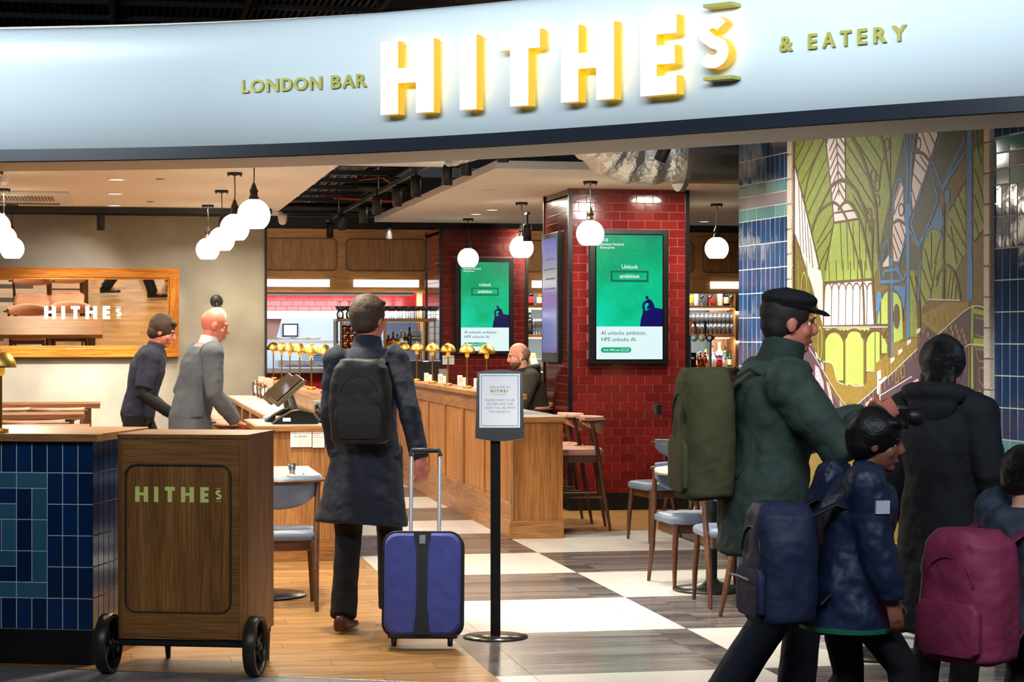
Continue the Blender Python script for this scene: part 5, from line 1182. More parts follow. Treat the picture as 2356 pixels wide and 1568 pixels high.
# ================================================================ printed mural in its cream tile frame (flat print on the right wall)
MZ0 = .46
WUd = (WN.cross(Z)*-1).normalized()
mo = WA+WU*UM0
mur = thing('wall_mural', 'tall printed mural of an iron and glass market hall in a cream tile frame', 'mural', mo+Z*MZ0+WN*.002)
def MP(px, py):                        # photo position -> flat coordinates on the wall
    q = on_wall(px, py)-mo; return (q.dot(WU), q.z-MZ0)
_lay = [0]
flip = WUd.dot(WU) < 0
def lay(): _lay[0] += 1; return .004+_lay[0]*.00015
def mflat(polys, m, name):
    mb = MB(); d0 = lay()
    for pi, p in enumerate(polys):
        d = d0+(pi % 12)*.00001
        P = [mo-mur.location+Z*MZ0+WU*a+Z*b+WN*d for a, b in p]
        ar = sum(p[i][0]*p[(i+1) % len(p)][1]-p[(i+1) % len(p)][0]*p[i][1] for i in range(len(p)))
        if ar < 0: P = P[::-1]
        mb.add(P, [tuple(range(len(P)))])
    return mb.build(name, m, mur, kind='stuff')
def S1(pts): return [MP(1810+x*.22323, 270+y*.22323) for x, y in pts]      # crops used while measuring
def S2(pts): return [MP(1810+x*.22323, 600+y*.22323) for x, y in pts]
def wd_curve(pts):
    """only gently bending runs are rounded, sharp corners stay"""
    for i in range(1, len(pts)-1):
        a, b = np.array(pts[i])-np.array(pts[i-1]), np.array(pts[i+1])-np.array(pts[i])
        if np.dot(a, b) < .45*np.linalg.norm(a)*np.linalg.norm(b): return False
    return True
def stroke(pts, w_, close=False):
    """ribbon of width w_ metres along flat points"""
    out = []
    if len(pts) in (3, 4, 5, 6, 7, 8, 9) and wd_curve(pts):
        q = []
        for i in range(len(pts)-1):
            p0, p1, p2, p3 = (np.array(pts[max(min(j, len(pts)-1), 0)]) for j in (i-1, i, i+1, i+2))
            for t in (0, .2, .4, .6, .8): q.append(tuple(.5*((2*p1)+(p2-p0)*t+(2*p0-5*p1+4*p2-p3)*t*t+(3*p1-p0-3*p2+p3)*t**3)))
        pts = q+[tuple(pts[-1])]
    w_ *= .8
    for i in range(len(pts)-1):
        a, b = Vector((*pts[i], 0)), Vector((*pts[i+1], 0)); t = b-a
        if t.length < 1e-6: continue
        t.normalize(); n = Vector((-t.y, t.x, 0))*w_/2; a2, b2 = a-t*w_*.25, b+t*w_*.25
        out.append([(a2-n)[:2], (b2-n)[:2], (b2+n)[:2], (a2+n)[:2]])
    return out
def arch(cx, cy, rx, ry, a0=0, a1=180, n=14): return [(cx+rx*math.cos(math.radians(a0+(a1-a0)*i/n)), cy-ry*math.sin(math.radians(a0+(a1-a0)*i/n))) for i in range(n+1)]
pr = lambda n, c, k=.12: mat('print_'+n, c, .6, noise=k, nscale=40)
G1 = pr('olive_green', (132, 148, 54), .2); G2 = pr('lime', (178, 202, 96), .1); G3 = pr('deep_olive', (120, 98, 34), .2); PK = pr('blush', (236, 222, 218), .04); BR = pr('brown_line', (98, 76, 44), .1); BL_ = pr('blue_line', (76, 134, 190), .1); SG = pr('slate_green', (82, 86, 66), .25); PU = pr('plum', (86, 62, 74), .2); GO = pr('ochre', (150, 124, 46), .2); HP = pr('hot_pink', (232, 170, 178), .1)
x0, x1, zt = 0, UM1-UM0, 2.80-MZ0
bg = MB(); bg.bb(0, 1, 0, .004, 0, 1)
MBb = MB(); P = [mo-mur.location+Z*MZ0+WU*a+Z*b for a, b in ((x0, 0), (x1, 0), (x1, zt), (x0, zt))]
if P[1] is not None: MBb.add([p+WN*.004 for p in P]+[p for p in P], [(0, 1, 2, 3), (0, 4, 5, 1), (2, 6, 7, 3), (1, 5, 6, 2), (3, 7, 4, 0)])
MBb.build('backing', G3, mur)
# green roof fields
mflat([S1([(92, 180), (600, 40), (1230, 20), (1210, 190), (1000, 1140), (950, 1500), (940, 1568), (340, 1568), (230, 1050), (92, 500)]), S2([(340, 0), (950, 0), (900, 190), (385, 225)])], G1, 'roof_field')
mflat([S1([(490, 1090), (740, 1050), (880, 1568), (430, 1568)]), S2([(430, 0), (890, 0), (890, 185), (400, 225)])], pr('bright_green', (160, 180, 76), .12), 'roof_light_field')
mflat([S1([(1680, 960), (1850, 650), (1850, 1400), (1770, 1500), (1660, 1150)]), S1([(1940, 330), (2030, 300), (2050, 1130), (1940, 1280)]), S1([(1410, 1400), (1440, 1230), (1480, 1170), (1530, 1150), (1580, 1180), (1610, 1300), (1630, 1568), (1400, 1568)]), S1([(1660, 1180), (1860, 1350), (1760, 1568), (1640, 1568)]), S2([(1270, 120), (1300, 90), (1330, 130), (1360, 780), (1275, 780)]), S2([(1400, 0), (1610, 0), (1620, 390), (1470, 390), (1400, 500), (1380, 150)]), S2([(1650, 390), (1660, 120), (1690, 80), (1740, 150), (1790, 400)])], pr('leaf_green', (146, 160, 62), .2), 'window_field')
# blush skylights
mflat([S1([(410, 160), (600, 110), (612, 850), (690, 950), (740, 1045), (500, 1085), (470, 800)]), S1([(92, 520), (130, 600), (210, 960), (340, 1568), (205, 1568), (150, 1350), (92, 1200)]), S2([(175, 0), (340, 0), (380, 215), (380, 670), (330, 480), (260, 230)]), S1([(1385, 60), (1610, 40), (1500, 430), (1440, 600), (1310, 960), (1290, 760), (1310, 400), (1340, 230)]), S1([(1180, 670), (1205, 720), (1215, 1000), (1235, 1180), (1170, 1480), (1110, 1480), (1100, 1200), (1120, 830)]), S1([(1040, 1290), (1060, 1340), (1062, 1530), (1000, 1545), (1010, 1400)]), S2([(405, 240), (880, 200), (905, 660), (390, 672)])], PK, 'skylight')
# slate-green shadow fields of the right arcade
mflat([S1([(1210, 190), (1200, 60), (1380, 55), (1290, 760), (1280, 900), (1225, 900), (1200, 650), (1160, 640), (1110, 900), (1070, 1400), (960, 1568), (940, 1450), (1060, 900)]), S1([(1610, 60), (1860, 40), (1860, 280), (1700, 600), (1600, 760), (1450, 1200), (1400, 1300), (1360, 1300), (1290, 1100), (1390, 750), (1490, 460)]), S1([(1240, 1300), (1400, 1310), (1400, 1568), (1150, 1568)]), S2([(1000, 60), (1150, 60), (1210, 200), (1150, 240), (960, 250), (985, 150)])], SG, 'shadow_field')
# lime windows below
def archwin(x0_, x1_, ytop, ybot): c, r = (x0_+x1_)/2, (x1_-x0_)/2; return S2([(x0_, ybot)]+arch(c, ytop+r*1.4, r, r*1.4, 180, 0)+[(x1_, ybot)])
mflat([archwin(400, 592, 740, 1230), archwin(610, 800, 720, 1280), S2([(820, 1130), (825, 850)]+[(850, 780), (890, 735), (915, 730)]+[(915, 1120)]), S2([(925, 1050), (925, 730), (968, 730), (968, 1050)]), S2([(985, 950), (985, 760), (1020, 800), (1045, 870), (1045, 950)]), S2([(940, 640), (990, 370), (1050, 300), (1050, 660)]), S2([(1110, 840), (1105, 320), (1150, 340), (1195, 440), (1210, 800), (1160, 830)]), S2([(400, 690), (860, 690), (860, 720), (400, 720)])], G2, 'arch_window')
mflat([S2([(92, 1568), (92, 560), (210, 780), (600, 1470), (610, 1568)]), S2([(740, 1568), (745, 1470), (1350, 900), (1490, 600), (1890, 480), (2055, 475), (2055, 1568)])], PU, 'shop_field')
mflat([S2([(385, 1035), (480, 1060), (530, 1230), (600, 1270), (810, 1280), (840, 1130), (910, 1130), (920, 1060), (1050, 960), (1080, 840), (1230, 830), (1360, 780), (1360, 900), (745, 1470), (600, 1470), (385, 1130)]), S2([(1400, 560), (1640, 430), (1890, 420), (1890, 480), (1560, 760), (1400, 620)])], GO, 'ground_field')
mflat([S2([(300, 1070), (340, 1100), (390, 1250), (400, 1530), (310, 1520)]), S2([(415, 1240), (450, 1260), (490, 1480), (470, 1540)]), S2([(550, 1420), (600, 1500), (570, 1560)]), S2([(830, 1460), (890, 1400), (890, 1568), (830, 1568)]), S2([(1300, 1250), (1360, 1210), (1400, 1300), (1310, 1310)])], HP, 'market_stall')
# blue columns
mflat(stroke(S1([(1895, 40), (1895, 1568)]), .29*.22) + [S2([(1870, 0), (1927, 0), (1927, 395), (1870, 410)])]+[S1([(1235, 890), (1295, 890), (1300, 990), (1270, 1060), (1280, 1200), (1272, 1568), (1245, 1568), (1240, 1200), (1222, 1060), (1225, 990)]), S2([(1245, 0), (1275, 0), (1275, 795), (1245, 800)]), S2([(1085, 60), (1102, 60), (1102, 990), (1085, 1000)]), S1([(1070, 1450), (1105, 1450), (1110, 1530), (1070, 1530)]), S2([(1110, 260), (1240, 260), (1220, 520), (1200, 420), (1160, 330), (1110, 290)]), S2([(940, 330), (960, 310), (985, 330), (985, 400), (930, 560)]), S1([(1640, 750), (1690, 750), (1690, 880), (1640, 880)]), S1([(1560, 960), (1610, 900), (1625, 1100), (1600, 1160), (1500, 1090)])], BL_, 'blue_column')
bs = []
for p, wd in (([(1205, 60), (1250, 500), (1245, 860)], .02), ([(1260, 60), (1262, 860)], .012), ([(1300, 60), (1275, 860)], .012), ([(1340, 60), (1290, 500), (1290, 860)], .02), ([(1640, 60), (1490, 460), (1290, 1100), (1370, 1310), (1490, 1060), (1570, 850), (1490, 520)], .018), ([(1510, 450), (1615, 730), (1840, 220)], .022), ([(1620, 760), (1690, 620), (1835, 390)], .022), ([(1110, 980), (1120, 780), (1150, 660), (1180, 630), (1205, 680), (1225, 800)], .018), ([(1000, 1480), (1015, 1320), (1040, 1260), (1060, 1290), (1070, 1450)], .014), ([(1440, 1230), (1480, 1150), (1530, 1120), (1590, 1170), (1620, 1290)], .02), ([(1280, 1170), (1370, 1330), (1420, 1240)], .018), ([(1960, 250), (2000, 400), (2020, 480)], .014), ([(1225, 1300), (1150, 1540)], .016)): bs += stroke(S1(p), wd)
bs += stroke(S1(arch(1990, 140, 28, 90, 0, 360, 20)), .012)
for p, wd in (([(1000, 150), (1020, 100), (1140, 85), (1210, 200), (1260, 90)], .02), ([(985, 215), (1190, 205)], .02), ([(940, 640), (960, 480), (985, 370)], .018), ([(1390, 0), (1370, 400)], .022), ([(970, 0), (975, 250)], .014), ([(1150, 60), (1210, 190)], .018)): bs += stroke(S2(p), wd)
mflat(bs, BL_, 'blue_line')
# brown ironwork lines
br = []
for p, wd in (([(420, 250), (440, 170), (520, 130), (600, 130), (680, 200), (790, 420), (860, 640), (930, 930), (950, 1400)], .034), ([(455, 740), (480, 700), (560, 650), (640, 670), (720, 750), (790, 900), (830, 1060)], .03), ([(270, 1130), (340, 960), (460, 720)], .022), ([(260, 1200), (330, 1000), (430, 900), (500, 880), (560, 930), (630, 1050)], .022), ([(540, 950), (600, 880), (660, 880), (720, 960), (780, 1100), (850, 1400), (880, 1568)], .024), ([(1310, 370), (1360, 360), (1420, 380), (1490, 460)], .024), ([(1110, 1090), (1160, 1060), (1230, 1100)], .022), ([(400, 170), (440, 500), (480, 900), (495, 1085)], .016), ([(495, 1085), (745, 1045)], .016), ([(500, 985), (710, 955)], .014), ([(400, 210), (250, 560), (180, 860)], .022), ([(900, 90), (1000, 250), (1040, 500), (1080, 780), (1060, 1000)], .024), ([(1080, 80), (1075, 770)], .014), ([(960, 70), (1020, 400), (985, 470), (960, 700)], .018), ([(95, 500), (230, 1050), (350, 1568)], .02), ([(95, 1210), (210, 1568)], .014), ([(610, 110), (615, 860)], .012), ([(520, 140), (545, 800)], .012), ([(1500, 460), (1620, 790)], .012), ([(1635, 730), (1620, 1568)], .018), ([(1850, 650), (1680, 960)], .02), ([(1940, 1280), (2050, 1140)], .01), ([(1380, 70), (1310, 400), (1290, 760)], .016), ([(1610, 50), (1490, 440), (1310, 980)], .016), ([(490, 1100), (400, 1568)], .016), ([(640, 1080), (740, 1450), (770, 1568)], .016), ([(1700, 1120), (1760, 1500)], .012), ([(920, 920), (960, 1450)], .016), ([(905, 1100), (890, 1568)], .014)): br += stroke(S1(p), wd)
for k in range(7):                      # chevrons of the ridge skylight
    yv = 170+k*95
    br += stroke(S1([(525+k*3, yv), (450+k*4, yv+170)]), .012)+stroke(S1([(525+k*3, yv), (608, yv+120)]), .012)
for a, b in (((210, 215), (100, 440)), ((300, 200), (120, 560)), ((390, 240), (160, 680)), ((415, 420), (200, 880)), ((430, 560), (230, 990)), ((640, 110), (960, 620)), ((770, 110), (990, 460)), ((615, 260), (870, 660)), ((620, 440), (920, 930)), ((620, 600), (910, 1080)), ((690, 800), (900, 1190)), ((480, 1000), (320, 1290)), ((490, 1120), (310, 1380)), ((440, 1320), (330, 1560)), ((1430, 60), (1560, 330)), ((1510, 50), (1580, 190)), ((1385, 110), (1500, 430)), ((1320, 420), (1440, 560)), ((1385, 400), (1470, 530)), ((1300, 560), (1400, 700)), ((1300, 740), (1340, 890)), ((1180, 700), (1120, 860)), ((1205, 760), (1115, 1000)), ((1120, 1120), (1200, 1310)), ((1180, 1090), (1230, 1230)), ((1105, 1200), (1180, 1400)), ((1100, 1300), (1150, 1460)), ((1055, 1340), (1010, 1480)), ((1730, 890), (1850, 1200)), ((1690, 1040), (1850, 1330)), ((1780, 790), (1850, 1000)), ((1950, 540), (2045, 880)), ((1945, 800), (2045, 1110)), ((1945, 1050), (1990, 1220)), ((1500, 1180), (1500, 1568)), ((1430, 1350), (1480, 1540)), ((1590, 1260), (1530, 1500)), ((1665, 1200), (1820, 1440))): br += stroke(S1([a, b]), .009)
for k in range(6): br += stroke(S1([(560+k*65, 1090-k*6), (580+k*62, 1568)]), .007)+stroke(S2([(440+k*75, 0), (450+k*72, 215)]), .007)
for k in range(5): br += stroke(S1([(130+k*30, 640+k*150), (150+k*32, 1350+k*50)]), .008)
for c, ry in ((1040, 280), (900, 600), (940, 700), (940, 860), (880, 1120), (860, 1000), (1365, 270), (1190, 950)): br += stroke(S1(arch(c, ry, 26, 62, 0, 360, 18)), .013)
for k in range(7):
    xx = 400+k*73; br += stroke(S2(arch(xx+36, 290, 34, 60, 0, 180, 10)), .010)+stroke(S2([(xx, 270), (xx-5 if k else xx-10, 672)]), .009)
br += stroke(S2([(385, 225), (890, 190)]), .018)+stroke(S2([(385, 680), (1050, 665)]), .022)+stroke(S2([(770, 0), (800, 350), (808, 660)]), .03)+stroke(S2([(885, 0), (920, 700)]), .03)
for c, r in ((496, 96), (705, 98), (915, 92)): br += stroke(S2(arch(c, 790, r, 80, 0, 180, 16)), .02)+stroke(S2([(c-r, 790), (c-r, 1250)]), .018)
for c in (410, 578, 620, 790, 832, 1038): br += stroke(S2(arch(c, 750, 14, 38, 0, 360, 16)), .011)
br += stroke(S2([(990, 380), (1020, 320), (1060, 290)]), .016)+stroke(S2([(1110, 300), (1160, 340), (1195, 430), (1210, 620)]), .018)+stroke(S2([(1070, 260), (1068, 980)]), .045)+stroke(S2([(975, 430), (975, 950)]), .02)
br += [S2(arch(1142, 570, 34, 130, 0, 360, 22))[:-1]]
for a, b in (((1400, 60), (1500, 330)), ((1460, 0), (1520, 260)), ((1280, 160), (1380, 520)), ((1330, 160), (1440, 430)), ((1550, 0), (1490, 380)), ((1600, 80), (1550, 260)), ((1700, 110), (1665, 380)), ((1730, 150), (1700, 390)), ((1760, 220), (1745, 395))): br += stroke(S2([a, b]), .011)
br += stroke(S2([(1550, 190), (1600, 90), (1670, 50), (1730, 110), (1780, 260), (1800, 400)]), .022)+stroke(S2([(1630, 0), (1620, 395)]), .03)+stroke(S2([(1370, 420), (1380, 780)]), .035)
mflat(br, BR, 'brown_ironwork')
gl = []
for q in ([(130, 0), (140, 420)], [(210, 0), (250, 400)]): gl += stroke(S2(q), .012)
gl += stroke(S2(arch(190, 300, 30, 180, 0, 360, 18)), .014)+stroke(S2(arch(285, 620, 26, 130, 0, 360, 18)), .014)+stroke(S2(arch(355, 850, 22, 170, 0, 360, 18)), .014)+stroke(S2([(220, 480), (260, 780)]), .012)
gl += stroke(S2([(1925, 1568), (1925, 560), (1950, 520), (2055, 540)]), .03)+stroke(S2([(1930, 835), (2055, 845)]), .05)
mflat(gl, pr('lime_line', (160, 180, 62), .1), 'lime_line')
oc = []
for q in ([(1960, 900), (2040, 915)], [(1960, 900), (1990, 1020), (2050, 1030)], [(2000, 1100), (2050, 1100)], [(2000, 1100), (2000, 1230), (2050, 1300)], [(1960, 1450), (2000, 1330), (2050, 1420), (2000, 1540), (1960, 1450)], [(1960, 760), (2045, 790)], [(1960, 580), (2050, 600)], [(1890, 860), (1890, 1568)]): oc += stroke(S2(q), .014)
for k in range(9): oc += stroke(S2([(1010+k*38, 1030-k*20), (1050+k*38, 1020-k*20)]), .014)+stroke(S2([(1020+k*40, 1090-k*24), (1022+k*40, 1180-k*24)]), .01)
for k in range(12): oc += stroke(S2([(780+k*40, 1440-k*38), (785+k*40, 1540-k*38)]), .013)
for q in ([(1130, 1150), (1165, 1120), (1165, 1240), (1135, 1260), (1130, 1150)], [(1190, 1090), (1225, 1070), (1225, 1190), (1195, 1210), (1190, 1090)]): oc += stroke(S2(q), .012)
for k in range(14): oc += stroke(S2([(400+k*14, 1140+k*24), (402+k*14, 1200+k*28)]), .011)
for k in range(22):
    xx, yy = 1440+(k*67) % 420, 560+(k*41) % 300; oc += [S2([(xx, yy), (xx+26, yy-10), (xx+30, yy+40), (xx+8, yy+50)])]
mflat(oc, GO, 'ochre_detail')
wl = []
for q in ([(92, 760), (230, 880), (600, 1465), (745, 1470), (1360, 905)], [(385, 1035), (480, 1060), (530, 1230), (600, 1270)], [(620, 1280), (660, 1265), (720, 1290), (805, 1280)], [(830, 1130), (915, 1132)], [(820, 1480), (1300, 1190)], [(1470, 395), (1800, 405)], [(1560, 770), (1890, 485), (2050, 478)], [(1850, 890), (1900, 858), (2050, 865)], [(385, 682), (1050, 680)]): wl += stroke(S2(q), .007)
for x_, y_ in ((1370, 725), (1272, 840), (1182, 938), (1102, 1024)): wl += [S2([(x_-22, y_-18), (x_+20, y_-38), (x_+22, y_-5), (x_-20, y_+36)])]
for x_, y_ in ((240, 830), (320, 975), (378, 1080)): wl += [S2([(x_-18, y_-40), (x_+4, y_-25), (x_+18, y_+40), (x_-2, y_+25)])]
wl += stroke(S2([(955, 1240), (945, 1568)]), .03)+stroke(S2([(970, 1250), (975, 1568)]), .014)+stroke(S2([(950, 1270), (1035, 1200)]), .02)+[S2([(942, 1140), (980, 1120), (985, 1210), (945, 1230)])]
for k in range(7): wl += [S2([(310+(k % 3)*14, 1110+k*42), (326+(k % 3)*14, 1105+k*42), (330+(k % 3)*12, 1130+k*42), (312, 1135+k*42)])]
mflat(wl, PK, 'pale_detail')
# cream moulded tile frame
cream = mat('cream_frame_tile', (226, 208, 184), .3, vary=.04, bump=.5, bscale=90)
def frame_run(u0, u1, z0, z1, step):
    z = z0
    while z < z1-.02:
        b = min(z+step, z1); c = WA+WU*((u0+u1)/2)+Z*((z+b)/2)
        if seen(c, 90): q = tile_obj('frame_tile', u1-u0-.004, b-z-.004, .022, cream, mur, c-mur.location, WUd, Z, .006)
        z = b
frame_run(UL+.004, UM0, MZ0-.06, 2.80, .15); frame_run(UM1, UR-.004, MZ0-.06, 2.99, .15)
k = UM0
while k < UM1-.02:
    b = min(k+.15, UM1); c = WA+WU*((k+b)/2)+Z*2.83
    if seen(c, 90): tile_obj('frame_tile', b-k-.004, .062, .022, cream, mur, c-mur.location, WUd, Z, .006)
    k = b
# ================================================================ people
V3 = lambda *a: Vector(a)
skin_l = mat('skin_light', (214, 150, 124), .5, noise=.06, nscale=20); skin_r = mat('skin_ruddy', (206, 118, 98), .5, noise=.08, nscale=20); skin_b = mat('skin_brown', (140, 88, 66), .5, noise=.06, nscale=20)
eye_w = mat('eye_white', (230, 226, 220), .2); eye_d = mat('eye_iris', (40, 28, 20), .15); lip = mat('lip', (168, 92, 84), .5)
def cloth(name, c, rough=.85, **k): return mat(name, c, rough, noise=.12, nscale=14, bump=.3, bscale=15, **k)
def solid(mb, name, m, parent, voxel=.008, smooth=4, label=None, wrinkle=0, wscale=6):
    me = mb.mesh(name, m); o = bpy.data.objects.new(name, me); COL.objects.link(o)
    r = o.modifiers.new('r', 'REMESH'); r.mode = 'VOXEL'; r.voxel_size = voxel; r.use_smooth_shade = True
    s = o.modifiers.new('s', 'SMOOTH'); s.factor = .5; s.iterations = smooth
    if wrinkle:
        tx = bpy.data.textures.new('folds', 'CLOUDS'); tx.noise_scale = .11; tx.noise_depth = 2
        d = o.modifiers.new('d', 'DISPLACE'); d.texture = tx; d.strength = wrinkle; d.mid_level = .5; d.texture_coords = 'LOCAL'
    bpy.context.view_layer.update(); dg = bpy.context.evaluated_depsgraph_get()
    me2 = bpy.data.meshes.new_from_object(o.evaluated_get(dg)); me2.name = name
    bpy.data.objects.remove(o); bpy.data.meshes.remove(me)
    me2.materials.clear(); me2.materials.append(m)
    return link(name, me2, parent, label=label)
def oval(mb, secs, side=(1, 0, 0), n=20):
    """secs: (centre, half width along side, half depth)"""
    pts = [Vector(s[0]) for s in secs]; mb.tube(pts, [(s[1], s[2]) for s in secs], n, side=side); return mb
def ik(a, b, l1, l2, pole):
    a, b, pole = Vector(a), Vector(b), Vector(pole); d = b-a; L = min(d.length, (l1+l2)*.999); d.normalize(); b2 = a+d*L
    x = (l1*l1-l2*l2+L*L)/(2*L); h = math.sqrt(max(l1*l1-x*x, 0)); q = pole-d*pole.dot(d)
    q = q.normalized() if q.length > 1e-6 else d.orthogonal(); return a+d*x+q*h, b2
def hand(mb, w_, d, pn, s, curl=.35, k=1.0):
    d = Vector(d).normalized(); pn = Vector(pn); pn = (pn-d*pn.dot(d)).normalized(); sd = d.cross(pn)*s
    mb.tube([w_-d*.02*k, w_+d*.02*k, w_+d*.06*k, w_+d*.092*k], [(.026*k, .02*k), (.036*k, .017*k), (.04*k, .015*k), (.036*k, .012*k)], 14, side=sd)
    for i, (o, L) in enumerate(((.029, .072), (.0095, .08), (-.0105, .075), (-.03, .058))):
        p = w_+d*.085*k+sd*o*k; pts = [p-d*.02*k]; a = curl*.6; q = p; pts.append(q)
        for seg, fr in enumerate((.45, .32, .23)):
            a += curl*(.9 if seg else .35); dr = d*math.cos(a)+pn*math.sin(a); q = q+dr*L*fr*k; pts.append(q)
        mb.tube(pts, [.0095*k, .0095*k, .009*k, .0085*k, .007*k], 8)
    p = w_+d*.022*k+sd*.03*k; dr = (d*.62+sd*.68+pn*.35*(1+curl)).normalized(); q = p+dr*.042*k; r = q+(d*.85+sd*.2+pn*.6*curl).normalized()*.036*k
    mb.tube([p-dr*.015*k, p, q, r], [.013*k, .013*k, .0105*k, .0085*k], 8)
BASE = dict(pelvis=(0, 0, .93), chest=(0, .0, 1.27), neck=(0, -.01, 1.475), head=(0, .025, 1.625), hy=0, hp=0, hr=0,
            sl=(-.185, 0, 1.41), sr=(.185, 0, 1.41), wl=(-.25, .05, .84), wr=(.25, .05, .84), el=(-.4, -1, 0), er=(.4, -1, 0),
            al=(-.1, 0, .085), ar=(.1, 0, .085), kl=(0, 1, 0), kr=(0, 1, 0), tl=(0, 1, 0), tr=(0, 1, 0), curl=.4, pl=(1, 0, 0), pr=(-1, 0, 0), dl=None, dr=None)
class Person:
    def __init__(s, label, loc, rz, H, skin, pose, fat=1.0, girl=False, headk=1.0):
        s.k = k = H/1.75; s.fat = fat; s.hk = headk; P = dict(BASE); P.update(pose); s.P = P; s.skin = skin
        g = lambda n: Vector(P[n])*k
        s.pelvis, s.chest, s.neck, s.head = g('pelvis'), g('chest'), g('neck'), g('head')
        s.S = {'l': g('sl'), 'r': g('sr')}; s.Wt = {'l': g('wl'), 'r': g('wr')}; s.A = {'l': g('al'), 'r': g('ar')}
        s.E, s.W, s.K, s.An, s.Hp = {}, {}, {}, {}, {}
        for q, sg in (('l', -1), ('r', 1)):
            s.E[q], s.W[q] = ik(s.S[q], s.Wt[q], .295*k, .265*k, P['e'+q])
            s.Hp[q] = s.pelvis+V3(sg*.095*k, 0, -.02*k); s.K[q], s.An[q] = ik(s.Hp[q], s.A[q], .43*k, .43*k, P['k'+q])
        s.R = Euler((math.radians(P['hp']), math.radians(P['hr']), math.radians(P['hy'])), 'YXZ').to_matrix()
        mb = MB(); s.torso(mb, 0)
        for q, sg in (('l', -1), ('r', 1)):
            mb.ball(s.S[q], .062*k, 14, 10)
            mb.tube([s.S[q], s.S[q].lerp(s.E[q], .5), s.E[q], s.E[q].lerp(s.W[q], .3), s.W[q]], [.052*k, .046*k, .039*k, .039*k, .027*k], 14)
            mb.tube([s.Hp[q]+V3(0, 0, .03*k), s.Hp[q].lerp(s.K[q], .5), s.K[q], s.K[q].lerp(s.An[q], .35), s.An[q]], [.083*k, .07*k, .052*k, .053*k, .037*k], 14)
            t = Vector(P['t'+q]).normalized(); mb.tube([s.An[q]-V3(0, 0, .03*k), s.An[q]+t*.12*k-V3(0, 0, .045*k)], [.035*k, .028*k], 10)
            d = Vector(P['d'+q]) if P['d'+q] else (s.W[q]-s.E[q]); hand(mb, s.W[q], d, P['p'+q], sg, P['curl'], k)
        h = lambda x, y, z: s.head+s.R @ (V3(x, y, z)*k*s.hk)
        hk = k*s.hk
        mb.tube([s.neck-V3(0, 0, .03*k), s.neck.lerp(h(0, -.012, -.06), .5), h(0, -.012, -.05)], [(.062*k, .06*k), (.054*k, .055*k), (.056*k, .06*k)], 16)
        mb.ball(h(0, -.014, .028), (.073*hk, .093*hk, .092*hk), 24, 16, s.R); mb.ball(h(0, .022, -.032), (.06*hk, .066*hk, .082*hk), 20, 14, s.R)
        mb.ball(h(0, .056, -.088), (.03*hk, .028*hk, .022*hk), 14, 10, s.R); mb.tube([h(0, .084, .02), h(0, .104, -.02), h(0, .092, -.034)], [.009*hk, .0155*hk, .011*hk], 10)
        mb.ball(h(0, .07, .028), (.05*hk, .02*hk, .013*hk), 14, 8, s.R); mb.ball(h(0, .078, -.06), (.024*hk, .013*hk, .013*hk), 12, 8, s.R)
        for sg in (-1, 1):
            mb.ball(h(sg*.074, -.012, -.008), (.010*hk, .020*hk, .031*hk), 12, 10, s.R); mb.ball(h(sg*.043, .052, -.028), (.02*hk, .02*hk, .024*hk), 12, 8, s.R)
        s.o = solid(mb, 'person', skin, None, .0062, 2); s.o.location = loc; s.o.rotation_euler = (0, 0, rz)
        tag(s.o, label, 'person')
        for sg in (-1, 1):
            e = MB(); e.ball(h(sg*.03, .0625, .004), .0112*hk, 14, 10); e.build('eye', eye_w, s.o); MB().ball(h(sg*.03, .0702, .004), .0055*hk, 10, 8).build('iris', eye_d, s.o)
            MB().tube([h(sg*.014, .088, .026), h(sg*.03, .088, .031), h(sg*.046, .078, .025)], [.003*hk, .004*hk, .002*hk], 6).build('eyebrow', mat('brow_hair', (52, 38, 28), .8), s.o)
        MB().ball(h(0, .089, -.061), (.021*hk, .005*hk, .0065*hk), 12, 8, s.R).build('lips', lip, s.o)
        s.h = h
    def sp(s, t):                        # point on the spine, 0 pelvis .. 1 neck
        return s.pelvis.lerp(s.chest, t/.62) if t < .62 else s.chest.lerp(s.neck, (t-.62)/.38)
    def torso(s, mb, e, lo=-.12, hi=1.0, f=None, flare=0, hem=None):
        k = s.k; f = f or s.fat; R = []
        for t, rx, ry in ((-.12, .12, .095), (0, .158, .112), (.15, .15, .108), (.32, .138, .1), (.5, .15, .11), (.68, .162, .116), (.82, .162, .104), (.92, .125, .086), (1.0, .07, .062)):
            if lo-.01 <= t <= hi+.01: R.append((s.sp(t) if t >= 0 else s.pelvis+V3(0, 0, t*.45*k), (rx*f+e)*k, (ry*f+e)*k))
        if hem is not None:
            c, w_, d_ = hem; R = [(Vector(c), w_, d_), ((Vector(c)+R[0][0])/2+V3(0, -.0, 0), (w_+R[0][1])/2, (d_+R[0][2])/2)]+R
        oval(mb, R, (1, 0, 0), 26); return mb
    def sleeves(s, mb, e, upto=1.0, cuff=.012, which='lr'):
        k = s.k
        for q in which:
            mb.ball(s.S[q]+V3(0, 0, -.005), (.064+e)*k, 16, 12)
            pts = [s.S[q].lerp(s.neck, .22), s.S[q], s.S[q].lerp(s.E[q], .5), s.E[q]]; rs = [(.07+e)*k, (.06+e)*k, (.052+e)*k, (.045+e)*k]
            if upto > .5: pts += [s.E[q].lerp(s.W[q], .5), s.E[q].lerp(s.W[q], .5+(upto-.5)*.98)]; rs += [(.041+e)*k, (.031+cuff+e*.4)*k]
            else: pts[-1] = s.S[q].lerp(s.E[q], upto*2); 
            mb.tube(pts, rs, 16)
        return mb
    def top(s, name, m, e=.018, upto=1.0, hem_z=None, flare=0, wrinkle=.012, hem=None, lo=0, voxel=.008, label=None):
        mb = MB(); s.torso(mb, e, lo=lo, hi=1.0, hem=hem); s.sleeves(mb, e, upto); return solid(mb, name, m, s.o, voxel, 5, label, wrinkle)
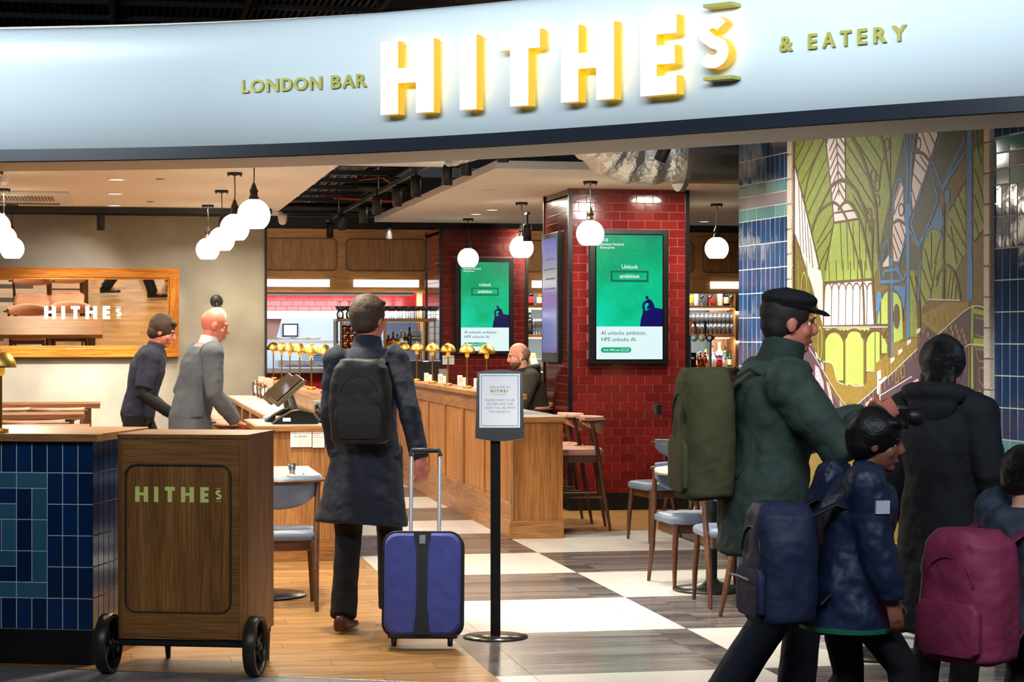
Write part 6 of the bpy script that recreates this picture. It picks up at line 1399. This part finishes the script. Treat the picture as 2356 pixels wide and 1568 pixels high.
    def trousers(s, m, e=.014, flare=.012, name='trousers', wrinkle=.01):
        mb = MB(); k = s.k; oval(mb, [(s.pelvis+V3(0, 0, -.06*k), .16*k*s.fat, .118*k*s.fat), (s.pelvis+V3(0, 0, .02*k), .166*k*s.fat, .124*k*s.fat), (s.sp(.2), .152*k*s.fat, .116*k*s.fat)])
        for q in 'lr':
            a = s.An[q]+V3(0, 0, -.02*k)
            mb.tube([s.Hp[q]+V3(0, 0, .03*k), s.Hp[q].lerp(s.K[q], .5), s.K[q], s.K[q].lerp(a, .5), a], [(.088+e)*k, (.074+e)*k, (.058+e)*k, (.054+e)*k, (.045+flare+e)*k], 16)
        return solid(mb, name, m, s.o, .008, 5, None, wrinkle)
    def shoes(s, m, sole=None):
        for q in 'lr':
            k = s.k; t = Vector(s.P['t'+q]); t.normalize(); flat = Vector((t.x, t.y, 0)).normalized(); u = flat.cross(Z); A = s.An[q]; pitch = t.z
            mb = MB(); rings = []
            for y, wd, hh in ((-.075, .022, .055), (-.06, .034, .085), (-.02, .038, .1), (.03, .038, .085), (.08, .044, .058), (.13, .047, .045), (.17, .04, .038), (.195, .02, .028)):
                ring = []
                for i in range(16):
                    a = 2*PI*i/16; x = math.cos(a)*wd; z = max(math.sin(a), -.55)*hh*.62+hh*.34; ring.append(A-V3(0, 0, .085*k)+u*x*k+flat*y*k+V3(0, 0, (z+max(0, (y+.0)*pitch))*k))
                rings.append(ring)
            mb.loft(rings); mb.build('shoe', m, s.o)
    def hair(s, m, long=0, name='hair', thick=.011, front=.045, back=-.03, label=None):
        hk = s.k*s.hk; mb = MB(); h = s.h
        mb.ball(h(0, -.022, .036), ((.073+thick)*hk, (.09+thick)*hk, (.09+thick)*hk), 26, 18, s.R)
        mb.ball(h(0, -.05, -.012), ((.068+thick*.6)*hk, (.06+thick*.6)*hk, .07*hk), 20, 14, s.R)
        mb.ball(h(.01, .05, .088), (.055*hk, .04*hk, .024*hk), 16, 10, s.R)
        if long:
            for sg in (-1, 0, 1):
                mb.tube([h(sg*.055, -.05 if sg else -.075, .02), h(sg*.072, -.05 if sg else -.09, -.07), h(sg*.07, -.05 if sg else -.095, -.07-long*.55), h(sg*.06, -.05 if sg else -.085, -.07-long)], [(.04*hk, .045*hk), (.036*hk, .042*hk), (.036*hk, .036*hk), (.012*hk, .012*hk)], 14)
        return solid(mb, name, m, s.o, .0065, 3, label, .022)
    def collar(s, m, name='collar', r=.072, hgt=.05, open_=0):
        k = s.k; mb = MB(); a, b = s.neck-V3(0, 0, .035*k), s.neck+(s.h(0, -.012, -.06)-s.neck).normalized()*hgt*k; oval(mb, [(a, (r+.02)*k, (r+.018)*k), (a.lerp(b, .5), (r+.006)*k, r*k), (b, r*.93*k, r*.92*k)]); return solid(mb, name, m, s.o, .007, 2)
    def hood(s, m, big=1.0):
        k = s.k; mb = MB(); c = s.neck+V3(0, -.07*k, .0)
        for a in np.linspace(-2.5, 2.5, 15): mb.ball(s.neck+V3(math.sin(a)*.105*k*big, -.03*k-math.cos(a)*.085*k*big, (.012+.022*math.cos(a))*k), (.042*k*big, .042*k*big, .036*k*big), 12, 8)
        mb.ball(c+V3(0, -.035*k, -.03*k), (.1*k*big, .05*k*big, .08*k*big), 18, 12); return solid(mb, 'hood', m, s.o, .008, 4, None, .014)
def backpack(parent_person, c, size, m, dark, label, name='backpack', rot=0, strap_to=None, extra=None):
    """a pack worn on a back: top-level thing of its own, c in world"""
    t = thing(name, label, 'bag', c, rot); w_, d_, h = size; mb = MB(); secs = []
    for z, k in ((0, .8), (.03*h, .94), (.3*h, 1.0), (.7*h, .97), (.9*h, .86), (h, .55)): secs.append([V3(x*k, y*(k*.5+.5), z) for x, y in rrect(w_, d_, min(w_, d_)*.42, 5)])
    mb.loft(secs); solid(mb, 'body', m, t, .009, 4, None, .02)
    p = MB(); secs = []
    for z, k in ((.06*h, .8), (.1*h, 1), (.4*h, 1), (.46*h, .8)): secs.append([V3(x*k, -d_*.5+y*k*.35, z) for x, y in rrect(w_*.76, d_*.45, .03, 4)])
    p.loft(secs); p.build('front_pocket', m, t, bevel=.004)
    z = MB(); z.tube([(w_*.3*math.cos(a), -d_*.49, h*.56+h*.24*math.sin(a)) for a in np.linspace(.1, PI-.1, 16)], .004, 6); z.build('zip', dark, t)
    hnd = MB(); hnd.tube([(-.04, d_*.15, h*.93), (-.035, d_*.15, h*.99), (.035, d_*.15, h*.99), (.04, d_*.15, h*.93)], .008, 6); hnd.build('grab_handle', dark, t)
    for sg in (-1, 1): MB().tube([(sg*w_*.28, d_*.4, h*.9), (sg*w_*.32, d_*.75, h*.99), (sg*w_*.34, d_*1.1, h*.92), (sg*w_*.34, d_*1.15, h*.5), (sg*w_*.3, d_*.5, h*.16)], [(.022, .006)]*5, 8).build('shoulder_strap', dark, t)
    if extra: extra(t)
    return t
def gp(px, d): p = at(px, HY, d); return Vector((p.x, p.y, 0))
hd = lambda deg: -math.radians(deg)      # plan heading (clockwise from +Y) to rotation

# 1. traveller in a dark overcoat, from behind, pulling the blue suitcase
navy_coat = cloth('navy_overcoat', (24, 28, 42)); blk_cloth = cloth('black_cloth', (17, 17, 21)); blk_leath = mat('black_bag_cloth', (15, 15, 18), .6, bump=.2, bscale=200)
A = Person('person in a dark overcoat and black backpack pulling the blue suitcase', gp(842, 11.1), hd(14), 1.78, skin_r,
  dict(sl=(-.155, 0, 1.41), sr=(.155, 0, 1.41), chest=(0, .03, 1.27), neck=(.0, .04, 1.475), head=(.01, .075, 1.62), hy=-28, al=(-.10, -.16, .10), ar=(.11, .22, .10), tl=(.15, 1, -.0), wr=(.305, -.17, .90), er=(.3, -1, 0), pr=(-.6, .8, .1), dr=(.12, -.18, -1), wl=(-.17, .12, .9), el=(-.2, -1, 0), curl=.9))
A.trousers(cloth('black_trousers', (15, 15, 19))); A.shoes(mat('brown_shoe', (78, 42, 30), .3))
mb = MB(); A.torso(mb, .018, lo=0, hem=(V3(-.02, -.03, .56), .25, .2)); A.sleeves(mb, .012); solid(mb, 'overcoat', navy_coat, A.o, .009, 5, None, .02)
A.collar(navy_coat, 'coat_collar', .075, .06); A.hair(mat('brown_hair', (62, 44, 30), .7, bump=.25, bscale=90), thick=.016)
bp = A.o.location+rot_z(hd(14)) @ V3(0, -.225, 1.0)
backpack(A, bp, (.33, .15, .44), blk_leath, black, 'black backpack on the back of the person in the overcoat', rot=hd(14))
# the suitcase: tilted towards the hand
case_b = cloth('blue_suitcase_cloth', (66, 74, 150), .7); case_d = mat('suitcase_black', (26, 25, 30), .5)
sp = on_z(973, 1490, 0); t = thing('suitcase', 'blue soft cabin suitcase on wheels with a black band, pulled by its long handle', 'suitcase', sp, hd(12))
tilt_m = Matrix.Rotation(math.radians(-9), 3, 'X')
def TS(v): return tilt_m @ Vector(v)
cs = MB(); secs = []
for y, k in ((-.115, .93), (-.105, .985), (-.08, 1), (.08, 1), (.105, .985), (.115, .95)): secs.append([TS((x*k, y, .315+z*k)) for x, z in rrect(.385, .51, .062, 6)])
cs.loft(secs[::-1]); cs.build('shell', case_b, t)
for y in (-.085, .085):
    e = MB(); rr_ = rrect(.392, .517, .064, 6); e.tube([TS((x, y, .315+z)) for x, z in rr_+rr_[:1]], .006, 6); e.build('piping', case_d, t)
bnd = MB(); bnd.add([TS(v) for v in ((-.045, -.119, .57), (.045, -.119, .57), (.028, -.119, .48), (.026, -.119, .2), (.042, -.119, .065), (-.042, -.119, .065), (-.026, -.119, .2), (-.028, -.119, .48))], [(7, 6, 5, 4, 3, 2, 1, 0)[::-1]]); bnd.add([TS(v) for v in ((-.045, -.115, .57), (.045, -.115, .57), (.028, -.115, .48), (.026, -.115, .2), (.042, -.115, .065), (-.042, -.115, .065), (-.026, -.115, .2), (-.028, -.115, .48))], [(0, 1, 2, 3, 4, 5, 6, 7)]); bnd.build('band', case_d, t)
MB().box(TS((0, -.122, .535)), (.035, .006, .045), tilt_m).build('name_plate', steel, t, bevel=.003)
MB().box(TS((0, .0, .062)), (.34, .2, .03), tilt_m).build('base', case_d, t, bevel=.008)
for sx in (-.14, .14): MB().lathe([(.0, -.012), (.026, -.012), (.028, 0), (.026, .012), (.0, .012)], TS((sx, -.07, .034)), 18, rot=Matrix.Rotation(PI/2, 3, 'Y')).build('wheel', black, t); MB().tube([TS((sx, -.07, .04)), TS((sx, -.06, .08))], .014, 8).build('wheel_fork', black, t)
for sx in (-.072, .072): MB().tube([TS((sx, .07, .55)), TS((sx, .07, .99))], [(.010, .007)]*2, 8).build('handle_rod', mat('aluminium', (214, 218, 224), .35, .6), t)
MB().tube([TS((-.075, .07, .97)), TS((-.07, .07, 1.0)), TS((.07, .07, 1.0)), TS((.075, .07, .97))], .013, 10).build('grip', black, t)

# 2. bald bearded man seated at the oak bar
B_ = Person('bearded person with a shaved head and white earbud seated at the oak bar', (3.9, 18.97, 0), hd(277), 1.75, skin_l,
  dict(pelvis=(0, 0, .74), chest=(0, .08, 1.03), neck=(0, .15, 1.235), head=(0, .21, 1.375), hp=-14, hy=12, sl=(-.19, .1, 1.17), sr=(.19, .1, 1.17), wl=(-.14, .40, 1.0), wr=(.14, .40, 1.0), al=(-.12, .2, .36), ar=(.12, .2, .36), kl=(-.1, 1, .4), kr=(.1, 1, .4), el=(-.6, -.5, -.6), er=(.6, -.5, -.6)))
B_.trousers(blk_cloth); B_.shoes(black_satin); B_.top('sweatshirt', cloth('olive_sweatshirt', (52, 48, 38)), .022); B_.hood(cloth('black_hood', (22, 22, 24)))
mb = MB(); mb.ball(B_.h(0, .026, -.062), (.0595, .0655, .052), 20, 12, B_.R); mb.ball(B_.h(0, .057, -.088), (.032, .029, .024), 14, 10, B_.R); solid(mb, 'beard', mat('brown_beard', (96, 66, 46), .8), B_.o, .006, 2)
mb = MB(); mb.ball(B_.h(0, -.028, .012), (.0755, .094, .082), 20, 14, B_.R); solid(mb, 'cropped_hair', mat('stubble', (150, 110, 92), .7), B_.o, .0065, 2)
MB().tube([B_.h(-.086, .008, -.006), B_.h(-.088, .012, -.038)], [.007, .004], 8).build('earbud', white_gloss, B_.o)
# 3. member of staff in a navy polo shirt
D_ = Person('person in a navy polo shirt over black sleeves walking past the plaster wall', gp(322, 16.2), hd(97), 1.76, skin_r,
  dict(pelvis=(0, -.02, .94), chest=(0, .05, 1.27), neck=(0, .11, 1.46), head=(0, .175, 1.585), hp=-20, sl=(-.19, .1, 1.39), sr=(.19, .1, 1.39), wr=(.2, .26, .96), wl=(-.2, .2, .95), er=(.3, -1, 0), al=(-.1, .3, .1), ar=(.1, -.3, .14), kl=(0, 1, 0)))
polo = cloth('navy_polo', (36, 38, 58)); D_.trousers(blk_cloth); D_.shoes(black_satin)
D_.sleeves(m_ := MB(), .006, .98); solid(m_, 'under_sleeves', blk_cloth, D_.o, .008, 3)
D_.top('polo_shirt', polo, .022, upto=.42, lo=-.12, wrinkle=.016); D_.collar(polo, 'polo_collar', .07, .05); D_.hair(mat('dark_brown_hair', (58, 40, 28), .7, bump=.25, bscale=90), thick=.015)
# 4. bald man in a grey suit jacket
E_ = Person('person with a shaved head in a grey suit jacket', gp(446, 15.4), hd(76), 1.80, skin_r,
  dict(pelvis=(0, -.03, .94), chest=(0, .05, 1.27), neck=(0, .1, 1.46), head=(0, .155, 1.59), hp=-14, hy=-8, sl=(-.2, .08, 1.39), sr=(.2, .08, 1.39), wr=(.26, .24, .90), wl=(-.26, .1, .88), dr=(.1, .9, -.3), pr=(0, 0, -1), al=(-.1, .2, .09), ar=(.1, -.22, .12)), fat=1.08)
suit = cloth('grey_suit', (84, 86, 94)); E_.trousers(cloth('dark_grey_trousers', (46, 48, 56))); E_.shoes(black_satin)
E_.collar(mat('white_shirt', (226, 222, 220), .7), 'shirt_collar', .071, .06)
mb = MB(); E_.torso(mb, .024, lo=0, hi=.97, hem=(V3(0, -.02, .79), .22, .17)); E_.sleeves(mb, .02, .97); solid(mb, 'suit_jacket', suit, E_.o, .008, 5, None, .014)
mb = MB(); mb.tube([E_.h(0, -.06, -.115), E_.h(.06, -.01, -.12), E_.h(.062, .05, -.15), E_.h(.03, .085, -.24)], [(.012, .022)]*4, 8); mb.tube([E_.h(0, -.06, -.115), E_.h(-.06, -.01, -.12), E_.h(-.062, .05, -.15), E_.h(-.03, .085, -.24)], [(.012, .022)]*4, 8); solid(mb, 'lapels', suit, E_.o, .006, 2)
for q in 'lr':
    a, b = E_.E[q].lerp(E_.W[q], .88), E_.E[q].lerp(E_.W[q], 1.0); MB().tube([a, b], .034, 14).build('shirt_cuff', mat('white_shirt', (226, 222, 220), .7), E_.o)
# 5. man in a green jacket and black cap striding right
olive = cloth('green_jacket', (60, 76, 68), .7); denim = cloth('dark_jeans', (32, 36, 48))
G_ = Person('person in a green jacket and black flat cap wearing an olive backpack', gp(1765, 8.0), hd(93), 1.76, skin_r,
  dict(pelvis=(0, -.02, .93), chest=(0, .03, 1.26), neck=(0, .04, 1.45), head=(0, .09, 1.6), hp=-6, sl=(-.2, .03, 1.37), sr=(.2, .03, 1.37), wr=(.15, .40, 1.25), er=(.7, -.4, -1), pr=(-1, 0, 0), wl=(-.12, .43, 1.23), el=(-.7, -.4, -1), al=(-.1, .13, .1), ar=(.1, -.26, .13), tr=(0, 1, -.2), curl=.8), fat=1.14)
G_.trousers(denim, .02); G_.shoes(black_satin)
mb = MB(); G_.torso(mb, .04, lo=0, hi=1.0, hem=(V3(0, -.02, .73), .215, .175)); G_.sleeves(mb, .036); solid(mb, 'jacket', olive, G_.o, .009, 4, None, .03); G_.collar(cloth('jacket_collar', (40, 56, 50)), 'jacket_collar', .086, .095)
G_.hair(mat('dark_hair', (30, 24, 20), .7), thick=.009)
mb = MB(); mb.ball(G_.h(0, -.012, .092), (.098, .112, .042), 24, 12, G_.R); mb.ball(G_.h(0, -.01, .066), (.083, .103, .028), 24, 12, G_.R); mb.tube([G_.h(0, .07, .06), G_.h(0, .12, .054), G_.h(0, .15, .044)], [(.07, .012), (.062, .008), (.03, .005)], 16, side=(1, 0, 0)); solid(mb, 'flat_cap', cloth('black_wool', (14, 14, 17)), G_.o, .007, 3)
bp = G_.o.location+rot_z(hd(93)) @ V3(.0, -.25, .94)
def mesh_pocket(t): MB().bb(-.03, .03, -.19, -.17, .32, .36).build('buckle', black, t)
backpack(G_, bp, (.36, .2, .50), cloth('olive_pack', (92, 92, 58)), cloth('pack_strap', (40, 42, 34)), 'large olive drab backpack on the back of the person in the green jacket', rot=hd(93), extra=mesh_pocket)
hp_ = G_.o.location+rot_z(hd(93)) @ (G_.W['r'].lerp(G_.W['l'], .5)+V3(0, .1, .0)); t = thing('camera', 'black camera held out in front of the person in the green jacket', 'camera', hp_, hd(93)); MB().box((0, 0, 0), (.13, .05, .085)).build('body', black_satin, t, bevel=.008); MB().lathe([(.0, .0), (.034, .0), (.036, .06), (.03, .075), (.0, .075)], (0, .02, 0), 20, rot=Matrix.Rotation(-PI/2, 3, 'X')).build('lens_barrel', black, t)
# 6. child in a navy padded jacket
nv = cloth('navy_padded_jacket', (28, 38, 66), .45)
H_ = Person('child in a navy padded jacket with a green stripe along its hem', gp(1955, 7.35), hd(88), 1.30, skin_b,
  dict(pelvis=(0, -.02, .9), chest=(0, .04, 1.22), neck=(0, .08, 1.42), head=(0, .14, 1.59), hp=-8, hy=-20, wr=(.27, .12, .78), wl=(-.25, -.2, .86), al=(-.1, -.25, .13), ar=(.1, .25, .1)), fat=1.12, headk=1.2)
H_.trousers(cloth('black_joggers', (16, 17, 22)), .02); H_.shoes(black_satin)
mb = MB(); H_.torso(mb, .05, lo=0, hi=1.0, hem=(V3(0, -.01, .53), .19, .16)); H_.sleeves(mb, .04); solid(mb, 'padded_jacket', nv, H_.o, .008, 3, None, .035)
mb = MB(); rg = [(V3(0, -.01, .53), .194, .164), (V3(0, -.01, .545), .196, .166)]; oval(mb, rg, (1, 0, 0), 30); mb.build('hem_stripe', mat('green_stripe', (20, 110, 76), .5), H_.o)
H_.collar(nv, 'jacket_collar', .085, .08); H_.hair(mat('black_hair', (14, 12, 13), .45, bump=.2, bscale=90), thick=.018)
MB().box(H_.S['r'].lerp(H_.E['r'], .35)+V3(.07, .02, 0), (.012, .05, .045), (0, .1, 0)).build('badge', mat('white_badge', (206, 212, 220), .4), H_.o)
bp = H_.o.location+rot_z(hd(88)) @ V3(0, -.26, .56)
def piping(t): MB().tube([(-.09, -.152, .16), (0, -.157, .165), (.09, -.152, .16)], .004, 6).build('reflective_piping', mat('grey_piping', (120, 128, 140), .4), t)
backpack(H_, bp, (.32, .22, .42), cloth('navy_pack', (34, 42, 70), .6), black, 'navy school backpack with pale piping on the child in the padded jacket', rot=hd(88), extra=piping)
# 7. woman with long black hair in a black hooded coat
bc = cloth('black_coat', (19, 21, 28)); bh = mat('glossy_black_hair', (12, 11, 13), .3, bump=.6, bscale=70, bstretch=(6, 6, .6))
J_ = Person('person with long black hair in a black hooded coat, standing before the mural', gp(2165, 8.6), hd(48), 1.55, skin_l,
  dict(neck=(0, .01, 1.475), head=(0, .045, 1.62), hy=-18, wl=(-.24, .14, .88), wr=(.25, .12, .9), pl=(1, 0, 0)), fat=1.02)
J_.trousers(blk_cloth); J_.shoes(black_satin)
mb = MB(); J_.torso(mb, .034, lo=0, hi=1.0, hem=(V3(0, -.01, .34), .215, .17)); J_.sleeves(mb, .03); solid(mb, 'coat', bc, J_.o, .009, 4, None, .024); J_.hood(bc, 1.25); J_.hair(bh, long=.25, thick=.028)
# 8. child with the pink backpack at the right edge
K_ = Person('child in a dark mottled jacket at the right edge carrying a pink backpack', gp(2345, 7.6), hd(62), 1.16, skin_l, dict(hy=-10, neck=(0, .02, 1.40), head=(0, .06, 1.575)), fat=1.1, headk=1.22)
K_.trousers(cloth('grey_leggings', (44, 48, 56))); K_.shoes(black_satin)
mb = MB(); K_.torso(mb, .05, lo=0, hem=(V3(0, 0, .50), .175, .15)); K_.sleeves(mb, .04); solid(mb, 'jacket', mat('mottled_jacket', (58, 66, 84), .8, noise=.6, nscale=14), K_.o, .008, 4, None, .03); K_.hair(bh, thick=.02)
bp = K_.o.location+rot_z(hd(62)) @ V3(-.02, -.26, .40)
backpack(K_, bp, (.37, .24, .47), cloth('pink_pack', (150, 52, 88), .6), cloth('pink_strap', (120, 44, 70), .6), 'dark pink school backpack on the child at the right edge', rot=hd(62))
# 9. fair-haired guest seated far behind the round table
p = at(1612, HY, 17.2)
t = dup(ch0, (p.x, p.y, 0), hd(75), 'dining chair under the fair-haired guest behind the green jacket')
L_p = Person('fair-haired person in a patterned top seated behind the round table, mostly hidden', (p.x, p.y, 0), hd(75), 1.66, skin_l,
  dict(pelvis=(0, -.05, .56), chest=(0, .0, .88), neck=(0, .03, 1.09), head=(0, .07, 1.235), hp=-12, sl=(-.18, 0, 1.02), sr=(.18, 0, 1.02), wl=(-.15, .34, .78), wr=(.15, .34, .78), al=(-.1, .38, .09), ar=(.1, .38, .09), kl=(0, 1, .6), kr=(0, 1, .6)))
L_p.trousers(cloth('black_joggers', (16, 17, 22))); L_p.shoes(black_satin); L_p.top('patterned_top', mat('patterned_top', (90, 88, 84), .8, noise=.8, nscale=22), .02); L_p.hair(mat('fair_hair', (190, 146, 100), .5, bump=.5, bscale=70), long=.2)
